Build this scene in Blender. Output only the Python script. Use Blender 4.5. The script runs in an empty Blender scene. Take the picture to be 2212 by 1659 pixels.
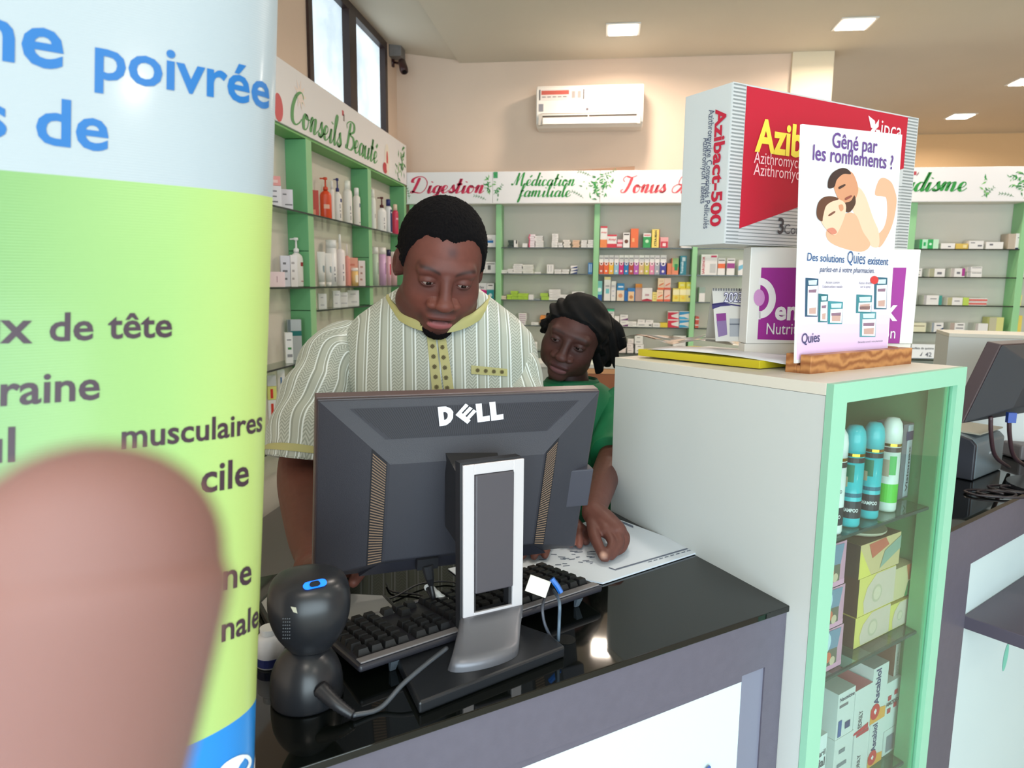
import bpy, bmesh, math, random
import numpy as np
from math import sin, cos, radians, pi, sqrt, atan2
from mathutils import Vector, Matrix
from mathutils.bvhtree import BVHTree
random.seed(7)
S = bpy.context.scene
COL = S.collection
V = Vector
# ------------------------------------------------------------------ camera
FPX, CX, CY = 1520.0, 1106.0, 829.5
CAM = V((0, 0, 1.5))
RM = Matrix.Rotation(radians(7.25), 3, 'Z') @ Matrix.Rotation(radians(90 - 8.25), 3, 'X') @ Matrix.Rotation(radians(.56), 3, 'Z')
cd = bpy.data.cameras.new('camera'); co = bpy.data.objects.new('camera', cd); COL.objects.link(co)
co.matrix_world = Matrix.Translation(CAM) @ RM.to_4x4()
cd.sensor_width = 36; cd.lens = 36 * FPX / 2212; cd.clip_start = .01; cd.clip_end = 100
cd.dof.use_dof = True; cd.dof.focus_distance = 1.15; cd.dof.aperture_fstop = 9.5
S.camera = co
# ------------------------------------------------------------------ light, sky, exposure
S.view_settings.view_transform = 'Standard'; S.view_settings.look = 'None'
S.view_settings.gamma = 1; S.view_settings.exposure = 0.08; S.view_settings.use_curve_mapping = False
W = bpy.data.worlds.new('sky'); S.world = W; W.use_nodes = True
W.node_tree.nodes['Background'].inputs[0].default_value = (.78, .90, 1, 1)
W.node_tree.nodes['Background'].inputs[1].default_value = 2.2


def area(name, loc, target, sx, sy, power, col):
    l = bpy.data.lights.new(name, 'AREA'); l.shape = 'RECTANGLE'; l.size = sx; l.size_y = sy
    l.energy = power; l.color = col
    o = bpy.data.objects.new(name, l); COL.objects.link(o); o.location = loc
    o.rotation_euler = (V(target) - V(loc)).to_track_quat('-Z', 'Y').to_euler()
    return o


area('daylight_from_shopfront', (1.0, -2.2, 1.25), (1.0, 5, 1.0), 5.0, 2.2, 150, (.76, .94, 1.0))


# ------------------------------------------------------------------ helpers
def ray(x, y):
    return RM @ V(((x - CX) / FPX, -(y - CY) / FPX, -1.0))


def at(x, y, z=None, Y=None, X=None, D=None):
    """the point of the place seen in direction (x, y) that lies on a given plane"""
    d = ray(x, y)
    if z is not None: t = (z - CAM[2]) / d[2]
    elif Y is not None: t = (Y - CAM[1]) / d[1]
    elif X is not None: t = (X - CAM[0]) / d[0]
    else: t = D
    return CAM + d * t


def atp(x, y, p, n):
    d = ray(x, y); return CAM + d * ((V(p) - CAM).dot(n) / d.dot(n))


def lin(c):
    return tuple(((v / 255) / 12.92 if v / 255 <= .04045 else ((v / 255 + .055) / 1.055) ** 2.4) for v in c)


MATS = {}


def mat(c, rough=.5, metal=0, emit=0, name=None, spec=.5, sss=0, coat=0, bump=0, bscale=200, noise=0, nscale=8):
    key = (tuple(c), rough, metal, emit, name, spec, sss, coat, bump, noise)
    if key in MATS: return MATS[key]
    m = bpy.data.materials.new(name or 'm_%d_%d_%d' % tuple(c)); m.use_nodes = True
    nt = m.node_tree; b = nt.nodes['Principled BSDF']; l = lin(c)
    b.inputs['Base Color'].default_value = (*l, 1)
    b.inputs['Roughness'].default_value = rough; b.inputs['Metallic'].default_value = metal
    b.inputs['Specular IOR Level'].default_value = spec
    if coat: b.inputs['Coat Weight'].default_value = coat; b.inputs['Coat Roughness'].default_value = .05
    if sss:
        b.inputs['Subsurface Weight'].default_value = sss; b.inputs['Subsurface Radius'].default_value = (.012, .004, .002); b.inputs['Subsurface Scale'].default_value = 1
    if emit: b.inputs['Emission Color'].default_value = (*l, 1); b.inputs['Emission Strength'].default_value = emit
    if bump or noise:
        tc = nt.nodes.new('ShaderNodeTexCoord')
    if bump:
        n = nt.nodes.new('ShaderNodeTexNoise'); n.inputs['Scale'].default_value = bscale; nt.links.new(tc.outputs['Object'], n.inputs['Vector'])
        bp = nt.nodes.new('ShaderNodeBump'); bp.inputs['Strength'].default_value = bump; bp.inputs['Distance'].default_value = .002
        nt.links.new(n.outputs['Fac'], bp.inputs['Height']); nt.links.new(bp.outputs['Normal'], b.inputs['Normal'])
    if noise:
        n = nt.nodes.new('ShaderNodeTexNoise'); n.inputs['Scale'].default_value = nscale; n.inputs['Detail'].default_value = 5; nt.links.new(tc.outputs['Object'], n.inputs['Vector'])
        r = nt.nodes.new('ShaderNodeMapRange'); r.inputs['From Min'].default_value = .3; r.inputs['From Max'].default_value = .7
        r.inputs['To Min'].default_value = 1 - noise; r.inputs['To Max'].default_value = 1 + noise
        mx = nt.nodes.new('ShaderNodeVectorMath'); mx.operation = 'SCALE'; mx.inputs[0].default_value = l
        nt.links.new(n.outputs['Fac'], r.inputs['Value']); nt.links.new(r.outputs[0], mx.inputs['Scale']); nt.links.new(mx.outputs[0], b.inputs['Base Color'])
    MATS[key] = m
    return m


def glassmat(name, tint=(255, 255, 255), refl=.10, rough=.02):
    if name in MATS: return MATS[name]
    m = bpy.data.materials.new(name); m.use_nodes = True; nt = m.node_tree; nt.nodes.clear()
    o = nt.nodes.new('ShaderNodeOutputMaterial'); t = nt.nodes.new('ShaderNodeBsdfTransparent'); t.inputs[0].default_value = (*lin(tint), 1)
    g = nt.nodes.new('ShaderNodeBsdfGlossy'); g.inputs['Roughness'].default_value = rough
    f = nt.nodes.new('ShaderNodeLayerWeight'); f.inputs[0].default_value = .5
    p5 = nt.nodes.new('ShaderNodeMath'); p5.operation = 'POWER'; p5.inputs[1].default_value = 4
    a = nt.nodes.new('ShaderNodeMath'); a.operation = 'ADD'; a.use_clamp = True; a.inputs[1].default_value = refl
    mx = nt.nodes.new('ShaderNodeMixShader'); nt.links.new(f.outputs['Facing'], p5.inputs[0])
    nt.links.new(p5.outputs[0], a.inputs[0]); nt.links.new(a.outputs[0], mx.inputs[0]); nt.links.new(t.outputs[0], mx.inputs[1]); nt.links.new(g.outputs[0], mx.inputs[2]); nt.links.new(mx.outputs[0], o.inputs[0])
    MATS[name] = m
    return m


TXT = {}


def text_geo(s, bold=0.0, shear=0.0):
    """outline of a word in the plain built-in typeface: points and faces, 1 unit high"""
    k = (s, bold, shear)
    if k in TXT: return TXT[k]
    c = bpy.data.curves.new('t', 'FONT'); c.body = s; c.offset = bold; c.shear = shear; c.resolution_u = 3
    o = bpy.data.objects.new('t', c); COL.objects.link(o)
    dg = bpy.context.evaluated_depsgraph_get(); me = o.evaluated_get(dg).to_mesh()
    vs = [(v.co.x, v.co.y) for v in me.vertices]; fs = [tuple(p.vertices) for p in me.polygons]
    o.evaluated_get(dg).to_mesh_clear(); bpy.data.objects.remove(o); bpy.data.curves.remove(c)
    x0 = min(v[0] for v in vs); x1 = max(v[0] for v in vs)
    TXT[k] = ([(x - x0, y) for x, y in vs], fs, x1 - x0)
    return TXT[k]


class MB:
    def __init__(s): s.v = []; s.f = []; s.m = []; s.mats = []; s.uv = None

    def mi(s, m):
        if m not in s.mats: s.mats.append(m)
        return s.mats.index(m)

    def add(s, vs, fs, m):
        b = len(s.v); s.v += [tuple(v) for v in vs]; i = s.mi(m)
        for f in fs: s.f.append(tuple(b + k for k in f)); s.m.append(i)
        return s

    def poly(s, pts, m): return s.add(pts, [tuple(range(len(pts)))], m)

    def box(s, lo, hi, m, M=None):
        x0, y0, z0 = lo; x1, y1, z1 = hi
        p = [(x0, y0, z0), (x1, y0, z0), (x1, y1, z0), (x0, y1, z0), (x0, y0, z1), (x1, y0, z1), (x1, y1, z1), (x0, y1, z1)]
        if M: p = [M @ V(q) for q in p]
        return s.add(p, [(0, 3, 2, 1), (4, 5, 6, 7), (0, 1, 5, 4), (1, 2, 6, 5), (2, 3, 7, 6), (3, 0, 4, 7)], m)

    def prism(s, bot, top, m):
        """closed solid between two loops of points"""
        n = len(bot)
        return s.add(list(bot) + list(top), [tuple(reversed(range(n))), tuple(range(n, 2 * n))] + [(i, (i + 1) % n, n + (i + 1) % n, n + i) for i in range(n)], m)

    def extr(s, pts, d, m): return s.prism(pts, [V(p) + V(d) for p in pts], m)

    def lathe(s, prof, m, o=(0, 0, 0), n=24, M=None, sy=1.0):
        vs = []; fs = []; k = len(prof)
        for i in range(n):
            a = 2 * pi * i / n
            for r, z in prof:
                p = V((o[0] + r * cos(a), o[1] + r * sin(a) * sy, o[2] + z)); vs.append(M @ p if M else p)
        for i in range(n):
            for j in range(k - 1):
                a = i * k + j; b = ((i + 1) % n) * k + j; fs.append((a, b, b + 1, a + 1))
        fs.append(tuple(i * k for i in reversed(range(n)))); fs.append(tuple(i * k + k - 1 for i in range(n)))
        return s.add(vs, fs, m)

    def loft(s, rings, m, cap=True):
        n = len(rings[0]); vs = [p for r in rings for p in r]; fs = []
        for i in range(len(rings) - 1):
            for j in range(n):
                a = i * n + j; b = i * n + (j + 1) % n; fs.append((a, b, b + n, a + n))
        if cap: fs.append(tuple(reversed(range(n)))); fs.append(tuple(range((len(rings) - 1) * n, len(rings) * n)))
        return s.add(vs, fs, m)

    def tube(s, pts, r, m, n=8, cap=True):
        pts = [V(p) for p in pts]; rr = r if isinstance(r, (list, tuple)) else [r] * len(pts); rings = []
        up = V((0, 0, 1)); t0 = (pts[1] - pts[0]).normalized()
        if abs(t0.dot(up)) > .9: up = V((0, 1, 0))
        for i, p in enumerate(pts):
            t = (pts[min(i + 1, len(pts) - 1)] - pts[max(i - 1, 0)]).normalized()
            a = t.cross(up).normalized(); b = a.cross(t).normalized(); up = b
            rings.append([p + a * rr[i] * cos(2 * pi * k / n) + b * rr[i] * sin(2 * pi * k / n) for k in range(n)])
        return s.loft(rings, m, cap)

    def text(s, st, o, u, v, m, w=None, h=None, bold=0.0, shear=0.0, lift=.0006, geo=None):
        """word with its baseline starting at o, running along u; w = width in metres, h = height of one em"""
        vs, fs, tw = geo or text_geo(st, bold, shear); o = V(o); u = V(u).normalized(); v = V(v); v = (v - u * v.dot(u)).normalized(); n = u.cross(v)
        sx = (w / tw) if w else h; sy = h if h else sx
        return s.add([o + u * (x * sx) + v * (y * sy) + n * lift for x, y in vs], fs, m)

    def build(s, name, parent=None, smooth=False, bevel=0, mw=None, seg=2):
        me = bpy.data.meshes.new(name); me.from_pydata([tuple(p) for p in s.v], [], s.f)
        for m in s.mats: me.materials.append(m)
        me.polygons.foreach_set('material_index', s.m)
        if smooth: me.polygons.foreach_set('use_smooth', [True] * len(me.polygons))
        if s.uv:
            ul = me.uv_layers.new(name='UVMap')
            for l in me.loops: ul.data[l.index].uv = s.uv[l.vertex_index]
        me.update()
        o = bpy.data.objects.new(name, me); COL.objects.link(o)
        if parent: o.parent = parent
        elif mw is None:   # put the origin at the thing's base
            c = sum((v.co for v in me.vertices), V()) / max(1, len(me.vertices)); c.z = min(v.co.z for v in me.vertices)
            me.transform(Matrix.Translation(-c)); o.location = c
        if mw is not None: o.matrix_world = mw
        if bevel:
            b = o.modifiers.new('b', 'BEVEL'); b.width = bevel; b.segments = seg; b.limit_method = 'ANGLE'; b.angle_limit = radians(40)
        return o


def spline(pts, n=8):
    """smooth curve through points"""
    P = [V(p) for p in pts]; P = [P[0] * 2 - P[1]] + P + [P[-1] * 2 - P[-2]]; out = []
    for i in range(1, len(P) - 2):
        for k in range(n):
            t = k / n; a, b, c, d = P[i - 1], P[i], P[i + 1], P[i + 2]
            out.append(.5 * ((2 * b) + (c - a) * t + (2 * a - 5 * b + 4 * c - d) * t * t + (3 * b - a - 3 * c + d) * t ** 3))
    out.append(P[-2]); return out


def thing(name, label, cat, loc=(0, 0, 0), group=None):
    o = bpy.data.objects.new(name, None); COL.objects.link(o); o.location = loc; o.empty_display_size = .05
    o['label'] = label; o['category'] = cat
    if group: o['group'] = group
    return o


def tag(o, label, cat, group=None):
    o['label'] = label; o['category'] = cat
    if group: o['group'] = group
    return o


def adopt(o, t):
    """make o a part of t without moving it"""
    o.parent = t; o.matrix_parent_inverse = t.matrix_world.inverted(); return o


def part(mb, name, t, **k):
    o = mb.build(name, t, **k); o.matrix_parent_inverse = t.matrix_basis.inverted() if t.parent is None else Matrix()
    return o


def struct(mb, name, **k):
    o = mb.build(name, mw=Matrix(), **k); o['kind'] = 'structure'; return o


def frame(o, x, z=(0, 0, 1)):
    """placement matrix: origin o, local x along x, local z along z, local y away from the viewer"""
    x = V(x).normalized(); z = V(z); z = (z - x * z.dot(x)).normalized(); y = z.cross(x)
    return Matrix((x, y, z)).transposed().to_4x4().copy() if False else Matrix.Translation(V(o)) @ Matrix((x, y, z)).transposed().to_4x4()


WHITE = (236, 236, 232)
# ------------------------------------------------------------------ the room
XL, YB, ZC = -1.545, 5.27, 3.06
m_wall = mat((230, 206, 186), .8, name='cream wall paint', bump=.15, bscale=90, noise=.03, nscale=2)
m_ceil = mat((214, 206, 190), .85, name='off white ceiling paint', noise=.02, nscale=2)
m_floor = mat((176, 170, 158), .35, name='floor tile')
struct(MB().box((XL - .3, -3.2, -.1), (6.3, 9, 0), m_floor), 'floor')
# ceiling: flat, with a strip that rises towards the left wall
xs = -1.076
b = MB(); b.poly([(xs, -3.2, ZC), (xs, 9, ZC), (6.3, 9, ZC), (6.3, -3.2, ZC)], m_ceil)
b.poly([(XL - .3, -3.2, ZC + .13), (XL - .3, 9, ZC + .13), (xs, 9, ZC + .02), (xs, -3.2, ZC + .02)], m_ceil)
b.poly([(xs, -3.2, ZC + .02), (xs, 9, ZC + .02), (xs, 9, ZC), (xs, -3.2, ZC)], m_ceil)
b.poly([(XL - .3, -3.2, ZC + .2), (6.3, -3.2, ZC + .2), (6.3, 9, ZC + .2), (XL - .3, 9, ZC + .2)], m_ceil)
struct(b, 'ceiling')
# left wall with its high window
wy0, wy1, wz0, wz1 = 3.66, 5.0, 2.49, 3.13
b = MB()
b.box((XL - .2, -3.2, 0), (XL, 9, wz0), m_wall); b.box((XL - .2, -3.2, wz0), (XL, wy0, 3.3), m_wall)
b.box((XL - .2, wy1, wz0), (XL, 9, 3.3), m_wall); b.box((XL - .2, wy0, wz1), (XL, wy1, 3.3), m_wall)
struct(b, 'wall_left')
t = bpy.data.objects.new('window_1', None); COL.objects.link(t); t['kind'] = 'structure'; t.location = (XL, 4.33, wz0)
bpy.context.view_layer.update()
m_frame = mat((48, 30, 28), .4, name='dark brown window metal')
b = MB(); fw = .05
b.box((XL - .06, wy0, wz0), (XL + .015, wy0 + fw, wz1), m_frame); b.box((XL - .06, wy1 - fw, wz0), (XL + .015, wy1, wz1), m_frame)
b.box((XL - .06, wy0 + fw, wz0), (XL + .015, wy1 - fw, wz0 + fw * .6), m_frame); b.box((XL - .06, wy0 + fw, wz1 - fw), (XL + .015, wy1 - fw, wz1), m_frame)
part(b, 'window_frame', t)
b = MB(); b.box((XL - .05, 4.24, wz0 + .03), (XL + .02, 4.36, wz1 - .05), m_frame); part(b, 'window_mullion', t)
m_pane = mat((225, 240, 250), .4, emit=.92, name='frosted daylight glass')
_nt = m_pane.node_tree; _n = _nt.nodes.new('ShaderNodeTexNoise'); _n.inputs['Scale'].default_value = 3.5; _n.inputs['Detail'].default_value = 6
_tc = _nt.nodes.new('ShaderNodeTexCoord'); _nt.links.new(_tc.outputs['Object'], _n.inputs['Vector'])
_r = _nt.nodes.new('ShaderNodeValToRGB'); _r.color_ramp.elements[0].position = .35; _r.color_ramp.elements[0].color = (.42, .56, .68, 1); _r.color_ramp.elements[1].position = .6; _r.color_ramp.elements[1].color = (.8, .93, 1, 1)
_nt.links.new(_n.outputs['Fac'], _r.inputs[0]); _nt.links.new(_r.outputs[0], _nt.nodes['Principled BSDF'].inputs['Emission Color'])
for a, c in ((wy0 + fw, 4.24), (4.36, wy1 - fw)):
    part(MB().box((XL - .035, a, wz0 + .03), (XL - .025, c, wz1 - .05), m_pane), 'window_pane', t)
# back wall, pillar, the deeper part of the shop on the right
struct(MB().box((XL - .2, YB, 0), (1.23, YB + .2, 3.3), m_wall), 'wall_back')
struct(MB().box((1.23, YB - .03, 0), (1.50, YB + .25, ZC), mat((236, 222, 196), .8, name='pale pillar paint')), 'pillar')
struct(MB().box((1.23, 8.1, 0), (6.3, 8.3, 3.3), mat((240, 205, 158), .8, name='warm wall paint')), 'wall_recess')
struct(MB().box((6.1, -3.2, 0), (6.3, 8.3, 3.3), m_wall), 'wall_right')
b = MB(); b.box((XL - .2, -3.3, 0), (-1.45, -3.1, 3.3), m_wall); b.box((3.6, -3.3, 0), (6.3, -3.1, 3.3), m_wall); b.box((-1.45, -3.3, 2.9), (3.6, -3.1, 3.3), m_wall)
struct(b, 'wall_front')

# ceiling downlights
m_lamp = mat((255, 238, 220), .5, emit=22, name='lit lamp face'); m_rim = mat((240, 238, 232), .5, name='white lamp rim')
for px, lab in (((1346, 62), 'square recessed ceiling lamp above the air conditioner'), ((1846, 50), 'large square ceiling lamp above the red display carton'),
                ((2075, 250), 'square ceiling lamp in the deeper part of the shop, furthest from the window'), ((2218, 175), 'ceiling lamp cut off by the picture edge')):
    p = at(*px, z=ZC)
    t = thing('ceiling_lamp', lab, 'ceiling light', p, 'square ceiling lamps')
    w = .085
    b = MB(); b.box((p.x - w - .02, p.y - w - .02, ZC - .008), (p.x + w + .02, p.y + w + .02, ZC - .001), m_rim); part(b, 'lamp_rim', t)
    b = MB(); b.box((p.x - w, p.y - w, ZC - .012), (p.x + w, p.y + w, ZC - .0085), m_lamp); part(b, 'lamp_face', t)
    l = bpy.data.lights.new('ceiling_lamp_light', 'AREA'); l.size = .16; l.energy = 14; l.color = (1, .84, .70); l.spread = radians(165)
    lo = bpy.data.objects.new('ceiling_lamp_light', l); COL.objects.link(lo); lo.location = (p.x, p.y, ZC - .02)
for px, py, lab in ((.1, 2.0, 'added unseen square ceiling lamp over the two people behind the counter'), (1.6, 1.8, 'added unseen square ceiling lamp over the second sales counter'), (3.2, 2.4, 'added unseen square ceiling lamp near the right wall of the shop'), (3.0, 4.8, 'added unseen square ceiling lamp over the Paludisme shelves'), (.3, -.8, 'added unseen square ceiling lamp behind the photographer, nearer the banner'), (2.2, -.8, 'added unseen square ceiling lamp near the entrance, away from the banner')):  # extra lamps out of view, added to brighten the shop
    p = V((px, py, ZC)); t = thing('ceiling_lamp', lab, 'ceiling light', p, 'square ceiling lamps')
    part(MB().box((p.x - .1, p.y - .1, ZC - .008), (p.x + .1, p.y + .1, ZC - .001), m_rim), 'lamp_rim', t)
    part(MB().box((p.x - .085, p.y - .085, ZC - .012), (p.x + .085, p.y + .085, ZC - .0085), m_lamp), 'lamp_face', t)
    l = bpy.data.lights.new('ceiling_lamp_light', 'AREA'); l.size = .16; l.energy = 8; l.color = (1, .90, .80)
    lo = bpy.data.objects.new('ceiling_lamp_light', l); COL.objects.link(lo); lo.location = (p.x, p.y, ZC - .02)

# ------------------------------------------------------------------ air conditioner
m_plast = mat((238, 232, 224), .3, name='white plastic')
a0 = at(1159, 183, Y=5.08); a1 = at(1392, 180, Y=5.08); z1 = (a0.z + a1.z) / 2; z0 = z1 - .275; x0, x1 = a0.x, a1.x
t = thing('air_conditioner', 'white wall-mounted split air conditioner above the shelves, flap open', 'air conditioner', ((x0 + x1) / 2, 5.17, z0))
pr = [(5.268, z0), (5.13, z0), (5.085, z0 + .02), (5.075, z0 + .085), (5.075, z1 - .03), (5.10, z1), (5.268, z1)]
b = MB(); b.prism([(x0, y, z) for y, z in pr], [(x1, y, z) for y, z in pr], m_plast); o = part(b, 'casing', t, bevel=.008, seg=3)
m_dk = mat((120, 108, 98), .6, name='shaded louvre plastic')
part(MB().box((x0 + .03, 5.068, z0 + .022), (x1 - .03, 5.076, z0 + .085), m_dk), 'air_outlet', t)
b = MB()
b.extr([(x0 + .05, 5.045, z0 + .052), (x1 - .045, 5.045, z0 + .052), (x1 - .045, 5.035, z0 + .008), (x0 + .05, 5.035, z0 + .008)], (0, .006, 0), m_plast)
part(b, 'flap', t)
part(MB().box(((x0 + x1) / 2 - .008, 5.055, z0 + .03), ((x0 + x1) / 2 - .002, 5.068, z0 + .075), m_plast), 'flap_hinge', t)
part(MB().box((x0 + .03, 5.06, z0 + .07), (x1 - .03, 5.07, z0 + .078), m_plast), 'louvre', t)
for q in (x0 + .02, x1 - .045): part(MB().box((q, 5.05, z0 + .005), (q + .025, 5.075, z0 + .078), mat((196, 188, 178), .5)), 'flap_bracket', t)
yf = 5.0745
b = MB(); b.box((x0 + .02, yf - .001, z1 - .10), (x0 + .33, yf, z1 - .032), mat((226, 215, 208), .5))
b.box((x0 + .02, yf - .002, z1 - .10), (x0 + .028, yf - .001, z1 - .032), mat((90, 85, 85), .5)); b.box((x0 + .322, yf - .002, z1 - .10), (x0 + .33, yf - .001, z1 - .032), mat((90, 85, 85), .5))
b.box((x0 + .035, yf - .002, z1 - .065), (x0 + .225, yf - .001, z1 - .038), mat((196, 92, 78), .5))
for k in range(5): b.box((x0 + .04 + k * .036, yf - .002, z1 - .083), (x0 + .066 + k * .036, yf - .001, z1 - .077), mat((120, 110, 110), .5))
for q in (.245, .285): b.box((x0 + q, yf - .002, z1 - .09), (x0 + q + .022, yf - .001, z1 - .045), mat((170, 158, 152), .5))
part(b, 'energy_sticker', t)
part(MB().box((x0 + .018, yf - .001, z1 - .175), (x0 + .05, yf, z1 - .125), mat((140, 138, 145), .4)), 'square_badge', t)
b = MB(); b.lathe([(.0001, 0), (.009, 0), (.009, .001), (.0001, .001)], mat((110, 100, 105), .5), M=Matrix.Translation(V((x0 + .352, yf, z1 - .165))) @ Matrix.Rotation(pi / 2, 4, 'X'), n=20)
b.text('LG', (x0 + .364, yf, z1 - .172), (1, 0, 0), (0, 0, 1), mat((120, 112, 115), .5), h=.02, bold=.02); part(b, 'logo', t)
b = MB(); b.text('Dual Inverter', (x0 + .65, yf, z1 - .168), (1, 0, 0), (0, 0, 1), mat((200, 170, 160), .5), h=.012)
part(b, 'lettering', t)

# security camera and the grey box over it, in the back-left corner
m_cam = mat((58, 30, 30), .35, name='dark camera shell')
p = at(862, 145, Y=5.1); c0 = at(868, 133, Y=5.05); c1 = at(875, 160, Y=4.98)
t = thing('security_camera', 'small dark security camera on a bracket in the wall corner', 'camera', (c1.x, c1.y, c1.z))
b = MB(); q = at(853, 135, X=XL + .02); b.tube([q + V((-.018, 0, .03)), q + V((-.018, 0, -.03))], .016, m_cam, 12); part(b, 'mount', t, smooth=True)
b = MB(); b.tube([q, (q + c0) / 2 + V((0, 0, -.008)), c0], .009, m_cam, 10); part(b, 'bracket', t, smooth=True)
d = (c1 - c0).normalized(); b = MB(); b.tube([c0 - d * .01, c0, c0 + d * .08, c0 + d * .105, c0 + d * .11], [.012, .026, .030, .027, .02], m_cam, 14); part(b, 'housing', t, smooth=True)
b = MB(); b.tube([c0 + d * .1101, c0 + d * .113], .016, mat((10, 10, 12), .1), 14); part(b, 'lens', t)
p = at(858, 85, X=XL + .06); p1 = at(858, 121, X=XL + .06)
b = MB(); b.box((XL + .001, p.y - .01, p1.z), (XL + .09, p.y + .10, p.z), mat((120, 116, 114), .6, noise=.08, nscale=30)); b.box((XL + .001, p.y - .012, p.z), (XL + .092, p.y + .102, p.z + .012), mat((96, 84, 72), .6))
tag(b.build('wall_speaker', bevel=.006), 'small grey box fixed to the wall corner above the security camera', 'speaker')

# scrap of cardboard lying on top of the sign
q = [at(1222, 369, Y=5.1), at(1371, 367, Y=5.1), at(1371, 359, Y=5.1)]
b = MB(); b.extr(q, (0, .05, 0), mat((150, 118, 96), .8)); tag(b.build('cardboard_scrap'), 'brown cardboard scrap lying on top of the wall sign', 'cardboard')
# ------------------------------------------------------------------ script lettering: every letter drawn with pen strokes
def _g(*st): return [[(x / 100, y / 100) for x, y in s] for s in st]


GL = {  # advance, strokes (em: x-height 45, ascender 95, descender -35)
    'D': (84, _g([(38, 88), (30, 50), (18, 8), (8, 4), (10, 12), (30, 6), (58, 4), (76, 28), (78, 62), (60, 88), (34, 94), (10, 82), (6, 66), (16, 62)])),
    'i': (26, _g([(2, 12), (10, 32), (14, 44), (11, 20), (12, 4), (20, 4), (28, 16)], [(17, 62), (19, 66)])),
    'g': (42, _g([(36, 36), (26, 44), (12, 34), (8, 14), (16, 4), (28, 14), (36, 42), (30, 4), (22, -26), (8, -34), (2, -24), (16, -8), (44, 14)])),
    'e': (34, _g([(2, 16), (20, 22), (28, 36), (20, 45), (10, 36), (7, 16), (16, 3), (28, 8), (36, 18)])),
    's': (32, _g([(2, 12), (14, 32), (19, 47), (22, 34), (28, 16), (18, 3), (6, 6), (8, 12), (20, 4), (34, 16)])),
    't': (30, _g([(2, 14), (14, 44), (21, 82), (14, 34), (11, 8), (18, 3), (32, 16)], [(5, 50), (30, 52)])),
    'o': (38, _g([(28, 40), (16, 44), (7, 28), (9, 8), (20, 3), (31, 16), (31, 34), (23, 44), (24, 34), (40, 34)])),
    'n': (46, _g([(2, 26), (9, 44), (13, 38), (8, 3)], [(9, 18), (20, 40), (31, 44), (31, 26), (28, 8), (34, 3), (46, 16)])),
    'm': (68, _g([(2, 26), (9, 44), (13, 38), (8, 3)], [(9, 18), (20, 40), (29, 44), (30, 30), (27, 3)], [(28, 18), (39, 40), (50, 44), (51, 26), (49, 8), (55, 3), (68, 16)])),
    'u': (46, _g([(2, 30), (9, 44), (8, 20), (10, 5), (19, 3), (31, 20), (37, 44), (33, 14), (36, 3), (48, 16)])),
    'a': (42, _g([(34, 36), (24, 45), (11, 34), (7, 14), (14, 3), (26, 14), (36, 43), (32, 14), (35, 3), (44, 14)])),
    'l': (24, _g([(2, 14), (16, 50), (27, 86), (21, 95), (14, 78), (10, 30), (12, 6), (18, 3), (28, 16)])),
    'd': (42, _g([(34, 34), (24, 45), (11, 34), (7, 14), (14, 3), (26, 14), (38, 60), (44, 92), (36, 40), (33, 10), (37, 3), (46, 14)])),
    'c': (32, _g([(28, 34), (25, 43), (14, 42), (7, 26), (9, 8), (18, 3), (34, 16)])),
    'f': (30, _g([(2, 14), (18, 50), (30, 84), (24, 95), (17, 76), (10, 10), (6, -24), (0, -34), (0, -16), (10, 2), (30, 14)], [(6, 42), (26, 45)])),
    'é': (34, _g([(2, 16), (20, 22), (28, 36), (20, 45), (10, 36), (7, 16), (16, 3), (28, 8), (36, 18)], [(20, 60), (31, 74)])),
    'M': (92, _g([(2, 6), (0, 16), (10, 8), (22, 40), (36, 90), (34, 40), (32, 6)], [(34, 20), (50, 60), (66, 92), (64, 40), (66, 6), (74, 4), (86, 16)])),
    'C': (58, _g([(50, 66), (56, 84), (44, 95), (22, 80), (8, 46), (10, 14), (26, 3), (44, 12), (56, 26)])),
    'B': (66, _g([(34, 90), (26, 50), (16, 8), (6, 4), (8, 14)], [(12, 66), (8, 80), (30, 94), (56, 90), (58, 68), (34, 52), (56, 44), (62, 22), (44, 4), (22, 4), (18, 16)])),
    'T': (60, _g([(12, 60), (2, 74), (14, 90), (40, 84), (66, 94)], [(44, 84), (36, 40), (24, 8), (8, 3), (2, 14), (12, 20)])),
    'P': (60, _g([(34, 90), (26, 50), (16, 8), (6, 4), (8, 14)], [(10, 62), (8, 80), (30, 94), (58, 88), (58, 60), (36, 46), (28, 50)])),
    '&': (72, _g([(60, 30), (64, 50), (46, 40), (28, 52), (34, 84), (56, 92), (64, 78), (58, 60), (46, 30), (26, 4), (6, 6), (4, 28), (20, 44), (46, 46)], [(58, 84), (60, 40), (54, 4), (66, 4), (78, 16)])),
    ' ': (30, []),
}


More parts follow.
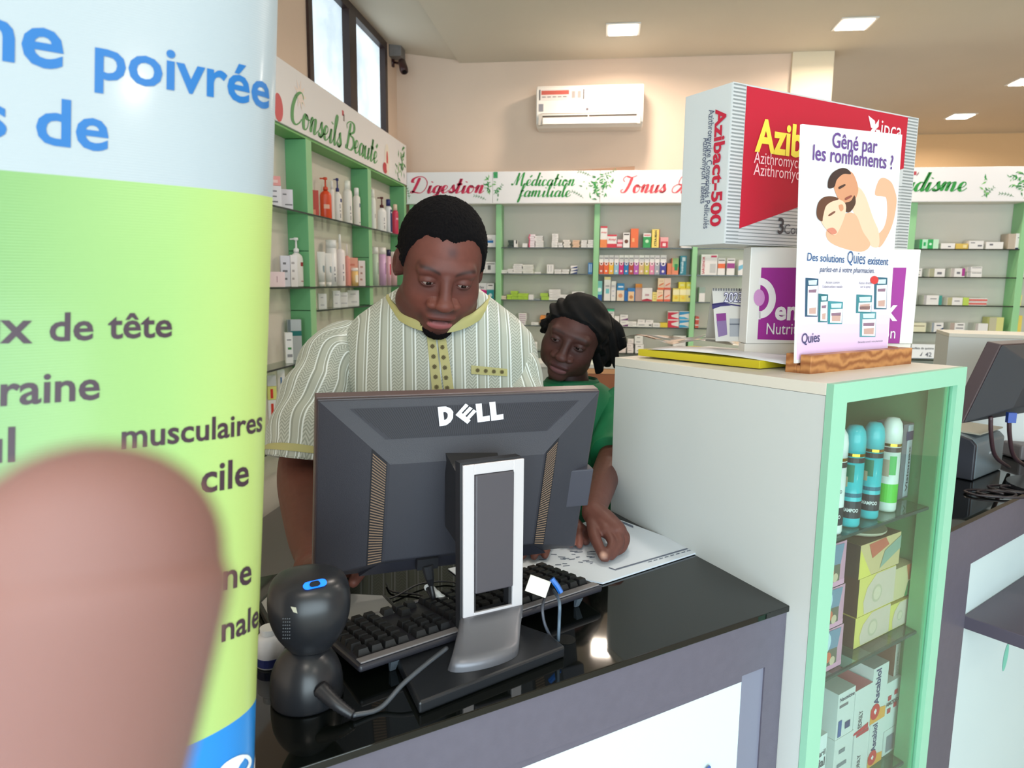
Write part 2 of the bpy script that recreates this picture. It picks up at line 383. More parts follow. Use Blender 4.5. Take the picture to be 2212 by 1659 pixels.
def script_geo(word, wt=1.0, shear=.18):
    """a word written with a broad pen, as points and faces one em high"""
    k = ('script', word, wt)
    if k in TXT: return TXT[k]
    vs = []; fs = []; x = 0
    for ch in word:
        adv, strokes = GL[ch]
        for st in strokes:
            P = [(p.x, p.y) for p in spline([(x + a, b, 0) for a, b in st], 7)]
            b0 = len(vs); n = len(P)
            for i, (px, py) in enumerate(P):
                a = P[max(i - 1, 0)]; c = P[min(i + 1, n - 1)]; dx, dy = c[0] - a[0], c[1] - a[1]; L = math.hypot(dx, dy) or 1e-6; dx /= L; dy /= L
                w = (.022 + .062 * max(0, -dy * .97 + dx * .1) ** 1.2) * wt * (.55 if i in (0, n - 1) else 1) / 1.4
                if len(st) == 2: w = .045 * wt
                vs += [(px - dy * w + shear * (py + dx * w), py + dx * w), (px + dy * w + shear * (py - dx * w), py - dx * w)]
            for i in range(n - 1): q = b0 + 2 * i; fs.append((q, q + 1, q + 3, q + 2))
        x += adv / 100
    mn = min(v[0] for v in vs); mx = max(v[0] for v in vs)
    TXT[k] = ([(a - mn, b) for a, b in vs], fs, mx - mn)
    return TXT[k]


def leaf(b, o, u, v, L, ang, m, lift=.001, w=.32):
    o = V(o); u = V(u); v = V(v); n = u.cross(v); c, s_ = cos(ang), sin(ang); d = u * c + v * s_; e = v * c - u * s_
    b.poly([o + n * lift, o + d * L * .35 + e * L * w * .5 + n * lift, o + d * L + n * lift, o + d * L * .4 - e * L * w * .5 + n * lift], m)


def sprig(b, o, u, v, L, ang, m, k=6, bend=.5):
    """a thin printed twig with leaves"""
    o = V(o); u = V(u); v = V(v); n = u.cross(v); pts = []
    for i in range(k + 1):
        a = ang + bend * i / k; pts.append(o.copy()); o = o + (u * cos(a) + v * sin(a)) * L / k
    for i in range(k):
        d = (pts[i + 1] - pts[i]).normalized(); e = n.cross(d) * .0012
        b.poly([pts[i] + e + n * .001, pts[i] - e + n * .001, pts[i + 1] - e + n * .001, pts[i + 1] + e + n * .001], m)
        a = ang + bend * i / k
        leaf(b, pts[i + 1], u, v, L * .17, a + 1.0, m, .0012); leaf(b, pts[i + 1], u, v, L * .15, a - 1.0, m, .0014)


# ------------------------------------------------------------------ shelving along the back wall
YF = 5.12
GREEN = (150, 206, 152)
m_green = mat(GREEN, .45, name='light green laminate', bump=.05)
m_green2 = mat((106, 172, 120), .45, name='mid green laminate')
m_back = mat((214, 210, 200), .6, name='pale shelf back')
m_glass = glassmat('shelf glass', (225, 240, 228), .05)
m_edge = mat((38, 44, 40), .2, name='dark glass edge')
SZ = [1.748, 1.562, 1.373, 1.189, 1.00]
posts = [(-1.42, -1.39)] + [(at(a, 500, Y=YF).x, at(c, 500, Y=YF).x) for a, c in ((1071, 1083), (1283, 1295), (1498, 1509))] + [(1.30, 1.34)] + [(at(1962, 500, Y=YF).x, at(1978, 500, Y=YF).x), (at(2207, 500, Y=YF).x - .0, at(2222, 500, Y=YF).x), (3.40, 3.44)]
t = thing('shelving_unit', 'long light green shelving unit with glass shelves along the back wall', 'shelving', (.8, 5.2, 0))
YR = YB - .012
part(MB().box((-1.44, YR - .01, .0), (3.44, YR, 2.28), m_back), 'back_panel', t)
for a, c in posts: part(MB().box((a, YF + .001, 0), (c, YR - .011, 2.05), m_green), 'upright', t, bevel=.002)
part(MB().box((-1.44, YF - .03, 2.05), (3.44, YR - .011, 2.06), mat((226, 222, 214), .5)), 'top_rail', t)
for (a, c), (d, e) in zip(posts[:-1], posts[1:]):
    for z in SZ + ([] if True else []):
        b = MB(); b.box((c + .001, YF + .004, z - .006), (d - .001, YR - .012, z), m_glass); b.box((c + .001, YF - .001, z - .0075), (d - .001, YF + .0035, z), m_edge)
        part(b, 'glass_shelf', t)
# base cabinets with a ledge under the shelves
m_wood = mat((168, 108, 76), .5, name='brown drawer wood', noise=.1, nscale=4)
t = thing('base_cabinet', 'long grey base cabinet with brown wooden drawers standing under the back shelving', 'cabinet', (1.0, 4.95, 0))
part(MB().box((-1.40, 4.80, .0), (3.4, YF - .002, .924), mat((196, 200, 196), .5)), 'carcass', t)
xa, xb = at(1262, 830, Y=4.79).x, at(1440, 830, Y=4.79).x
for z_ in (.30, .60): part(MB().box((xa, 4.785, z_), (xb, 4.799, z_ + .285), m_wood), 'drawer', t, bevel=.002)
part(MB().box((xa, 4.783, .888), (xb, 4.799, .922), mat((232, 176, 130), .5)), 'drawer_rail', t)
b = MB(); b.box((-1.41, 4.78, .925), (3.41, YF - .003, .95), mat((232, 234, 230), .4)); tag(b.build('worktop'), 'pale worktop running along the back wall under the glass shelves', 'worktop')

# header signs
m_sign = mat((240, 238, 240), .35, name='white sign board')
m_red = mat((206, 30, 78), .5, name='crimson print'); m_red2 = mat((226, 74, 84), .5, name='red print'); m_gr = mat((44, 150, 62), .5, name='green print'); m_gl = mat((128, 190, 110), .5, name='pale green print'); m_gd = mat((58, 130, 70), .5, name='dark leaf print')
m_haze = mat((206, 226, 186), .5, name='very pale green print')
yS = 5.085
sgn = [('Digestion', 878, 1064), ('Médication familiale', 1064, 1296), ('Tonus &', 1296, 1700), ('Paludisme', 1700, 2330)]
ex = at(1500, 441, Y=yS); zs0, zs1 = 2.052, 2.272
for i, (nm, a, c) in enumerate(sgn):
    xa, xc = at(a, 405, Y=yS).x, at(c, 405, Y=yS).x
    t = thing('wall_sign', ['white header sign reading Digestion in crimson script', 'white header sign reading Médication familiale in green script', 'white header sign reading Tonus & in red script',
                            'white header sign reading Paludisme in green, partly behind the display cartons'][i], 'sign', ((xa + xc) / 2, yS, zs0), 'header signs over the shelves')
    part(MB().box((xa + .001, yS, zs0), (xc - .001, yS + .03, zs1), m_sign), 'board', t, bevel=.002)
    U, Z = V((1, 0, 0)), V((0, 0, 1))
    def sp(s_, p0, p1, m, h, wt=1.0):
        b = MB(); q0, q1 = at(*p0, Y=yS), at(*p1, Y=yS); b.text('', q0, q1 - q0, Z, m, w=(q1 - q0).length, h=h, geo=script_geo(s_, wt), lift=.0015); part(b, 'lettering', t)
    if i == 0: sp('Digestion', (886, 418), (1046, 418), m_red, .125, 1.3)
    if i == 1: sp('Médication', (1104, 402), (1242, 402), m_gr, .10, 1.1); sp('familiale', (1117, 426), (1233, 426), m_gr, .10, 1.1)
    if i == 2: sp('Tonus &', (1340, 417), (1487, 417), m_red2, .125, 1.25)
    if i == 3: sp('Paludisme', (1880, 414), (2088, 414), m_gr, .135, 1.25)
    b = MB(); rnd = random.Random(i)
    spots = {0: [(1056, 400, 10)], 1: [(1072, 410, 7), (1285, 405, 24)], 2: [(1302, 398, 20)], 3: [(2210, 395, 30), (2130, 408, 8)]}[i]
    for (px, py, k) in spots:
        for _ in range(k * 2):
            q = at(min(max(px + rnd.gauss(0, k * .45), a + 8), c - 8), py + rnd.gauss(0, 11), Y=yS); q.z = min(max(q.z, zs0 + .03), zs1 - .03)
            leaf(b, q, U, Z, .016 + rnd.random() * .022, rnd.random() * 6.28, rnd.choice([m_gr, m_gd, m_gl]), .001 + rnd.random() * .001)
    for (px, py, ang) in {0: [(1050, 432, 2.9), (884, 430, 1.6)], 1: [(1066, 420, .6), (1260, 428, 2.4), (1276, 380, .2)], 2: [(1302, 376, .1), (1300, 430, 2.0)], 3: [(2190, 425, 2.7), (2120, 425, .5)]}[i]:
        if i == 2 and ang == 2.0: continue
        if i == 1 and ang == .2: ang = 2.6
        if i == 0 and px == 1050: ang = 2.6
        sprig(b, at(px, py, Y=yS), U, Z, .09, ang, m_gd, 5, .5)
    part(b, 'printed_leaves', t)
    if i in (1,):
        q = at(1066, 372, Y=yS); b = MB(); b.poly([V((q.x, yS - .001, zs1 - .002)), V((q.x, yS - .001, zs1 - .045)), V((q.x + .03, yS - .001, zs1 - .045)), V((q.x + .03, yS - .001, zs1 - .002))], mat((60, 160, 100), .5)); part(b, 'green_corner_print', t)
    if i == 3:
        q = at(1978, 374, Y=yS); b = MB(); b.poly([q + V((-.02, -.001, -.012)), q + V((.005, -.001, -.012)), q + V((.005, -.001, .012)), q + V((-.02, -.001, .012))], mat((190, 70, 80), .5)); b.poly([q + V((.006, -.001, -.02)), q + V((.018, -.001, -.006)), q + V((.02, -.001, .01)), q + V((.008, -.001, -.006))], mat((150, 120, 120), .5)); part(b, 'pharmacy_logo', t)


# ------------------------------------------------------------------ medicine packs
INK = mat((84, 82, 90), .6, name='grey ink')


def pack(name, lab, cat, group, M, w, h, d, col, prints=(), tilt=0, extra=None, rough=.45):
    """one cardboard pack: local x along its front, y into the shelf, z up; prints lie on the front"""
    b = MB(); m = mat(col, rough); b.box((0, 0, 0), (w, d, h), m)
    for k, p in enumerate(prints):
        e = -.0004 - .0002 * k
        if p[0] == 't':    # text: x, y, width (fractions), string, colour
            _, u0, v0, u1, s_, c = p[:6]; b.text(s_, (u0 * w, 0, v0 * h), (1, 0, 0), (0, 0, 1), mat(c, .5), w=(u1 - u0) * w, h=(p[6] * h if len(p) > 6 else None), bold=.02, lift=-e)
        elif p[0] == 'v':  # text running upwards
            _, u0, v0, v1, s_, c = p[:6]; b.text(s_, (u0 * w, 0, v0 * h), (0, 0, 1), (-1, 0, 0), mat(c, .5), w=(v1 - v0) * h, h=p[6] * w, bold=.03, lift=-e)
            # the normal of that writing points to the viewer
        elif p[0] == 'o':  # disc
            _, u, v, r, c = p; n = 16; b.poly([(u * w + r * w * cos(2 * pi * i / n), e, v * h + r * w * sin(2 * pi * i / n)) for i in range(n)], mat(c, .5))
        elif p[0] == 'p':
            b.poly([(u * w, e, v * h) for u, v in p[1]], mat(p[2], .5))
        elif p[0] == 'top':
            b.poly([(0, 0, h + .0003), (w, 0, h + .0003), (w, d, h + .0003), (0, d, h + .0003)], mat(p[1], .5))
        elif p[0] == 'side':
            b.poly([(-.0004, 0, 0), (-.0004, 0, h), (-.0004, d, h), (-.0004, d, 0)], mat(p[1], .5))
        else:
            u0, v0, u1, v1, c = p; b.poly([(u0 * w, e, v0 * h), (u1 * w, e, v0 * h), (u1 * w, e, v1 * h), (u0 * w, e, v1 * h)], mat(c, .5))
    o = b.build(name, mw=M @ Matrix.Rotation(tilt, 4, 'Y'))
    return tag(o, lab, cat, group)


def ink(seed, n=3, c=(120, 118, 126)):
    r = random.Random(seed); out = []
    for i in range(n):
        v = .25 + .5 * i / max(1, n - 1) if n > 1 else .5; a = .12 + r.random() * .2
        out.append((a, v - .035, a + .3 + r.random() * .35, v + .035, c))
    return out


WORD = ['first', 'second', 'third', 'fourth', 'fifth', 'sixth', 'seventh', 'eighth', 'ninth', 'tenth', 'eleventh', 'twelfth', 'thirteenth', 'fourteenth', 'fifteenth', 'sixteenth']
SHN = ['top shelf', 'second shelf', 'third shelf', 'fourth shelf', 'fifth shelf']
BAYN = {0: 'under Digestion', 1: 'under Médication', 2: 'under Tonus', 3: 'left of calendar carton', 5: 'under Paludisme', 6: 'right picture edge'}
W_, O_, G_, Y_, LM, PK, BL, TL, RD = (238, 234, 232), (236, 112, 60), (60, 168, 84), (240, 206, 60), (176, 214, 60), (240, 190, 200), (30, 118, 186), (30, 140, 150), (214, 50, 70)


def tube_prints(c): return [(0, 0, 1, .62, c), ('o', .5, .55, .36, (250, 240, 240)), ('o', .5, .55, .2, tuple(int(v * .6) for v in c)), ('o', .5, .16, .22, (246, 226, 226)), (.1, .82, .9, .86, INKC)]


INKC = (120, 118, 126)
# rows: (crop origin x, y, scale), bay, shelf, [(x0, x1, top, colour, how many lie on one another, description, prints)]
R3 = (1000, 340, 3.95); R4 = (1480, 180, 3.771); R6 = (1940, 340, 3.772); RF = (1240, 680, 4.608)
ROWS = [
    (R3, 0, 0, [(150, 163, 690, W_, 1, 'narrow white and red pack', [(0, .3, .6, .8, RD)]), (166, 281, 662, W_, 1, 'wide white pack with a blue stripe', [(.2, .35, .8, .55, (20, 110, 180)), ('t', .28, .62, .72, 'Gastropax', (60, 60, 70))])]),
    (R3, 1, 0, [(385, 428, 706, (50, 66, 58), 3, 'small dark green pack', []), (432, 460, 708, W_, 1, 'small white pack with a black corner', [(.6, .5, 1, 1, (40, 40, 40))]), (505, 546, 734, W_, 1, 'small low white pack', []),
                (557, 606, 655, (240, 226, 232), 6, 'thin white and pink pack', [(0, 0, .2, 1, (226, 70, 120))]), (610, 676, 668, W_, 7, 'thin white pack', ink(2, 1)), (752, 803, 650, W_, 6, 'thin white flat pack', ink(3, 1)),
                (797 + 8, 842, 727, W_, 2, 'small printed white pack', ink(4, 2)), (852, 908, 703, (242, 234, 226), 4, 'cream white pack', ink(5, 1)), (932, 990, 706, (238, 204, 176), 5, 'thin peach coloured pack', [(.1, .3, .9, .5, (226, 160, 120))]),
                (1002, 1050, 706, W_, 3, 'narrow white pack', ink(6, 1)), (1056, 1110, 703, W_, 4, 'wide white pack', ink(7, 1))]),
    (R3, 2, 0, [(1163, 1221, 588, W_, 1, 'tall white pack with red name and orange foot', [(0, 0, 1, .38, (240, 140, 80)), (0, .92, 1, 1, RD), ('t', .1, .68, .9, 'Alvityl', RD)]), (1223, 1302, 660, W_, 1, 'white and crimson square pack', [(0, 0, 1, .3, RD), (0, .88, 1, 1, RD), ('t', .1, .55, .9, 'Alvityl', RD)]),
                (1304, 1350, 700, PK, 2, 'small pale pink pack', [(0, 0, 1, .3, RD)]), (1357, 1412, 643, W_, 1, 'white pack with a brown fruit on it', [('o', .5, .42, .3, (110, 60, 40)), (.1, .84, .9, .93, (60, 50, 50))]),
                (1420, 1485, 608, O_, 1, 'tall plain orange pack', [(.2, .3, .5, .5, (250, 180, 120))]), (1527, 1592, 648, (46, 160, 84), 1, 'green pack with a white top', [(0, .75, 1, 1, W_), ('o', .5, .45, .22, (200, 240, 200)), (.1, .84, .9, .9, RD)]),
                (1600, 1666, 615, (250, 220, 110), 1, 'yellow pack with vertical black writing', [('v', .62, .06, .94, 'XTRA-MAN', (40, 40, 30), .42), (.9, 0, 1, 1, (160, 60, 50))]), (1672, 1740, 682, (240, 170, 170), 1, 'pink pack with a crimson lower half', [(.05, 0, .95, .6, (206, 50, 70)), (.3, .15, .7, .45, (250, 220, 220))]),
                (1852, 1940, 693, W_, 1, 'plain wide white pack', ink(9, 2, (190, 190, 190)))]),
    (R3, 0, 1, [(130, 192, 890, W_, 1, 'white upright pack', ink(10, 3)), (194, 278, 893, W_, 1, 'white pack with small black print', [(.1, .8, .9, .86, (60, 60, 60)), (.2, .3, .5, .7, (90, 90, 90))])]),
    (R3, 1, 1, [(325, 379, 960, W_, 2, 'flat white pack', []), (381, 428, 950, W_, 3, 'small flat white pack', []), (430, 506, 908, W_, 5, 'thin white pack', ink(11, 1)), (508, 598, 915, (232, 230, 222), 4, 'long white pack', ink(12, 1)), (612, 664, 978, W_, 1, 'single flat white pack', []),
                (715, 772, 915, W_, 1, 'white block of packs', [(.2, .2, .25, .9, INKC), (.6, .2, .65, .9, INKC)]), (778, 838, 955, W_, 2, 'flat white printed pack', ink(13, 1)), (842, 902, 955, W_, 2, 'flat white pack', ink(14, 1)),
                (918, 976, 923, W_, 3, 'white and navy pack', [('p', [(0, 0), (1, 0), (1, .8)], (40, 60, 120))]), (1066, 1103, 900, BL, 1, 'narrow leaning blue pack', [(.2, .15, .4, .9, (180, 210, 240)), (.6, .15, .8, .9, (180, 210, 240))])]),
    (R3, 2, 1, [(a + 1, c, 835, W_, 1, '%s and white tall pack' % n_, tube_prints(k)) for a, c, n_, k in (
        (1158, 1197, 'brick red', (206, 84, 52)), (1199, 1240, 'orange', (240, 104, 50)), (1242, 1283, 'amber yellow', (248, 190, 50)), (1286, 1326, 'pale blue', (150, 196, 220)), (1328, 1368, 'magenta', (206, 30, 120)), (1371, 1410, 'bright blue', (20, 124, 190)),
        (1412, 1453, 'rust brown', (190, 76, 56)), (1455, 1496, 'purple', (188, 90, 184)), (1498, 1542, 'tan', (222, 186, 130)), (1544, 1586, 'olive yellow', (206, 196, 80)), (1588, 1630, 'pink', (232, 140, 176)), (1632, 1674, 'grey', (170, 174, 186)), (1678, 1730, 'indigo', (72, 66, 160)))]
     + [(1740, 1776, 905, (226, 130, 84), 1, 'short orange pack', []), (1778, 1835, 860, (236, 140, 100), 1, 'orange and green pack', [(.1, .45, 1, 1, (150, 190, 120)), (.4, .25, .9, .65, (30, 140, 80))]), (1848, 1902, 840, (30, 130, 150), 1, 'teal pack with white vertical writing', [('v', .5, .05, .7, 'Tonimalt', (220, 240, 245), .5), (.3, .72, .8, .92, (220, 240, 245))])]),
    (R4, 3, 1, [(125, 256, 1395, W_, 1, 'large white pack with red and green vertical writing', [('v', .22, .04, .9, 'SARGENOR', (190, 40, 60), .2), (.55, .1, .92, .55, (200, 200, 200)), (.6, .86, .95, .95, (200, 40, 90))]), (262, 320, 1425, W_, 1, 'white pack with an orange band', [(0, .4, 1, .68, O_), (.1, .85, .9, .9, (60, 50, 50))]),
                (336, 398, 1425, W_, 1, 'white pack with a purple band', [(0, .4, 1, .7, (160, 60, 140)), (.1, .85, .9, .9, (60, 50, 50))]), (430, 482, 1440, W_, 1, 'slim white pack with a light blue wave', [('p', [(0, .3), (1, .5), (1, .75), (0, .6)], (120, 190, 220))])]),
    (R3, 0, 2, [(92, 203, 1072, (244, 240, 242), 1, 'white and magenta pack', [('p', [(0, 0), (1, 0), (1, .55), (.6, .6), (0, .35)], (214, 20, 130)), ('t', .1, .66, .8, 'Forlax', (90, 90, 100)), ('o', .85, .28, .1, (250, 220, 235))]), (205, 265, 1075, W_, 1, 'white and teal pack', [(0, 0, 1, .6, (20, 150, 156)), (.2, .84, .8, .9, (60, 60, 60)), ('o', .5, .25, .25, (220, 240, 240))])]),
    (R3, 1, 2, [(318, 371, 1180, (230, 210, 190), 2, 'small flat beige pack', []), (373, 411, 1170, LM, 2, 'small lime green pack', []), (413, 470, 1140, LM, 3, 'lime green pack', ink(21, 1, (80, 110, 20))), (472, 558, 1160, LM, 2, 'wide lime green pack', ink(22, 1, (80, 110, 20))),
                (562, 604, 1172, W_, 1, 'small white carton', []), (608, 660, 1206, (150, 156, 160), 1, 'very flat grey pack', []), (666, 732, 1158, (170, 206, 70), 2, 'bright lime pack with bowed lid', []), (738, 836, 1127, W_, 4, 'wide white flat pack', ink(23, 1)), (838, 930, 1172, W_, 2, 'long low white pack', ink(24, 1)), (932, 1036, 1145, W_, 3, 'long white pack', ink(25, 1))]),
    (R3, 2, 2, [(1147, 1190, 1055, (130, 206, 206), 1, 'aqua and blue pack', [(0, 0, 1, .3, (30, 90, 170)), ('o', .5, .55, .4, (230, 245, 245))]), (1208, 1262, 1020, W_, 1, 'very tall white pack with a pale yellow top', [(0, .88, 1, 1, (228, 214, 150)), (.25, .3, .8, .5, (120, 200, 206)), (.2, .6, .8, .63, INKC)]), (1268, 1308, 1057, W_, 1, 'tall slim white pack', ink(26, 3, (200, 200, 210))),
                (1318, 1380, 1075, (40, 140, 200), 1, 'blue pack with a smiling face', [(0, 0, 1, .6, (240, 220, 196)), ('o', .5, .3, .3, (222, 160, 120)), (.15, .76, .85, .84, (240, 246, 250))]), (1383, 1407, 1135, (30, 110, 190), 1, 'narrow blue pack', []), (1409, 1472, 1115, (40, 120, 190), 1, 'blue pack with a peach picture', [(.1, 0, .9, .72, (244, 206, 160)), ('o', .5, .3, .25, (210, 140, 80))]),
                (1475, 1532, 1080, (196, 160, 150), 1, 'brown pack with an orange top', [(0, .78, 1, 1, (222, 140, 50))]), (1534, 1620, 1115, W_, 1, 'white pack with a crimson foot', [('p', [(0, 0), (1, 0), (1, .1), (.5, .2), (0, .1)], (186, 30, 60)), (.3, .4, .7, .55, (200, 160, 170))]), (1623, 1662, 1150, (242, 222, 130), 1, 'small pale yellow pack', ink(27, 3, (200, 170, 80))),
                (1665, 1718, 1030, (246, 214, 180), 2, 'cream and orange pack', [(0, 0, 1, .18, (240, 110, 60)), ('p', [(.2, .3), (.9, .5), (.9, .62), (.2, .42)], (240, 120, 70)), (.2, .72, .8, .78, (220, 170, 140))]), (1720, 1775, 1030, (244, 206, 190), 2, 'pale rose and orange pack', [(0, 0, 1, .18, (236, 100, 70)), ('p', [(.2, .3), (.9, .5), (.9, .62), (.2, .42)], (240, 130, 100))]),
                (1797, 1855, 1118, (244, 222, 100), 1, 'yellow and white pack', [(0, .5, 1, .9, (248, 240, 190)), ('o', .5, .3, .25, (240, 200, 60))]), (1857, 1912, 1118, (244, 220, 90), 1, 'yellow pack', [(0, .5, 1, .9, (248, 240, 190)), ('o', .5, .3, .25, (240, 200, 60))]), (1913, 1960, 1118, (240, 220, 120), 1, 'yellow and cream pack', [(0, .5, 1, .9, (248, 240, 200)), (.4, .3, .7, .45, (120, 120, 120))])]),
    (R4, 3, 2, [(120, 168, 1662, W_, 1, 'small white pack with a grey lid', [(0, .6, 1, 1, (150, 170, 160))])]),
    (R3, 1, 3, [(475, 543, 1328, W_, 6, 'thin white and mauve pack', [(.1, 0, .9, .3, (190, 150, 180))]), (588, 650, 1408, W_, 1, 'single flat white pack', ink(31, 1)), (665, 705, 1348, (240, 150, 60), 5, 'thin orange pack', [])]),
    (R3, 2, 3, [(1195, 1230, 1285, (110, 116, 120), 1, 'dark grey pack', [('o', .4, .7, .2, (220, 220, 220))]), (1233, 1300, 1290, W_, 1, 'white pack with a green top', [(0, .84, 1, .95, (80, 200, 150)), (0, .95, 1, 1, (20, 100, 80)), (.1, .72, .8, .75, INKC)]), (1305, 1345, 1355, W_, 1, 'narrow white pack', []), (1348, 1417, 1340, W_, 2, 'white pack with a purple wedge', [('p', [(0, .05), (1, .05), (1, .4)], (110, 40, 110)), (.2, .65, .7, .7, INKC)]),
                (1420, 1495, 1400, W_, 2, 'flat white pack', ink(32, 1, (60, 60, 60))), (1500, 1628, 1412, W_, 1, 'long flat white pack', [(.1, .4, .5, .55, INKC), (.8, .3, .95, .6, (60, 60, 60))]), (1634, 1698, 1415, W_, 1, 'short flat white pack', ink(33, 1)), (1700, 1763, 1413, (236, 206, 60), 1, 'flat yellow pack', []),
                (1766, 1860, 1312, W_, 2, 'red and white pack', [('p', [(0, 0), (1, .0), (1, .1), (.35, .3), (.3, .5), (1, .8), (1, 1), (0, 1)], (214, 40, 70)), (0, .86, 1, 1, W_)]), (1863, 1950, 1312, W_, 2, 'sky blue and white pack', [('p', [(0, 0), (1, .05), (.5, .3), (0, .35)], (60, 170, 216)), ('p', [(0, .5), (1, .75), (1, .92), (0, .92)], (40, 150, 206))])]),
    (R4, 3, 3, [(100, 130, 1900, (222, 90, 70), 2, 'small red and white pack', [(0, .4, 1, .6, W_)])]),
    (R3, 1, 4, [(570, 600, 1560, (236, 190, 110), 1, 'small amber pack', []), (602, 640, 1575, W_, 1, 'small white pack', ink(41, 2))]),
    (RF, 2, 4, [(380, 395, 340, W_, 1, 'small white pack', []), (398, 458, 345, (220, 206, 190), 1, 'low cream pack', [(.2, .3, .8, .6, (90, 80, 70))]), (465, 535, 258, (236, 220, 216), 3, 'pale pink pack', ink(42, 1)), (550, 612, 238, (238, 226, 224), 3, 'rosy white pack', ink(43, 1)), (628, 712, 205, W_, 2, 'square white pack', ink(44, 2)),
                (1015, 1140, 210, W_, 1, 'long white pack with dark writing', [('t', .3, .4, .72, 'Lactipod', (60, 60, 70))])]),
    (R6, 5, 0, [(150, 213, 668, (200, 240, 216), 1, 'green and white pack', [(0, 0, .35, 1, (40, 170, 90)), (.5, .3, .8, .7, (40, 180, 100))]), (216, 304, 668, (196, 236, 206), 1, 'wide green and white pack', [(0, 0, .5, 1, (40, 170, 90)), ('o', .25, .5, .12, (220, 250, 230))]), (326, 438, 700, W_, 1, 'low white pack', [(.5, .3, .7, .5, INKC)]), (444, 543, 703, (224, 190, 90), 1, 'low mustard yellow pack', [(.6, .2, .9, .8, (240, 220, 160))]),
                (552, 668, 680, W_, 1, 'white pack with grey print', [(.1, .7, .4, .8, INKC), (.6, .3, .9, .5, INKC)]), (690, 828, 690, W_, 1, 'wide white pack', [(.2, .5, .4, .75, INKC)]), (866, 925, 622, (190, 176, 160), 1, 'brown side of a carton', []), (926, 972, 620, W_, 1, 'tall white pack with blue foot', [(0, .0, 1, .08, (40, 50, 90)), (.3, .7, .8, .75, INKC)])]),
    (R6, 5, 1, [(152, 190, 905, W_, 1, 'small white pack', ink(51, 2)), (252, 378, 908, W_, 1, 'white and olive pack', [(0, 0, .32, 1, (170, 168, 140)), (.5, .3, .8, .6, INKC)]), (430, 540, 905, W_, 1, 'white and purple pack', [(.78, .1, 1, 1, (170, 50, 140)), (0, 0, .22, 1, (190, 180, 176)), (.4, .35, .65, .6, INKC)]), (563, 680, 890, W_, 2, 'white pack with black bars', [(.3, .75, .95, .85, (90, 90, 90)), (0, 0, .22, 1, (180, 176, 176))])]),
    (R6, 5, 2, [(140, 162, 1130, W_, 1, 'narrow white pack', ink(53, 1)), (227, 375, 1125, W_, 1, 'white pack with a teal end', [(.82, 0, 1, 1, (60, 150, 140)), (0, 0, .14, 1, (180, 176, 176)), (.35, .6, .7, .68, INKC)]), (422, 545, 1143, W_, 1, 'white and olive pack', [(0, 0, .3, 1, (180, 176, 130)), (.45, .5, .8, .6, INKC)]), (549, 596, 1143, (190, 214, 90), 1, 'lime green pack', []),
                (599, 748, 1148, W_, 2, 'long red and white pack', [(0, .2, 1, .75, (220, 100, 90))])]),
    (R6, 5, 3, [(147, 265, 1350, (236, 230, 200), 1, 'cream pack', [(.1, .6, .9, .7, (140, 130, 100))]), (312, 408, 1348, W_, 1, 'white and navy pack', [(0, 0, .2, 1, (150, 160, 170)), ('p', [(.3, 0), (1, 0), (1, .5)], (60, 80, 120)), (.4, .65, .8, .75, (50, 60, 90))]), (464, 583, 1350, W_, 1, 'white pack with a brown side', [(0, 0, .3, 1, (180, 160, 150)), (.5, .75, .9, .85, (60, 60, 60)), (.4, .4, .9, .5, INKC)]),
                (674, 775, 1355, W_, 1, 'plain white pack', [(0, 0, .2, 1, (190, 180, 176))]), (782, 900, 1305, (220, 216, 140), 1, 'yellow green pack', [(0, 0, .5, 1, (196, 190, 160))])]),
    (R6, 6, 2, [(1000, 1026, 1120, (240, 230, 150), 2, 'pale yellow pack', [])]), (R6, 6, 1, [(1000, 1026, 905, W_, 1, 'white pack', [])]), (R6, 6, 3, [(962, 1008, 1295, (240, 210, 90), 1, 'yellow pack', []), (1010, 1050, 1290, (240, 214, 100), 1, 'yellow and white pack', [])]),
]
rnd = random.Random(3)
for (ox, oy, sc), bay, sh, items in ROWS:
    for k, (a, c, top, col, n, desc, pr) in enumerate(items):
        z = SZ[sh]; Yp = YF + .018 + .012 * rnd.random()
        p0 = at(ox + a / sc, 600, Y=Yp); p1 = at(ox + c / sc, 600, Y=Yp); zt = at(ox + (a + c) / 2 / sc, oy + top / sc, Y=Yp).z
        if bay == 3 and p1.x > .95 and sh == 1: pass
        hh = max(.008, (zt - z)) / n; w = p1.x - p0.x
        for j in range(n):
            pos = '' if n == 1 else (' topmost' if j == n - 1 else ' bottom' if j == 0 else ' ' + WORD[j] + '-up')
            lab = desc + ', %s%s, %s, %s' % (WORD[k], pos, SHN[sh], BAYN[bay])
            jx = 0 if n == 1 else (rnd.random() - .5) * .009
            pack('medicine_box', lab, 'box', 'medicine packs on the back shelves', frame((p0.x + jx, Yp, z + .0006 + j * hh), (1, 0, 0)), w, hh - (.0014 if n > 1 else 0), .08 + .02 * rnd.random(), col, pr, tilt=0)
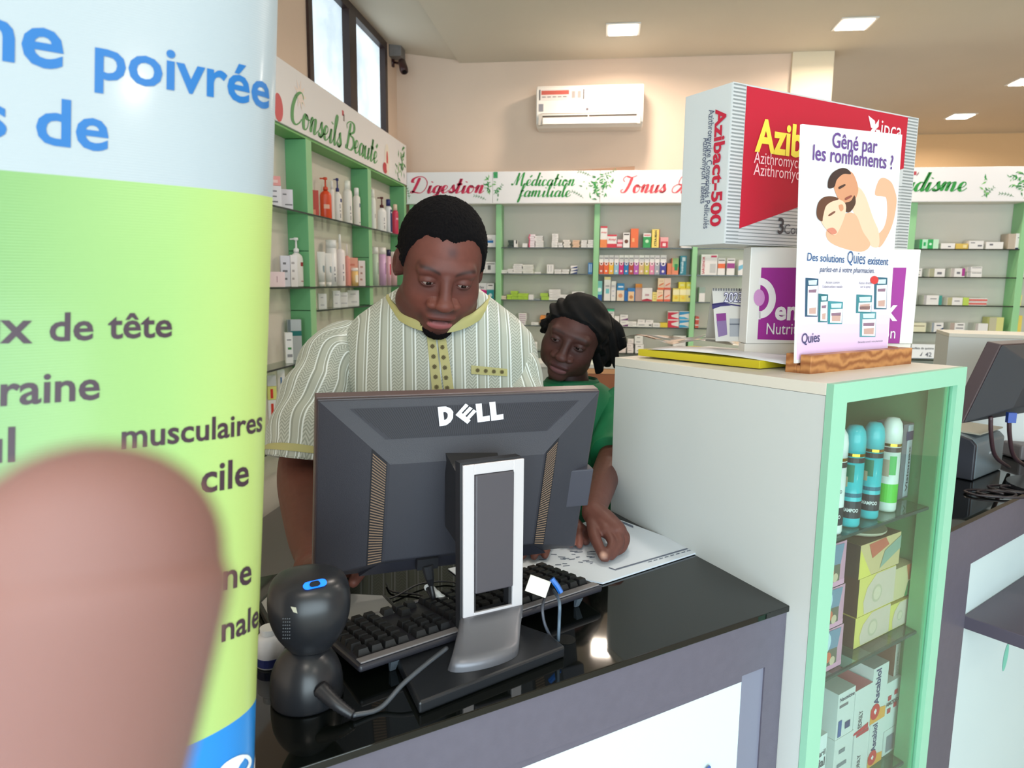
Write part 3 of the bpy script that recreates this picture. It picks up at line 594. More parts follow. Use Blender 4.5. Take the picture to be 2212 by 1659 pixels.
# the two small packs lying on the long flat ones, two yellow ones on the yellow row
for a, c, z0_, z1_, col, nm in ((1505, 1567, 1412, 1380, W_, 'small white pack lying on the long flat white one'), (1572, 1638, 1412, 1382, W_, 'white pack lying at the right end of the long flat white one')):
    p0 = at(1000 + a / 3.95, 600, Y=YF + .03); p1 = at(1000 + c / 3.95, 600, Y=YF + .03); za = at(1300, 340 + z0_ / 3.95, Y=YF + .03).z; zb = at(1300, 340 + z1_ / 3.95, Y=YF + .03).z
    base = SZ[3] + (za - SZ[3]) + .001
    pack('medicine_box', nm, 'box', 'medicine packs on the back shelves', frame((p0.x, YF + .03, base), (1, 0, 0)), p1.x - p0.x, zb - za, .07, col, ink(60, 1))
for a, c, nm in ((1845, 1903, 'small yellow pack on top of the yellow row, next to its partner'), (1908, 1961, 'small yellow pack on top of the yellow row, closest to the green upright')):
    p0 = at(1000 + a / 3.95, 600, Y=YF + .03); p1 = at(1000 + c / 3.95, 600, Y=YF + .03); za = at(1480, 340 + 1117 / 3.95, Y=YF + .03).z; zb = at(1480, 340 + 1065 / 3.95, Y=YF + .03).z
    pack('medicine_box', nm, 'box', 'medicine packs on the back shelves', frame((p0.x, YF + .035, za + .001), (1, 0, 0)), p1.x - p0.x, zb - za, .07, (246, 224, 40), [(.2, .3, .8, .7, (250, 240, 150))])
# shelf-edge price label
p0, p1 = at(1968, 760, Y=YF - .004), at(2044, 775, Y=YF - .004)
pack('price_label', 'white shelf-edge label with printed line and handwriting, under the Paludisme shelves', 'label', None, frame((p0.x, YF - .004, p1.z - .004), (1, 0, 0)), p1.x - p0.x, .10, .0015, (236, 240, 244), [('t', .02, .66, .98, 'sulfate de quinine 300 mg B', (50, 56, 70)), ('p', [(.25, .2), (.33, .5), (.3, .2)], (90, 96, 110)), ('t', .4, .16, .9, '42 15F', (90, 96, 110)), (0, 0, 1, .05, (110, 124, 140))])

# ------------------------------------------------------------------ shelving on the left wall
XS = -1.432
t = thing('shelving_unit', 'green uprights and glass shelves fixed along the left wall, holding bottles', 'shelving', (-1.49, 3.6, 0))
part(MB().box((XL + .001, 1.6, 0), (XL + .008, 5.08, 2.46), m_back), 'back_panel', t)
for y0, y1 in ((1.6, 1.66), (2.46, 2.52), (3.34, 3.405), (4.24, 4.30), (5.03, 5.08)):
    b = MB()
    zc = [0, .753, 1.11, 1.35, 1.467, 1.64, 1.82, 2.168]
    for za, zb in zip(zc[:-1], zc[1:]): b.box((XL + .009, y0, za + .002), (XS, y1, zb - .002), m_green2)
    b.box((XL + .009, y0 + .004, 0), (XS - .003, y1 - .004, 2.168), mat((30, 80, 45), .6)); b.box((XS, y0, 0), (XS + .0015, y1, 2.168), m_green)
    part(b, 'upright', t)
part(MB().box((XL + .009, 1.6, 2.17), (XS - .002, 5.06, 2.18), mat((120, 186, 110), .5)), 'soffit', t)
for z, ya, yb in ((1.82, 1.6, 5.02), (1.467, 1.6, 5.02), (1.11, 1.6, 5.02), (1.35, 3.41, 5.02), (.753, 1.6, 5.02)):
    b = MB(); b.box((XL + .0095, ya, z - .006), (XS + .004, yb, z), m_glass); b.box((XS + .0041, ya, z - .008), (XS + .009, yb, z), m_edge); part(b, 'glass_shelf', t)
b = MB(); b.box((XS + .02, 1.6, .0), (-.98, 4.74, .465), mat((70, 64, 64), .5)); tag(b.build('base_cabinet'), 'low dark grey cabinet standing along the left wall shelves', 'cabinet')
b = MB(); b.box((XS + .012, 1.59, .467), (-.97, 4.75, .49), mat((92, 86, 86), .35)); tag(b.build('worktop'), 'dark grey top of the low cabinet along the left wall', 'worktop')
# the sign over it
t = thing('wall_sign', 'long white header sign reading Conseils Beauté along the left wall', 'sign', (XS, 3.6, 2.175), 'header signs over the shelves')
xs2 = XS + .008
part(MB().box((XL + .009, 1.6, 2.182), (xs2, 5.075, 2.455), m_sign), 'board', t, bevel=.002)
U, Z = V((0, 1, 0)), V((0, 0, 1))
def sl(s_, p0, p1, m, h, wt=1.0):
    b = MB(); q0, q1 = at(*p0, X=xs2), at(*p1, X=xs2); b.text('', q0, U, Z, m, w=(q1 - q0).dot(U), h=h, geo=script_geo(s_, wt), lift=.0015); part(b, 'lettering', t)
m_gf = mat((92, 162, 98), .5, name='soft green print')
sl('Conseils', (628, 266), (738, 308), m_gf, .17, 1.25); sl('Beauté', (745, 320), (817, 350), m_gf, .17, 1.25)
b = MB(); rnd2 = random.Random(5)
for px, py, n_ in ((870, 345, 26), (862, 375, 12)):
    for _ in range(n_):
        q = at(px + rnd2.gauss(0, 5), py + rnd2.gauss(0, 14), X=xs2); q.z = min(max(q.z, 2.2), 2.43); q.y = min(q.y, 5.0); leaf(b, q, U, Z, .03 + rnd2.random() * .03, rnd2.random() * 6.3, rnd2.choice([m_gr, m_gd, m_gl]), .001 + rnd2.random() * .001)
part(b, 'printed_leaves', t)
b = MB(); q = at(836, 345, X=xs2); b.poly([q + V((.001, .05 * cos(a), .10 * sin(a))) for a in [i * pi / 9 for i in range(18)]], mat((244, 236, 222), .5))
b.poly([q + V((.0016, .0 + .018 * cos(a), .055 * sin(a))) for a in [i * pi / 8 for i in range(16)]], mat((214, 80, 80), .5)); b.poly([q + V((.002, -.05 + .045 * cos(a), -.06 + .035 * sin(a))) for a in [i * pi / 8 for i in range(16)]], mat((200, 60, 70), .5))
b.poly([q + V((.0023, .02 * cos(a), -.05 + .03 * sin(a))) for a in [i * pi / 8 for i in range(16)]], mat((250, 232, 220), .5)); part(b, 'flower_print', t)
b = MB(); q = at(601, 232, X=xs2); b.poly([q + V((.001, .045 * cos(a), .06 * sin(a))) for a in [i * pi / 9 for i in range(18)]], mat((216, 90, 96), .5)); part(b, 'flower_print', t)
b = MB(); q = at(648, 205, X=xs2)
for i in range(9): leaf(b, q, U, Z, .07, i * .7, mat((248, 232, 224), .5), .001 + i * .0001)
part(b, 'flower_print', t)
b = MB(); q = at(741, 244, X=xs2); b.box((xs2, q.y - .015, q.z - .015), (xs2 + .001, q.y + .01, q.z + .012), mat((200, 80, 90), .5)); b.box((xs2, q.y - .0, q.z - .04), (xs2 + .001, q.y + .02, q.z - .005), mat((150, 140, 140), .5)); part(b, 'pharmacy_logo', t)


# bottles
def bottle(name, lab, cat, group, px, wpx, ytop, z, kind, col, cap, label=None, X=-1.488, script=None):
    p = at(px, 600, X=X); p.z = z; dep = (RM.inverted() @ (p - CAM)).z * -1; d = wpx * dep / 1540; d = min(d, .105)
    zt = at(px, ytop, X=X).z; h = zt - z; r = d / 2
    mb_, mc = mat(col, .3), mat(cap, .35)
    t = thing(name, lab, cat, p, group); O = (p.x, p.y, z + .0008); b = MB(); c = MB()
    sy = .62 if kind in ('pump', 'bottle', 'spray') else 1
    sy = 1 if r < .028 else sy; sx = 1
    M = Matrix.Translation(V(O)) @ Matrix.Rotation(radians(40), 4, 'Z')
    if kind == 'pump':
        hb = h * .70
        b.lathe([(.0001, 0), (r * .92, 0), (r, h * .02), (r, hb * .82), (r * .86, hb * .9), (r * .45, hb * .97), (r * .3, hb), (.0001, hb)], mb_, (0, 0, 0), M=M, sy=sy)
        c.lathe([(.0001, hb), (r * .42, hb), (r * .42, hb + h * .07), (r * .16, hb + h * .09), (r * .14, h - h * .06), (r * .36, h - h * .05), (r * .34, h), (.0001, h)], mc, (0, 0, 0), M=M)
        q = M @ V((-r * .95, 0, h - h * .035)); q2 = M @ V((r * .3, 0, h - .02 * h)); c.tube([q2, q], r * .12, mc)
    elif kind in ('bottle', 'spray'):
        hb = h * (.80 if kind == 'bottle' else .72); rc = r * (.62 if kind == 'bottle' else .3)
        b.lathe([(.0001, 0), (r * .92, 0), (r, h * .02), (r, hb * .88), (r * .9, hb * .95), (rc, hb), (.0001, hb)], mb_, (0, 0, 0), M=M, sy=sy)
        c.lathe([(.0001, hb), (rc, hb), (rc * (1 if kind == 'bottle' else .7), h * .99), (rc * .6, h), (.0001, h)], mc, (0, 0, 0), M=M)
    elif kind == 'cyl':
        hb = h * .82; b.lathe([(.0001, 0), (r, 0), (r, hb), (.0001, hb)], mb_, (0, 0, 0), M=M); c.lathe([(.0001, hb), (r * .98, hb), (r * .98, h), (.0001, h)], mc, (0, 0, 0), M=M)
    elif kind == 'tube':
        n = 16; hb = h; rings = []
        for k_, (zz, e, f) in enumerate(((h * .12, .8, .8), (h * .5, .95, .6), (h * .96, 1.1, .08), (h, 1.12, .04))):
            rings.append([M @ V((r * e * cos(2 * pi * i / n), r * f * sin(2 * pi * i / n), zz)) for i in range(n)])
        b.loft(rings, mb_); c.lathe([(.0001, 0), (r * .75, 0), (r * .8, h * .12), (.0001, h * .12)], mc, (0, 0, 0), M=M)
    part(b, 'bottle_body' if kind != 'tube' else 'tube_body', t, smooth=True); part(c, 'pump' if kind == 'pump' else 'cap', t, smooth=True)
    if label:
        lb = MB(); n = 9
        for (v0, v1, a0_, a1_, lc) in label:
            vs = []; rr = r * 1.006
            for i in range(n + 1):
                a = radians(-60 + (a0_ + (a1_ - a0_) * i / n) * 120) - radians(40) + radians(-35)
                for zz in (v0 * h, v1 * h): vs.append(M @ V((rr * cos(a), rr * sin(a) * (sy if kind != 'tube' else .6) - (0.0004), zz)))
            lb.add(vs, [(2 * i, 2 * i + 2, 2 * i + 3, 2 * i + 1) for i in range(n)], mat(lc, .4))
        part(lb, 'label', t)
    return t


WB = (240, 236, 232); LT = [(.25, .27, .45, .6, (90, 90, 110)), (.32, .42, .48, .55, (120, 120, 140)), (.1, .2, .5, .58, (110, 110, 120))]
c8 = lambda x: 640 + x / 8.507
y8 = lambda y: 380 + y / 8.507
G1 = 'bottles on the upper left shelf'
for lab, x0_, x1_, tp, kind, col, cap, lb in (
        ('white bottle half hidden behind the orange pump bottle on the upper left shelf', 652, 740, 110, 'bottle', WB, WB, None),
        ('large orange pump bottle with a gold collar on the upper left shelf', 462, 700, 50, 'pump', (226, 78, 38), (220, 80, 50), [(.26, .36, .1, .6, (240, 190, 170))]),
        ('white pump bottle with navy pump and round navy badge on the upper left shelf', 710, 880, 65, 'pump', WB, (40, 44, 110), [(.46, .54, .55, .95, (50, 60, 120))] + LT),
        ('tall cream bottle with a white cap beside the navy pump bottle', 885, 1065, 105, 'bottle', WB, (246, 246, 238), LT),
        ('medium white bottle with rounded white cap between cream and blue-capped bottles', 1068, 1210, 235, 'bottle', WB, (250, 250, 250), [(.5, .6, .6, .8, (60, 70, 120)), (.1, .12, .5, .9, (150, 150, 160))]),
        ('pale blue bottle with a bright blue cap on the upper left shelf', 1200, 1365, 280, 'bottle', (196, 214, 232), (34, 74, 190), [(.2, .5, .3, .8, (236, 240, 244)), (.06, .12, .4, .8, (70, 80, 110))]),
        ('slim white bottle with white cap, right of the blue-capped bottle', 1370, 1490, 260, 'bottle', (238, 242, 238), (244, 244, 240), [(.3, .4, .5, .75, (190, 190, 190)), (.02, .05, .7, .9, (60, 60, 60))]),
        ('white bottle with a maroon pump on the upper left shelf', 1495, 1690, 400, 'pump', (240, 240, 242), (92, 34, 40), LT),
        ('white and navy bottle with a navy cap near the wall corner', 1640, 1780, 440, 'bottle', (232, 234, 240), (34, 40, 110), [(.06, .7, .45, 1, (50, 54, 110)), (.6, .64, .6, .8, (230, 230, 240))]),
        ('crimson bottle with a pale cap near the wall corner', 1775, 1895, 530, 'bottle', (214, 60, 96), (246, 216, 200), [(.5, .56, .3, .9, (240, 170, 190))]),
        ('teal bottle closest to the wall corner on the upper left shelf', 1892, 1985, 590, 'bottle', (90, 180, 172), (220, 240, 226), None)):
    bottle('lotion_bottle', lab, 'bottle', G1, c8((x0_ + x1_) / 2), (x1_ - x0_) / 8.507 * (.9 if kind != 'bottle' else .95), y8(tp), 1.82, kind, col, cap, lb)
c2 = lambda x: 560 + x / 3.318
y2 = lambda y: 380 + y / 3.318


def wallbox(lab, px, wpx, ytop, z, col, prints=(), name='cosmetics_box', cat='box', X=-1.47, d=.05, zb=None):
    p = at(px - wpx / 2, 600, X=X); dep = (RM.inverted() @ (p - CAM)).z * -1; w = wpx * dep / 1540 / .9; zt = at(px, ytop, X=X).z
    dirx = V((cos(radians(35)), sin(radians(35)), 0))
    w = min(w, .085); M = frame(V((X + .03 - w * .8, p.y, z + .001)), dirx)
    return pack(name, lab, cat, 'boxes on the left wall shelves', M, w, zt - z, min(d, .03), col, prints)


wallbox('narrow red-orange carton left of the orange pump bottle', c8(390), 21, y8(300), 1.82, (206, 70, 56), [(.3, .0, .7, .25, (240, 150, 120)), ('side', (180, 50, 40))])
wallbox('grey and rose carton at the banner edge on the upper left shelf', c2(152), 26, y2(88), 1.82, (226, 220, 226), ink(1, 3))
wallbox('rose pink carton lying on the grey carton, upper left shelf', c2(150), 26, y2(20), at(c2(150), y2(86), X=-1.47).z, (226, 150, 146), [(.2, .3, .8, .6, (240, 200, 196))])
wallbox('small grey carton beside the green upright on the upper left shelf', c2(232), 22, y2(112), 1.82, (224, 220, 230), ink(2, 2))
G2 = 'bottles on the middle left shelf'
wallbox('pale grey carton standing behind the pink carton on the middle left shelf', c2(193), 18, y2(575), 1.467, (226, 224, 236), ink(3, 3), X=-1.50)
wallbox('wide pale pink carton at the banner edge on the middle left shelf', c2(160), 32, y2(690), 1.467, (240, 212, 214), [(.5, .3, .54, .7, (170, 120, 130)), ('side', (232, 184, 190))], X=-1.45)
wallbox('slim tall white carton left of the white pump bottle', c2(242), 13, y2(570), 1.467, (246, 240, 240), ink(4, 3, (190, 180, 180)))
for lab, x0_, x1_, tp, kind, col, cap, lb in (
        ('white pump bottle with a small red label on the middle left shelf', 222, 322, 445, 'pump', (246, 244, 242), (246, 246, 246), [(.42, .5, .6, .95, (170, 50, 60)), (.1, .12, .6, .9, (180, 110, 120))]),
        ('cream pump bottle with dark red label behind the white pump bottle', 305, 398, 480, 'pump', (244, 238, 224), (220, 232, 220), [(.45, .55, .3, .8, (150, 40, 40)), (.12, .16, .5, 1, (214, 70, 130))]),
        ('white squeeze tube standing on its cap, left one of two', 417, 476, 545, 'tube', (244, 246, 246), (240, 240, 240), [(.4, .6, .5, .8, (150, 170, 180))]),
        ('white squeeze tube standing on its cap, right one of two', 470, 524, 555, 'tube', (246, 246, 246), (240, 240, 240), [(.4, .6, .5, .8, (150, 170, 180))]),
        ('broad white bottle with a broad white lid on the middle left shelf', 478, 562, 462, 'cyl', (248, 248, 250), (240, 242, 244), LT),
        ('tall white spray bottle with a thin nozzle on the middle left shelf', 545, 622, 420, 'spray', (250, 240, 242), (250, 250, 250), LT),
        ('salmon pink bottle with a small white cap', 608, 656, 490, 'spray', (238, 160, 150), (246, 240, 240), None),
        ('small golden jar in front of the peach cartons', 658, 712, 660, 'cyl', (240, 200, 130), (250, 246, 240), [(.2, .6, .3, .8, (250, 240, 220))]),
        ('pale green bottle with a white cap on the middle left shelf', 812, 858, 512, 'cyl', (206, 226, 210), (244, 246, 244), [(.3, .6, .6, .8, (120, 160, 140))]),
        ('lilac bottle with a white cap on the middle left shelf', 857, 914, 515, 'cyl', (222, 180, 222), (246, 240, 240), [(.3, .6, .6, .8, (150, 90, 150))]),
        ('pink bottle with a navy cap on the middle left shelf', 912, 948, 530, 'cyl', (240, 190, 210), (40, 40, 80), [(.3, .6, .4, .8, (200, 60, 90))]),
        ('rose bottle half hidden by the man at the end of the middle left shelf', 944, 990, 545, 'cyl', (240, 196, 204), (250, 240, 240), None)):
    bottle('lotion_bottle', lab, 'bottle', G2, c2((x0_ + x1_) / 2), (x1_ - x0_) / 3.318 * .92, y2(tp), 1.467, kind, col, cap, lb, X=-1.487 if 'jar' not in lab else -1.455)
wallbox('peach carton behind the golden jar', c2(690), 18, y2(590), 1.467, (236, 170, 150), ink(6, 3, (220, 130, 110)), X=-1.50)
wallbox('white and grey carton beside the peach carton', c2(738), 13, y2(610), 1.467, (236, 228, 228), ink(7, 3, (190, 150, 140)))
wallbox('white and rose carton next to the pale green bottle', c2(783), 16, y2(612), 1.467, (240, 222, 220), ink(8, 3, (210, 140, 130)))
for lab, x0_, x1_, tp in (('low white jar above the man\'s shoulder', 425, 478, 845), ('white carton above the man\'s shoulder', 528, 575, 823), ('small white carton above the man\'s shoulder, right of the larger one', 580, 640, 835), ('white carton nearest the man\'s collar on the short shelf', 660, 735, 820)):
    wallbox(lab, c2((x0_ + x1_) / 2), (x1_ - x0_) / 3.318, y2(tp), 1.35, (240, 240, 240), ink(len(lab), 2, (200, 200, 205)))
wallbox('narrow white carton with green sprig left of the man\'s shoulder', 617, 14, 719, 1.11, (244, 244, 244), [(.2, .75, .8, .78, (70, 70, 80)), (.3, .45, .8, .52, (60, 140, 70)), (.2, .2, .9, .3, (150, 150, 155))])
wallbox('grey and teal carton behind the man\'s shoulder', 640, 26, 690, 1.11, (190, 200, 206), [(.1, .6, 1, .72, (20, 120, 120)), (0, 0, .2, 1, (110, 124, 130))], X=-1.49)
_z = .754
for lab, tp, col, pr in (('white carton with green print, bottom of the stack low on the left wall', 945, (232, 236, 232), [(.2, .5, .8, .7, (110, 180, 130))]), ('white carton with red mark, second in the stack low on the left wall', 866, (236, 234, 230), [(.3, .5, .6, .9, (214, 60, 40))]),
                         ('yellow carton with red square in the stack low on the left wall', 836, (226, 226, 130), [(.3, .1, .6, .8, (214, 50, 40))]), ('grey carton on top of the stack low on the left wall', 812, (206, 208, 206), [])):
    wallbox(lab, 577, 17, tp, _z, col, pr); _z = at(577, tp, X=-1.47).z + .0015
wallbox('white upright carton low on the left wall shelf', 596, 14, 800, .754, (240, 240, 240), [(.4, .8, .6, .9, (60, 120, 180))])
# ------------------------------------------------------------------ the sales counter
A = V((.307, 1.095, 0)); Bp = V((-.297, .631, 0)); uc = (Bp - A).normalized(); sc = (V((.026, 1.53, 0)) - A).normalized()
nf = V((0, 0, 1)).cross(uc); nf = nf if nf.y < 0 else -nf      # outward normal of the counter front
L = 1.25; DP = .515
m_top = mat((9, 12, 10), .04, name='black glass counter top', spec=.6); m_lam = mat((92, 88, 101), .45, name='purple grey laminate', bump=.1, bscale=400, noise=.04, nscale=60)
m_lam2 = mat((78, 73, 86), .45, name='dark laminate'); m_wp = mat((206, 224, 226), .35, name='white counter panel')
t = thing('sales_counter', 'dark sales counter with black glass top and white inset front panel', 'counter', (A + uc * L / 2 + sc * DP / 2))
def cpt(u, s, z): return A + uc * u + sc * s + V((0, 0, z))
def cblock(b, u0, u1, s0, s1, z0, z1, m):
    return b.prism([cpt(u0, s0, z0), cpt(u0, s1, z0), cpt(u1, s1, z0), cpt(u1, s0, z0)], [cpt(u0, s0, z1), cpt(u0, s1, z1), cpt(u1, s1, z1), cpt(u1, s0, z1)], m)
b = MB(); cblock(b, 0, L, 0, DP, .990, 1.0, m_top); o = part(b, 'glass_top', t, bevel=.001)
b = MB(); cblock(b, .004, L - .01, .02, DP - .01, 0, .989, m_lam2); part(b, 'carcass', t)
# fascia plane: frame of laminate with the white panel let in
fo = A + sc * .004; pw = atp(1605, 1475, fo, nf); uw = (pw - A).dot(uc); zw = pw.z; ps = atp(1651, 1460, fo, nf); us = (ps - A).dot(uc)
b = MB(); cblock(b, .004, L - .01, .004, .0195, zw + .012, .989, m_lam); cblock(b, .004, us, .004, .0195, 0, zw + .012, m_lam); part(b, 'front_frame', t)
b = MB(); cblock(b, us, uw, .007, .0195, .0, zw + .012, mat((120, 122, 140), .4)); cblock(b, uw, L - .01, .007, .0195, zw, zw + .012, m_lam); part(b, 'inner_strip', t)
b = MB(); cblock(b, uw, L - .01, .0075, .0195, 0, zw, m_wp); part(b, 'white_panel', t)
q = atp(1525, 1655, fo, nf); b = MB(); b.poly([q + uc * x + V((0, 0, z)) + nf * .0005 for x, z in ((-.012, -.03), (-.010, -.004), (-.006, .000), (-.001, -.003), (.004, -.008), (.018, -.02), (.02, -.03))], mat((60, 90, 150), .5)); part(b, 'panel_print', t)
p = at(1222, 1381, z=1.0006); b = MB(); b.lathe([(.0001, 0), (.014, 0), (.014, .0006), (.0001, .0006)], mat((3, 3, 3), .9), (p.x, p.y, 1.0001), n=28); part(b, 'cable_hole', t)
# rosy-grey lower filler below the cabinet front: nothing

# ------------------------------------------------------------------ glazed display cabinet, grey side panel towards us
m_grey = mat((204, 208, 206), .5, name='pale grey laminate', bump=.04); m_mint = mat((146, 200, 172), .45, name='mint green laminate')
P0 = V((.325, 1.06, 0)); P1 = V((.030, 1.532, 0)); P2 = V((.630, 1.330, 0)); P3 = P1 + (P2 - P0)
uf = (P2 - P0).normalized(); us_ = (P1 - P0).normalized(); wf = (P2 - P0).length; ws = (P1 - P0).length
zt0, zt1, zt2 = 1.359, 1.341, 1.360
def kp(f, s, z): return P0 + uf * f + us_ * s + V((0, 0, z))
def kz(f, s): return zt0 + (zt1 - zt0) * s / ws + (zt2 - zt0) * f / wf
def kblock(b, f0, f1, s0, s1, z0, z1, m):
    """z1 None: follow the slightly sagging top"""
    g = lambda f, s, z: kp(f, s, kz(f, s) + z)
    zz = (lambda f, s: kz(f, s) + z1) if z1 <= 0 else (lambda f, s: z1)
    za = (lambda f, s: kz(f, s) + z0) if z0 < 0 else (lambda f, s: z0)
    c = [(f0, s0), (f0, s1), (f1, s1), (f1, s0)]
    return b.prism([kp(f, s, za(f, s)) for f, s in c], [kp(f, s, zz(f, s)) for f, s in c], m)
t = thing('display_cabinet', 'grey and mint green display cabinet with a glazed front, full of shampoo and medicine', 'cabinet', kp(wf / 2, ws / 2, 0))
th = .018
part(kblock(MB(), 0, th, .0, ws, 0.0001, -.0185, m_grey), 'side_panel', t)
part(kblock(MB(), wf - th, wf, .0, ws, 0.0001, -.0185, m_grey), 'side_panel', t)
part(kblock(MB(), -.001, wf + .001, -.001, ws, -.018, -0.00001, mat((222, 216, 204), .4)), 'top_panel', t, bevel=.001)
part(kblock(MB(), th, wf - th, ws - .01, ws, .0001, -.0185, mat((176, 180, 174), .5)), 'back_panel', t)
part(kblock(MB(), th, wf - th, 0.002, ws - .011, .04, .06, m_grey), 'bottom_panel', t)
b = MB(); fw_ = .036
kblock(b, -.001, fw_, -.014, -.0012, 0.0001, -.0001, m_mint); kblock(b, wf - .030, wf, -.014, -.0012, .0001, -.0001, m_mint); kblock(b, fw_, wf - .030, -.014, -.0012, -.030, -.0001, m_mint); kblock(b, fw_, wf - .03, -.014, -.0012, .0001, .08, m_mint)
kblock(b, wf - .045, wf - th - .001, .0, .03, .061, -.0195, m_green2)
part(b, 'door_frame', t)
part(kblock(MB(), fw_ - .003, wf - .03, -.006, -.003, .08, -.030, glassmat('cabinet glass', (244, 252, 250), .05)), 'glass_pane', t)
part(kblock(MB(), th + .001, th + .006, .001, ws - .012, .061, -.0195, mat((120, 150, 138), .6)), 'inner_lining', t)
part(kblock(MB(), wf - th - .006, wf - th - .001, .031, ws - .012, .061, -.0195, m_green2), 'inner_lining', t)
# glass shelves: heights from where their front edges show
def kfz(px, py, s=.02): return atp(px, py, kp(0, s, 0), uf.cross(V((0, 0, 1)))).z
Zs1 = kfz(1930, 1112); Zs2 = kfz(1880, 1402); Zs3 = kfz(1905, 1648, .03)
for z in (Zs1, Zs2, Zs3):
    b = MB(); kblock(b, th + .007, wf - .046, .012, ws - .02, z - .005, z, glassmat('green shelf glass', (212, 236, 226), .06)); kblock(b, th + .007, wf - .046, .008, .0119, z - .005, z, mat((50, 80, 76), .2)); part(b, 'glass_shelf', t)
nfk = uf.cross(V((0, 0, 1)))
def kfit(px, s):
    """how far along the cabinet front a sight line falls at depth s"""
    return (atp(px, 1200, kp(0, s, 0), nfk) - kp(0, s, 0)).dot(uf)
def kfit2(px, py, s):
    q = atp(px, py, kp(0, s, 0), nfk) - kp(0, s, 0); return q.dot(uf), q.z
# shampoo bottles
AQ = (60, 196, 206)
for lab, px, ybase, ytop, w, capc, bodyc, foot, s, wd in (
        ('white coconut shampoo bottle with gold collar, left end of the cabinet shelf', 1806, 1140, 925, 44, (244, 246, 244), (244, 248, 246), (246, 248, 246), .030, 'SHAMPOO'),
        ('aqua shampoo bottle with gold collar, left of the two aqua ones', 1843, 1124, 918, 46, AQ, AQ, AQ, .034, 'SHAMPOO'),
        ('aqua shampoo bottle with gold collar, right of the two aqua ones', 1884, 1112, 912, 44, AQ, AQ, AQ, .038, 'SHAMPOO'),
        ('white shampoo bottle with a green foot band', 1922, 1104, 902, 44, (244, 248, 240), (236, 244, 236), (244, 248, 246), .042, None)):
    f, _ = kfit2(px, 1000, s); zt = kfit2(px, ytop, s)[1]; z = Zs1 + .001; h = zt - z; r = w / 2 / 1540 * 1.12 * 1.0
    c = kp(f, s, z); t2 = thing('shampoo_bottle', lab, 'bottle', c, 'shampoo bottles in the display cabinet')
    M = Matrix.Translation(c); hb = h * .70
    part(MB().lathe([(.0001, 0), (r * .93, 0), (r, .004), (r, hb), (.0001, hb)], mat(bodyc, .15), M=M, n=28), 'bottle_body', t2, smooth=True, bevel=0)
    part(MB().lathe([(.0001, hb + h * .03), (r * 1.02, hb + h * .03), (r * 1.02, h * .86), (r * .9, h * .94), (r * .6, h * .99), (.0001, h)], mat(capc, .2), M=M, n=28), 'cap', t2, smooth=True)
    part(MB().lathe([(r * .5, hb), (r * 1.03, hb + .0002), (r * 1.03, hb + h * .03), (r * .5, hb + h * .03)], mat((214, 160, 60), .2, metal=1), M=M, n=28), 'gold_collar', t2)
    lb = MB(); rr = r * 1.012; n = 14; aM = atan2(-c.y, -c.x)
    def band(v0, v1, a0, a1, mm, rr=rr):
        vs = []
        for i in range(n + 1):
            a = aM + radians(a0 + (a1 - a0) * i / n); vs += [M @ V((rr * cos(a), rr * sin(a), v0 * h)), M @ V((rr * cos(a), rr * sin(a), v1 * h))]
        lb.add(vs, [(2 * i, 2 * i + 2, 2 * i + 3, 2 * i + 1) for i in range(n)], mm)
    if foot == AQ or wd and bodyc != AQ: band(.09, .26, -100, 100, mat((36, 44, 56), .4))
    if bodyc == AQ: band(.30, .34, -100, 100, mat((30, 110, 130), .4)); band(.40, .50, -70, -20, mat((200, 180, 150), .5), rr * 1.01); band(.45, .62, -60, 10, mat((40, 120, 90), .5), rr * 1.008)
    if not wd: band(.10, .30, -100, 100, mat((90, 210, 70), .4)); band(.38, .56, -60, 0, mat((190, 170, 150), .5), rr * 1.01); band(.4, .6, 0, 40, mat((90, 190, 100), .5), rr * 1.01)
    band(.64, .69, -100, 100, mat((60, 54, 56), .4))
    part(lb, 'label', t2)
    if wd:
        sp_, fs_, tw = text_geo(wd, .03); b = MB(); hs = .045 * h / 1.0; arc = radians(95) if True else 0
        b.add([M @ V((rr * 1.02 * cos(aM - arc / 2 + arc * x / tw), rr * 1.02 * sin(aM - arc / 2 + arc * x / tw), h * .155 + y * hs * 1.1)) for x, y in sp_], fs_, mat((240, 240, 240), .5)); part(b, 'lettering', t2)
        if bodyc != AQ:
            sp_, fs_, tw = text_geo('COCO', .02); b = MB(); arc = radians(50)
            b.add([M @ V((rr * 1.02 * cos(aM - arc * .1 + arc * x / tw), rr * 1.02 * sin(aM - arc * .1 + arc * x / tw), h * .40 + y * hs)) for x, y in sp_], fs_, mat((60, 56, 60), .5)); part(b, 'lettering', t2)


def kpack(lab, px0, px1, ybot, ytop, s, col, prints=(), d=.06, zb=None, name='medicine_box', grp='packs in the display cabinet', yaw=0, cat='box', rough=.35):
    ym = (ybot + ytop) / 2 if ybot else ytop + 55
    f0 = kfit2(px0, ym, s)[0]; f1 = kfit2(px1, ym, s)[0]; f0 = max(f0, th + .008); f1 = min(f1, wf - .028); z0_ = zb if zb is not None else kfit2(px0, ybot, s)[1]; z1_ = kfit2((px0 + px1) / 2, ytop, s)[1]
    M = frame(kp(f0, s, z0_), uf) @ Matrix.Rotation(yaw, 4, 'Z')
    pack(name, lab, cat, grp, M, f1 - f0, z1_ - z0_, d, col, prints, rough=rough); return z1_


kpack('clear bagged grey carton with a white label strip, right of the shampoo', 1946, 1990, 1080, 915, .06, (130, 130, 140), [(.45, .02, .95, .98, (214, 222, 232)), ('v', .85, .08, .7, 'Visiomax', (60, 60, 80), .3), (.3, .78, 1, .9, (40, 60, 110)), ('side', (100, 110, 120))], zb=Zs1 + .001, d=.05)
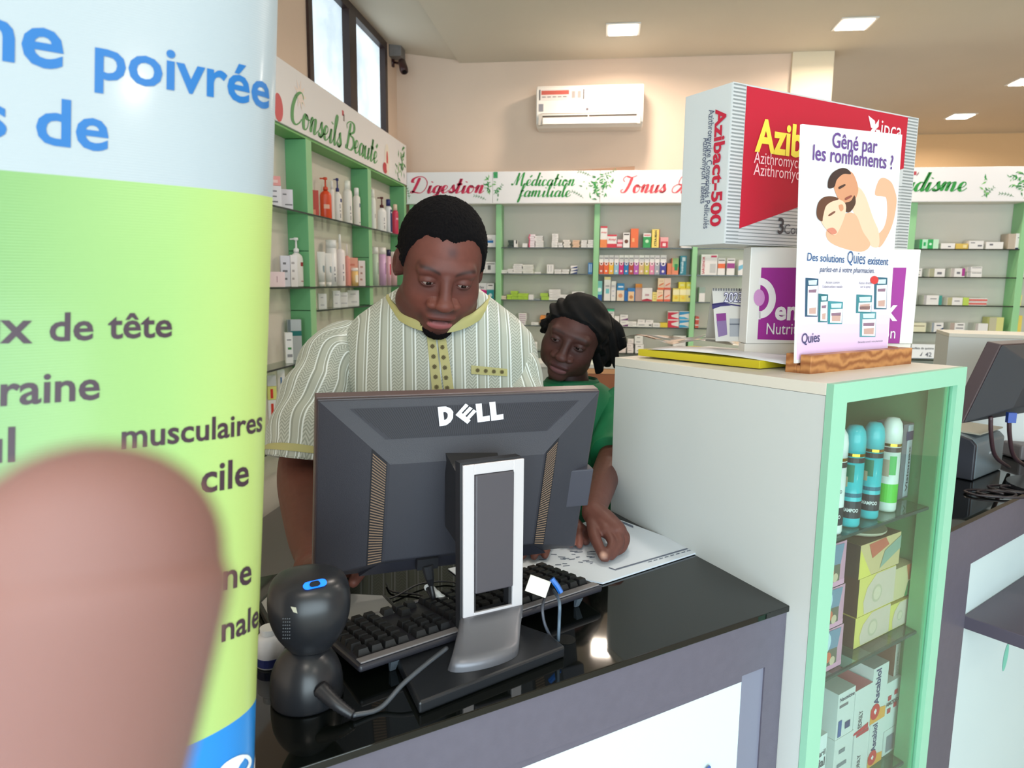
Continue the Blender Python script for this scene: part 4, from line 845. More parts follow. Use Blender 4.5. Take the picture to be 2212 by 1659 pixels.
# yellow cartons, two high by two wide with one more on top, and pink ones in front of them
YC = (236, 220, 120)
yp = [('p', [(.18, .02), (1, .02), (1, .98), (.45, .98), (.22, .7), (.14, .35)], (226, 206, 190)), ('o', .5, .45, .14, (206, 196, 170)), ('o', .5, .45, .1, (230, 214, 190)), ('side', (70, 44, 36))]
zb = Zs2 + .001; sY = .035
z1_ = kpack('yellow and cream carton, lower left of the yellow ones in the cabinet', 1846, 1918, 1415, 1322, sY, YC, yp, zb=zb, d=.10)
kpack('yellow and cream carton, lower right of the yellow ones in the cabinet', 1921, 1986, 1390, 1295, sY, YC, yp, zb=zb, d=.10)
z2_ = kpack('yellow and cream carton in the middle of the left yellow column', 1855, 1930, 1330, 1238, sY, YC, yp, zb=z1_ + .001, d=.10)
kpack('cream carton with green and brown corner, upper right of the yellow ones', 1933, 1996, 1290, 1218, sY, (226, 206, 160), [('p', [(.6, 0), (1, 0), (1, .5), (.75, .45)], (60, 140, 80)), ('p', [(.75, .5), (1, .5), (1, 1), (.6, 1)], (190, 110, 70))], zb=z1_ + .001, d=.10)
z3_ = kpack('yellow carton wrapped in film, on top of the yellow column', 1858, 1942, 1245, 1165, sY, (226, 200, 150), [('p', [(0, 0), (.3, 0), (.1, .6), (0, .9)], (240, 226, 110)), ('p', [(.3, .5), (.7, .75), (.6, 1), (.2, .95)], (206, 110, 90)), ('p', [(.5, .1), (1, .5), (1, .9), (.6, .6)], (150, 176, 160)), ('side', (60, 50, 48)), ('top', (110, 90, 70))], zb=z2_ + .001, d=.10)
c = kp(kfit2(1900, 1150, .04)[0], .085, z3_ + .003); tag(MB().lathe([(.0001, 0), (.045, 0), (.048, .003), (.048, .006), (.0001, .006)], mat((190, 184, 160), .5), (c.x, c.y, c.z), n=36).build('round_disc'), 'pale round disc lying on top of the yellow cartons', 'disc')
zb = Zs2 + .001
for k, nm in enumerate(('bottom', 'middle', 'top')):
    y1_ = (1362, 1275, 1180)[k]
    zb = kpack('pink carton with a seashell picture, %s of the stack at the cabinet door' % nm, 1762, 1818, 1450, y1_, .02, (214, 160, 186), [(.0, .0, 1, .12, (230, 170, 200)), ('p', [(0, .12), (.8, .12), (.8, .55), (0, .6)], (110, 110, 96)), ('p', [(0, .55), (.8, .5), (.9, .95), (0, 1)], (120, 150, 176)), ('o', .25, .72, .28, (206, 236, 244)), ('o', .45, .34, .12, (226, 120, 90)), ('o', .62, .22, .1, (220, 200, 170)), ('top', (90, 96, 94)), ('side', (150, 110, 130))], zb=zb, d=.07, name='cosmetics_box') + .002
# medicines on the lower shelf
zb = Zs3 + .001; BW = (226, 232, 230)
def lowpack(lab, a, c, ytop, s, col, pr, zb, d=.08): return kpack(lab, a, c, 0, ytop, s, col, pr, d=d, zb=zb) + .001
tx = lambda u0, v0, u1, s_, c=(60, 66, 80): ('t', u0, v0, u1, s_, c)
z = lowpack('white carton with two short lines of dark letters, lowest left in the cabinet', 1742, 1782, 1598, .018, (236, 246, 246), [tx(.3, .75, .95, 'Acaril'), tx(.45, .62, .95, 'bial')], zb)
z = lowpack('plain white carton with small print under the blue printed one', 1800, 1838, 1592, .032, BW, ink(3, 3, (120, 130, 140)), zb)
lowpack('white carton with dark blue print standing at the cabinet left', 1808, 1843, 1494, .032, BW, [tx(.1, .82, .95, 'Neomicine', (40, 50, 80)), (.1, .68, .6, .74, INKC), (.1, .040, .3, .4, (50, 90, 160)), (.5, .15, .8, .3, (40, 60, 120)), ('top', (206, 214, 212))], z)
z = lowpack('white and red carton with vertical grey letters, lower of its pair', 1842, 1873, 1582, .034, BW, [('v', .5, .1, .5, 'EDRILY', (90, 90, 100), .3), (.1, .93, .9, 1, (190, 40, 60))], zb)
lowpack('white and red carton with vertical grey letters, upper of its pair', 1845, 1880, 1487, .034, BW, [('v', .5, .1, .5, 'EDRILY', (90, 90, 100), .3), ('p', [(0, 0), (.9, .0), (.9, .12), (.1, .05)], (200, 40, 60)), ('top', (220, 120, 130))], z)
z = lowpack('white carton with blue vertical name and red cross disc, lower of its pair', 1876, 1905, 1560, .036, BW, [('v', .5, .32, .96, 'Ascabiol', (30, 50, 110), .45), ('p', [(0, 0), (1, 0), (1, .2), (0, .28)], (240, 170, 60)), ('o', .3, .2, .30, (214, 40, 50)), (.22, .18, .38, .23, (250, 250, 250)), (.27, .155, .33, .255, (250, 250, 250))], zb)
lowpack('white carton with blue vertical name and red cross disc, upper of its pair', 1884, 1915, 1440, .036, BW, [('v', .5, .32, .96, 'Ascabiol', (30, 50, 110), .45), ('p', [(0, 0), (1, 0), (1, .2), (0, .28)], (240, 170, 60)), ('o', .3, .2, .30, (214, 40, 50)), (.22, .18, .38, .23, (250, 250, 250)), (.27, .155, .33, .255, (250, 250, 250)), ('top', (170, 176, 178))], z)
z = lowpack('white carton with a grey block, below the red squared one', 1906, 1932, 1576, .038, BW, [(.2, .1, .8, .75, (130, 134, 146))], zb)
lowpack('white carton with four red squares around black letters', 1910, 1942, 1472, .038, BW, [(.2, .62, .42, .72, (190, 40, 60)), (.6, .68, .82, .78, (190, 40, 60)), (.2, .36, .42, .46, (190, 40, 60)), (.6, .42, .82, .52, (190, 40, 60)), tx(.08, .52, .95, 'AMODEX', (60, 50, 60))], z)
z = lowpack('green and white carton at the lower right of the cabinet', 1935, 1962, 1532, .040, BW, [('p', [(0, 0), (1, 0), (1, .35), (0, .2)], (50, 190, 110)), (0, .85, 1, 1, (70, 200, 120)), ('v', .7, .3, .75, 'KRAMOLAN', (150, 170, 160), .3)], zb)
z = lowpack('small white carton on the green and white one', 1938, 1963, 1500, .040, (206, 222, 214), ink(5, 1, (170, 190, 180)), z)
lowpack('white carton with orange foot, uppermost at the right of the cabinet', 1932, 1970, 1385, .045, (226, 226, 216), [('p', [(0, 0), (1, 0), (1, .22), (.5, .12), (0, .25)], (226, 110, 60)), ('v', .6, .3, .85, 'IODOSTERA', (150, 160, 150), .28), ('v', .8, .3, .6, 'Plus', (150, 160, 150), .2), ('side', (120, 84, 66)), ('top', (190, 150, 110))], z, d=.07)

# ------------------------------------------------------------------ things on top of the cabinet
ZT = 1.3535
# wooden base with a card standing in it
w0 = at(1750, 812, z=ZT); w1 = at(1968, 790, z=ZT); w2 = at(1686, 803, z=ZT)
ux = (w1 - w0).normalized(); lw = (w1 - w0).length; sx_ = V((-ux.y, ux.x, 0)); sl_ = .048
hw = at(1750, 768, Y=w0.y).z - ZT
m_oak = mat((176, 116, 66), .5, name='oiled wood')
_nt = m_oak.node_tree; _w = _nt.nodes.new('ShaderNodeTexWave'); _w.inputs['Scale'].default_value = 18; _w.inputs['Distortion'].default_value = 9; _w.inputs['Detail'].default_value = 3; _w.bands_direction = 'Z'
_tc = _nt.nodes.new('ShaderNodeTexCoord'); _r = _nt.nodes.new('ShaderNodeValToRGB'); _r.color_ramp.elements[0].color = (*lin((150, 92, 52)), 1); _r.color_ramp.elements[1].color = (*lin((196, 138, 84)), 1)
_nt.links.new(_tc.outputs['Object'], _w.inputs[0]); _nt.links.new(_w.outputs['Fac'], _r.inputs[0]); _nt.links.new(_r.outputs[0], _nt.nodes['Principled BSDF'].inputs['Base Color'])
Mw = frame(w0, ux)
b = MB(); b.box((0, .0, .0005), (lw, sl_ * .42, hw), m_oak); b.box((0, sl_ * .42, .0005), (lw, sl_ * .56, hw * .45), m_oak); b.box((0, sl_ * .56, .0005), (lw, sl_, hw), m_oak)
o = b.build('card_stand_base', mw=Mw, bevel=.0012); tag(o, 'wooden block with a slot holding the snoring advert card', 'stand')
# the card
t = thing('advert_card', 'white and lilac advert card about snoring, standing in the wooden block', 'card', w0 + ux * lw / 2 + V((0, 0, .02)))
cp = w0 + sx_ * (sl_ * .49); cn = V((0, 0, 1)).cross(ux).normalized(); lean = .035
cn = (cn if cn.y < 0 else -cn); cn = (cn + V((0, 0, lean))).normalized()
g = lambda px, py, k=0: atp(px, py, cp + cn * k, cn)
TL, TR, BR, BL = g(1733, 268), g(1949, 291), g(1917, 760), g(1719, 785)
b = MB(); b.prism([TL, TR, BR, BL], [q - cn * .004 for q in (TL, TR, BR, BL)], mat((238, 238, 240), .4)); part(b, 'board', t)
cu = (TR - TL).normalized(); cv = (TL - BL).normalized(); CW = (TR - TL).length
def card(name, px, col, k=.0006): 
    b = MB(); b.poly([g(x, y, k) for x, y in px], mat(col, .4)); part(b, name, t)
def csm(px, n=5):
    P = [V((x, y, 0)) for x, y in px]; N = len(P); o = []
    for i in range(N):
        a, p, c, d = P[i - 1], P[i], P[(i + 1) % N], P[(i + 2) % N]
        for k in range(n): q = k / n; r = .5 * ((2 * p) + (c - a) * q + (2 * a - 5 * p + 4 * c - d) * q * q + (3 * p - a - 3 * c + d) * q ** 3); o.append((r.x, r.y))
    return o
def cpoly(b, px, col, k):
    if smooth_prints: px = csm(px)
    b.poly([g(x, y, k) for x, y in px], mat(col, .4))
def ctext(s_, p0, p1, col, h=None, bold=.008, shear=0):
    a_, c_ = g(*p0, .001), g(*p1, .001); b = MB(); L_ = (c_ - a_).length; b.text(s_, a_, c_ - a_, V((0, 0, 1)), mat(col, .5), w=L_, h=h, bold=bold, shear=shear); part(b, 'lettering', t)
smooth_prints = False
PU = (98, 66, 134); PB = (56, 92, 140)
ctext('Gêné par', (1797, 318), (1894, 331), PU, bold=.012); ctext('les ronflements ?', (1755, 345), (1928, 366), PU, bold=.012)
ctext('Des solutions', (1743, 563), (1823, 568), PB, bold=.01); ctext('Quies', (1829, 568), (1868, 571), PB, h=.03, bold=0); ctext('existent', (1874, 571), (1918, 573), PB, bold=.01)
ctext('parlez-en à votre pharmacien.', (1770, 587), (1888, 590), (90, 100, 130), bold=.01, shear=.2); ctext('Quies', (1731, 742), (1770, 738), (70, 70, 110), h=.024, bold=.01)
b = MB()
for i in range(10):   # the lilac lower part of the card, printed in bands growing stronger
    f0 = i / 10; y0 = 560 + i * 20; y1 = y0 + 20 if i < 9 else 757
    xl = lambda y: 1733 + (1719 - 1733) * (y - 268) / 517 + 1; xr = lambda y: 1949 + (1917 - 1949) * (y - 291) / 469 - 1
    c_ = tuple(int(a + (d - a) * f0) for a, d in zip((236, 236, 242), (224, 190, 228)))
    off = 0 if i < 9 else 20
    cpoly(b, [(xl(y0), y0), (xr(y0), y0 - 0), (xr(y1), y1), (xl(y1), y1 + off)], c_, .0003)
part(b, 'lilac_print', t)
# printed sleepers: plain generic figures
SK, SK2, SK3 = (226, 172, 140), (206, 146, 112), (240, 196, 168)
smooth_prints = True
b = MB(); cpoly(b, [(1737, 480), (1750, 430), (1790, 395), (1850, 380), (1920, 395), (1938, 430), (1930, 510), (1880, 548), (1800, 540), (1745, 510)], (236, 238, 240), .0005)
cpoly(b, [(1890, 420), (1897, 392), (1908, 384), (1924, 392), (1932, 408), (1937, 432), (1932, 470), (1922, 500), (1905, 530), (1896, 532), (1893, 512), (1909, 492), (1916, 465), (1915, 430), (1906, 424)], SK, .0008)
cpoly(b, [(1832, 430), (1850, 404), (1868, 420), (1886, 470), (1898, 500), (1898, 532), (1880, 530), (1862, 500), (1850, 470)], SK3, .001)
cpoly(b, [(1785, 500), (1800, 480), (1830, 460), (1850, 466), (1864, 500), (1880, 528), (1860, 544), (1815, 534), (1790, 520)], SK, .0012)
cpoly(b, [(1800, 398), (1806, 380), (1822, 368), (1840, 372), (1850, 390), (1854, 412), (1846, 434), (1836, 450), (1818, 440), (1808, 424)], SK2, .0014)
cpoly(b, [(1789, 406), (1790, 388), (1800, 372), (1818, 363), (1832, 366), (1838, 376), (1822, 376), (1808, 388), (1802, 404)], (60, 44, 42), .0016)
cpoly(b, [(1823, 440), (1838, 434), (1846, 422), (1848, 440), (1836, 458), (1824, 455)], (80, 56, 46), .0017)
cpoly(b, [(1772, 470), (1776, 446), (1790, 432), (1810, 430), (1826, 440), (1826, 462), (1816, 490), (1804, 508), (1790, 500), (1778, 486)], SK3, .0018)
cpoly(b, [(1764, 458), (1768, 438), (1780, 426), (1798, 424), (1812, 430), (1796, 436), (1784, 446), (1778, 468), (1776, 478), (1767, 472)], (96, 62, 48), .002)
cpoly(b, [(1812, 444), (1820, 442), (1822, 452), (1816, 456)], SK2, .0022); cpoly(b, [(1787, 496), (1800, 492), (1808, 502), (1798, 506)], (206, 130, 110), .0022)
cpoly(b, [(1812, 404), (1824, 398), (1826, 401), (1814, 408)], (70, 50, 46), .0022); cpoly(b, [(1790, 464), (1802, 456), (1804, 459), (1792, 467)], (120, 80, 66), .0022)
cpoly(b, [(1826, 428), (1838, 422), (1840, 425), (1828, 432)], (140, 76, 66), .0022)
part(b, 'sleepers_print', t); smooth_prints = False
for (x0, y0, x1, y1, cc) in ((1740, 600, 1768, 684, (46, 84, 110)), (1768, 634, 1789, 696, (46, 110, 120)), (1789, 650, 1821, 700, (60, 140, 150)), (1850, 636, 1884, 676, (60, 130, 140)), (1889, 598, 1917, 668, (50, 100, 120)), (1858, 672, 1893, 728, (90, 150, 160))):
    b = MB(); cpoly(b, [(x0, y0), (x1, y0 + 2), (x1 - 2, y1), (x0 - 1, y1)], cc, .0008)
    cpoly(b, [(x0 + 5, y0 + 18), (x1 - 1, y0 + 17), (x1 - 3, y1 - 2), (x0 + 4, y1 - 3)], (236, 238, 240), .001); cpoly(b, [(x0 + 6, y0 + 6), (x1 - 3, y0 + 5), (x1 - 4, y0 + 15), (x0 + 7, y0 + 15)], (200, 224, 232), .0012)
    cpoly(b, [(x0 + 8, y1 - 18), (x1 - 5, y1 - 20), (x1 - 6, y1 - 6), (x0 + 8, y1 - 6)], (196, 160, 150), .0012); cpoly(b, [(x0 + 7, y0 + 26), (x1 - 4, y0 + 25), (x1 - 5, y0 + 32), (x0 + 7, y0 + 32)], (140, 110, 130), .0012); part(b, 'product_print', t)
b = MB()
cpoly(b, [(1889 + 9 * cos(a * pi / 6), 605 + 9 * sin(a * pi / 6)) for a in range(12)], (206, 60, 60), .0016)
part(b, 'product_print', t)
for s_, p0, p1 in (('Action contre', (1783, 613), (1813, 613)), ("l'obstruction nasale", (1776, 622), (1819, 622)), ('Action directe', (1855, 614), (1882, 614)), ('sur le spray', (1858, 622), (1880, 622)), ('Demandez conseil à votre pharmacien', (1853, 741), (1906, 738))): ctext(s_, p0, p1, (110, 110, 130), bold=.0)

# white and purple carton on a pad of papers
def facebox(name, lab, cat, TLp, BLp, TRp, BRp, Dn, Df, depth, col, side=None):
    a = at(*BLp, D=Dn); u = at(*BRp, D=Df) - a; zt = at(*TLp, D=Dn).z; u.z = 0; t = thing(name, lab, cat, a)
    b = MB(); w = u.length; M = frame(a, u); b.box((0, 0, 0), (w, depth, zt - a.z), mat(col, .35), M); part(b, 'carton', t, bevel=.0015)
    n = -(M.to_3x3() @ V((0, 1, 0))); gg = lambda px, py, k=.0005: atp(px, py, a + n * k, n)
    return t, gg, M, w, zt - a.z, n
td, gd, Md, wd_, hd_, nd_ = facebox('display_carton', 'white display carton with a purple panel, carrying the big red one', 'carton', (1618, 535), (1611, 742), (1985, 537), (1971, 745), 1.335, 1.365, .035, (222, 220, 214))
P_ = (150, 44, 138); mp = mat(P_, .35)
b = MB(); b.poly([gd(*q) for q in ((1645, 578), (1958, 578), (1943, 742), (1636, 733))], mp); part(b, 'purple_print', td)
b = MB()
ring = lambda cx_, cy_, rx_, ry_, a0, a1, n=20: [(cx_ + rx_ * cos(radians(a0 + (a1 - a0) * i / n)), cy_ + ry_ * sin(radians(a0 + (a1 - a0) * i / n))) for i in range(n + 1)]
o1 = ring(1641, 644, 35, 44, -92, 92); i1 = ring(1639, 644, 22, 29, -92, 92); wm = mat((226, 222, 222), .4)
for i in range(20): b.poly([gd(*o1[i], .001), gd(*i1[i], .001), gd(*i1[i + 1], .001), gd(*o1[i + 1], .001)], wm)
b.poly([gd(x, y, .0014) for x, y in ring(1640, 643, 12, 18, 0, 360, 20)], mat((196, 140, 190), .4)); b.poly([gd(x, y, .001) for x, y in ((1636, 690), (1643, 690), (1643, 672), (1637, 672))], wm)
hx = (gd(1700, 690) - gd(1673, 690)); hx.z = 0
b.text('en', gd(1673, 690, .001), hx, V((0, 0, 1)), wm, w=(gd(1722, 690) - gd(1673, 690)).length, h=.050, bold=.03)
b.text('Nutrition', gd(1655, 722, .001), hx, V((0, 0, 1)), wm, w=(gd(1753, 722) - gd(1655, 722)).length, h=.031)
b.text('k', gd(1908, 692, .001), hx, V((0, 0, 1)), wm, w=(gd(1938, 692) - gd(1908, 692)).length, h=.062, bold=.02)
b.text('on', gd(1906, 731, .001), hx, V((0, 0, 1)), wm, w=(gd(1933, 731) - gd(1906, 731)).length, h=.031)
part(b, 'lettering', td)
# large red display carton
ta, ga, Ma, wa_, ha_, na_ = facebox('display_carton', 'large crimson and silver display carton with yellow letters, on top of the purple one', 'carton', (1583, 190), (1565, 526), (1971, 263), (1960, 530), 1.25, 1.50, .118, (206, 212, 214))
# printed front: silver ribs left and right, red field, writing
m_sil = mat((216, 220, 222), .25, metal=.3); m_rib = mat((150, 156, 158), .3, metal=.3); m_rd = mat((184, 24, 50), .35, name='crimson carton print')
hz = ha_; wA = wa_
def la(u, v, k=.0005): return Ma @ V((u * wA, -k, v * hz))
b = MB(); b.poly([la(.0, 0), la(1, 0), la(1, 1), la(0, 1)], m_sil)
for i in range(44):
    v0 = (i + .25) / 44; v1 = (i + .7) / 44
    b.poly([la(.004, v0, .0008), la(.06, v0, .0008), la(.06, v1, .0008), la(.004, v1, .0008)], m_rib); b.poly([la(.93, v0, .0008), la(.996, v0, .0008), la(.996, v1, .0008), la(.93, v1, .0008)], m_rib)
    if v1 < .5 and i % 1 == 0: b.poly([la(.06, v0, .0007), la(.93, v0, .0007), la(.93, v0 + .006, .0007), la(.06, v0 + .006, .0007)], m_rib)
part(b, 'silver_ribs_print', ta)
b = MB(); b.poly([la(.062, .10, .001), la(.45, .33, .001), la(.93, .62, .001), la(.93, .99, .001), la(.062, .99, .001)], m_rd); part(b, 'red_field_print', ta)
def atext(s_, u, v, h, m, w=None, bold=.0, gg=la):
    b = MB(); b.text(s_, la(u, v, .0015), la(1, v) - la(0, v), V((0, 0, 1)), m, h=h, w=w, bold=bold); part(b, 'lettering', ta)
uv = lambda px, py: ((lambda q: (q.x / wA, q.z / hz))(Ma.inverted() @ ga(px, py)))
q = uv(1629, 325); atext('Azibact-500', q[0], q[1], .078, mat((244, 222, 80), .4), w=.33, bold=.03)
q = uv(1627, 352); atext('Azithromycine Comprimés Pelliculés', q[0], q[1], .030, mat((244, 200, 206), .4), w=.36); q = uv(1626, 378); atext('Azithromycin Tablets', q[0], q[1], .030, mat((244, 200, 206), .4), w=.22)
q = uv(1678, 504); atext('3', q[0], q[1], .04, mat((70, 66, 70), .4), bold=.02); q = uv(1692, 505); atext('Comprimés', q[0], q[1], .026, mat((90, 90, 96), .4))
q = uv(1901, 292); atext('ipca', q[0], q[1], .044, mat((246, 220, 224), .4)); 
b = MB(); q = uv(1890, 286)
for a_, L_ in ((2.4, .035), (1.2, .022), (-.6, .03), (3.6, .022)): leaf(b, la(q[0], q[1] + .02, .0016), (la(1, 0) - la(0, 0)).normalized(), V((0, 0, 1)), L_, a_, mat((246, 220, 224), .4), .0, .5)
part(b, 'emblem_print', ta)
# its end face: writing running downwards
vx = -(Ma.to_3x3() @ V((0, 1, 0))); oS = Ma @ V((-.0012, 0, 0)); nS = -(Ma.to_3x3() @ V((1, 0, 0)))
gs = lambda px, py: atp(px, py, oS, nS)
b = MB()
for s_, p0, p1, h_, c_, bo in (('Azibact-500', (1547, 236), (1534, 490), .036, (190, 30, 60), .03), ('Azithromycine Comprimés Pelliculés', (1532, 238), (1520, 494), .02, (70, 80, 110), 0), ('Azithromycin Tablets', (1520, 298), (1512, 440), .02, (70, 80, 110), 0)):
    a_, c2_ = gs(*p0), gs(*p1); u_ = V((0, 0, -1)); L_ = (c2_ - a_).length
    b = MB(); b.text(s_, a_, u_, u_.cross(nS) * -1, mat(c_, .5), w=L_, h=h_, bold=bo, lift=.0006); part(b, 'lettering', ta)
# pad of papers that carries the white carton
a = at(1611, 745, D=1.335); a.z = ZT; zc = at(1611, 742, D=1.335).z
tag(MB().prism([Md @ V(q) - V((0, 0, (Md @ V((0, 0, 0))).z - ZT - .0005)) for q in ((.0, .005, 0), (wd_, .005, 0), (wd_, .033, 0), (.0, .033, 0))], [Md @ V((q[0], q[1], -.0008)) for q in ((.0, .005), (wd_, .005), (wd_, .033), (.0, .033))], mat((226, 220, 210), .6)).build('paper_pad'), 'thick pad of paper under the white and purple display carton', 'paper')

# desk calendar
t = thing('desk_calendar', 'grey tent desk calendar for 2023 beside the purple carton', 'calendar', at(1545, 737, D=1.40))
k0, k1 = at(1546, 737, D=1.37), at(1613, 742, D=1.37); zc0 = k0.z; k1.z = zc0; ku = (k1 - k0).normalized(); kn = V((0, 0, 1)).cross(ku); kn = kn if kn.y < 0 else -kn
hC = at(1538, 624, D=1.39).z - zc0; kw = (k1 - k0).length
apL = k0 - kn * .03 + V((0, 0, hC)) - ku * .004; apR = apL + ku * kw; bk0 = k0 - kn * .075 - ku * .03; m_cal = mat((196, 192, 186), .5)
b = MB(); b.prism([k0, k1, apR, apL], [q - kn * .0015 for q in (k0, k1, apR, apL)], m_cal); part(b, 'front_leaf', t)
b = MB(); bl = [apL, apR, k1 - kn * .075, k0 - kn * .075]; b.prism(bl, [q - kn * .0015 for q in bl], mat((168, 164, 154), .5)); part(b, 'back_leaf', t)
nc = (k1 - k0).cross(apL - k0).normalized(); nc = nc if nc.y < 0 else -nc; gc = lambda px, py, k=.0005: atp(px, py, k0 + nc * k, nc)
b = MB(); mb_ = mat((44, 36, 96), .5)
b.text('2023', gc(1563, 652, .0012), k1 - k0, V((0, 0, 1)), mb_, w=.037, h=.026, bold=.05); b.text('2023', gc(1564, 652, .0016), k1 - k0, V((0, 0, 1)), mat((210, 206, 216), .5), w=.035, h=.026, bold=.0); part(b, 'lettering', t)
b = MB(); b.poly([gc(*q) for q in ((1539, 659), (1560, 656), (1590, 661), (1614, 664), (1614, 662), (1590, 658), (1562, 653), (1538, 656))][::-1], mb_); b.poly([gc(*q) for q in ((1538, 657), (1539, 668), (1556, 662), (1580, 660), (1562, 655))], mb_)
b.poly([gc(*q) for q in ((1547, 678), (1568, 676), (1571, 723), (1552, 728))], mat((120, 40, 120), .5)); b.poly([gc(x, y, .0007) for x, y in ((1548, 694), (1569, 692), (1571, 723), (1552, 728))], mat((120, 96, 140), .5))
b.poly([gc(*q) for q in ((1576, 688), (1612, 688), (1610, 727), (1576, 727))], mat((150, 152, 158), .5)); b.poly([gc(x, y, .0007) for x, y in ((1576, 699), (1611, 699), (1611, 702), (1576, 702))], mat((90, 94, 106), .5)); part(b, 'printed_picture', t)
b = MB()
for i in range(12): q = apL + ku * (kw * (i + .5) / 12) + nc * .002 - V((0, 0, .003)); b.box((q.x - .0012, q.y - .002, q.z - .001), (q.x + .0012, q.y + .002, q.z + .004), mat((70, 64, 62), .4))
part(b, 'spiral_binding', t)

# yellow folder, papers and a plastic sleeve on the cabinet
def zquad(px, z): return [at(x, y, z=z) for x, y in px]
zf = kz(.05, .3) - .0
ya, yb_ = at(1378, 770, z=1.345), at(1640, 798, z=1.3535); yu = (yb_ - ya); yl = yu.length; yu.normalize(); ys = V((yu.y, -yu.x, 0)) * -1; ys = V((-yu.y, yu.x, 0)).normalized(); ys = ys if ys.x > 0 else -ys
hF = .014
m_yel = mat((206, 190, 34), .5, name='yellow card')
b = MB(); c4 = [ya + V((0, 0, .002)), yb_ + V((0, 0, .001)), yb_ + ys * .16 + V((0, 0, .0015)), ya + ys * .16 + V((0, 0, .003))]; b.prism(c4, [q + V((0, 0, hF)) for q in c4], m_yel)
o = b.build('card_folder', bevel=.0008); tag(o, 'yellow card folder lying at the near-left edge of the grey cabinet top', 'folder')
b = MB(); c4 = [ya + yu * .03 + V((0, 0, hF + .0035)), yb_ + yu * .045 + ys * .012 + V((0, 0, hF - .002)), yb_ + yu * .04 + ys * .15 + V((0, 0, hF + .001)), ya + ys * .18 + yu * .03 + V((0, 0, hF + .006))]
rows = []
for i in range(9):
    r_ = []
    for j in range(7):
        u = i / 8; v = j / 6; p = c4[0].lerp(c4[1], u).lerp(c4[3].lerp(c4[2], u), v); p.z += .006 * sin(u * 3.1) * (1 - v * .6) + (.003 * sin(v * 5) if i < 8 else 0); r_.append(p)
    rows.append(r_)
b.add([p for r_ in rows for p in r_], [(i * 7 + j, (i + 1) * 7 + j, (i + 1) * 7 + j + 1, i * 7 + j + 1) for i in range(8) for j in range(6)], mat((232, 234, 240), .5)); q = yb_ + yu * .03 + ys * .03
o = b.build('paper_sheet', smooth=True); o.modifiers.new('s', 'SOLIDIFY').thickness = .0006; tag(o, 'loose white sheets lying on the yellow folder', 'paper')
b = MB(); rows = []
rs = random.Random(4); s0 = at(1322, 757, z=1.352); s1 = at(1530, 745, z=1.362); s3 = at(1440, 736, z=1.376); s2 = at(1600, 735, z=1.37)
q0, q1 = ya + yu * .0 + ys * .03 + V((-.035, .02, .022)), ya + yu * .17 + ys * .09 + V((0, 0, .024))
for i in range(12):
    for j in range(8):
        u = i / 11; v = j / 7; p = q0.lerp(q1, u) + ys * (.15 * v - .03) ; p.z = ZT + .016 + .012 + rs.random() * .005 + .006 * sin(u * 9 + v * 4); rows.append(p)
b.add(rows, [(i * 8 + j, (i + 1) * 8 + j, (i + 1) * 8 + j + 1, i * 8 + j + 1) for i in range(11) for j in range(7)], glassmat('clear film', (236, 228, 224), .22, .12)); o = b.build('plastic_sleeve', smooth=True)
tag(o, 'crumpled clear plastic sleeve on the far end of the yellow folder', 'plastic sleeve')
# ------------------------------------------------------------------ monitor seen from behind
Mm = Matrix.Translation(V((-.206, 1.017, 1.200))) @ Matrix.Rotation(radians(29), 4, 'Z') @ Matrix.Rotation(radians(12.5), 4, 'X') @ Matrix.Rotation(radians(-1.2), 4, 'Y').inverted()
MW, MH = .43, .285
mp_ = lambda x, y, z: Mm @ V((x, y, z))
m_mon = mat((53, 53, 61), .5, name='dark grey monitor plastic', bump=.2, bscale=900); m_bez = mat((96, 78, 78), .35, name='brownish bezel edge'); m_slot = mat((22, 22, 28), .6); m_silver = mat((214, 210, 214), .3, metal=.35, name='silver stand'); m_blk = mat((34, 34, 38), .4, name='black plastic')
t = thing('computer_monitor', 'black flat monitor seen from behind with large white lettering and silver stand', 'monitor', (-.16, .93, 1.0))
w, h = MW / 2, MH / 2
b = MB(); b.box((-w, .004, -h), (w, .022, h), m_bez, Mm); b.box((-w + .001, -.002, -h + .001), (w - .001, .0039, h - .001), mat((60, 52, 56), .35), Mm); part(b, 'bezel', t, bevel=.0015)
b = MB(); b.box((-w + .018, .0221, -h + .018), (w - .018, .0226, h - .018), mat((14, 16, 22), .1), Mm); part(b, 'screen', t)
# bulging back: outer rim -> raised middle block
yb0, yb1 = -.0022, -.042
ring0 = [(-w + .002, yb0, -h + .002), (w - .002, yb0, -h + .002), (w - .002, yb0, h - .002), (-w + .002, yb0, h - .002)]
ring1 = [(-.120, yb1, -.098), (.112, yb1, -.098), (.112, yb1, .058), (-.120, yb1, .058)]
b = MB(); b.prism([mp_(*q) for q in ring0], [mp_(*q) for q in ring1], m_mon); part(b, 'back_shell', t, bevel=.002)
# lower chin wedge
b = MB(); b.prism([mp_(*q) for q in ((-.15, yb0 - .0005, -h + .003), (.155, yb0 - .0005, -h + .003), (.112, yb1 + .006, -.0985), (-.120, yb1 + .006, -.0985))], [mp_(*q) for q in ((-.15, -.012, -h + .003), (.155, -.012, -h + .003), (.112, yb1 + .004, -.1), (-.120, yb1 + .004, -.1))], mat((48, 48, 58), .5)); part(b, 'lower_cover', t)
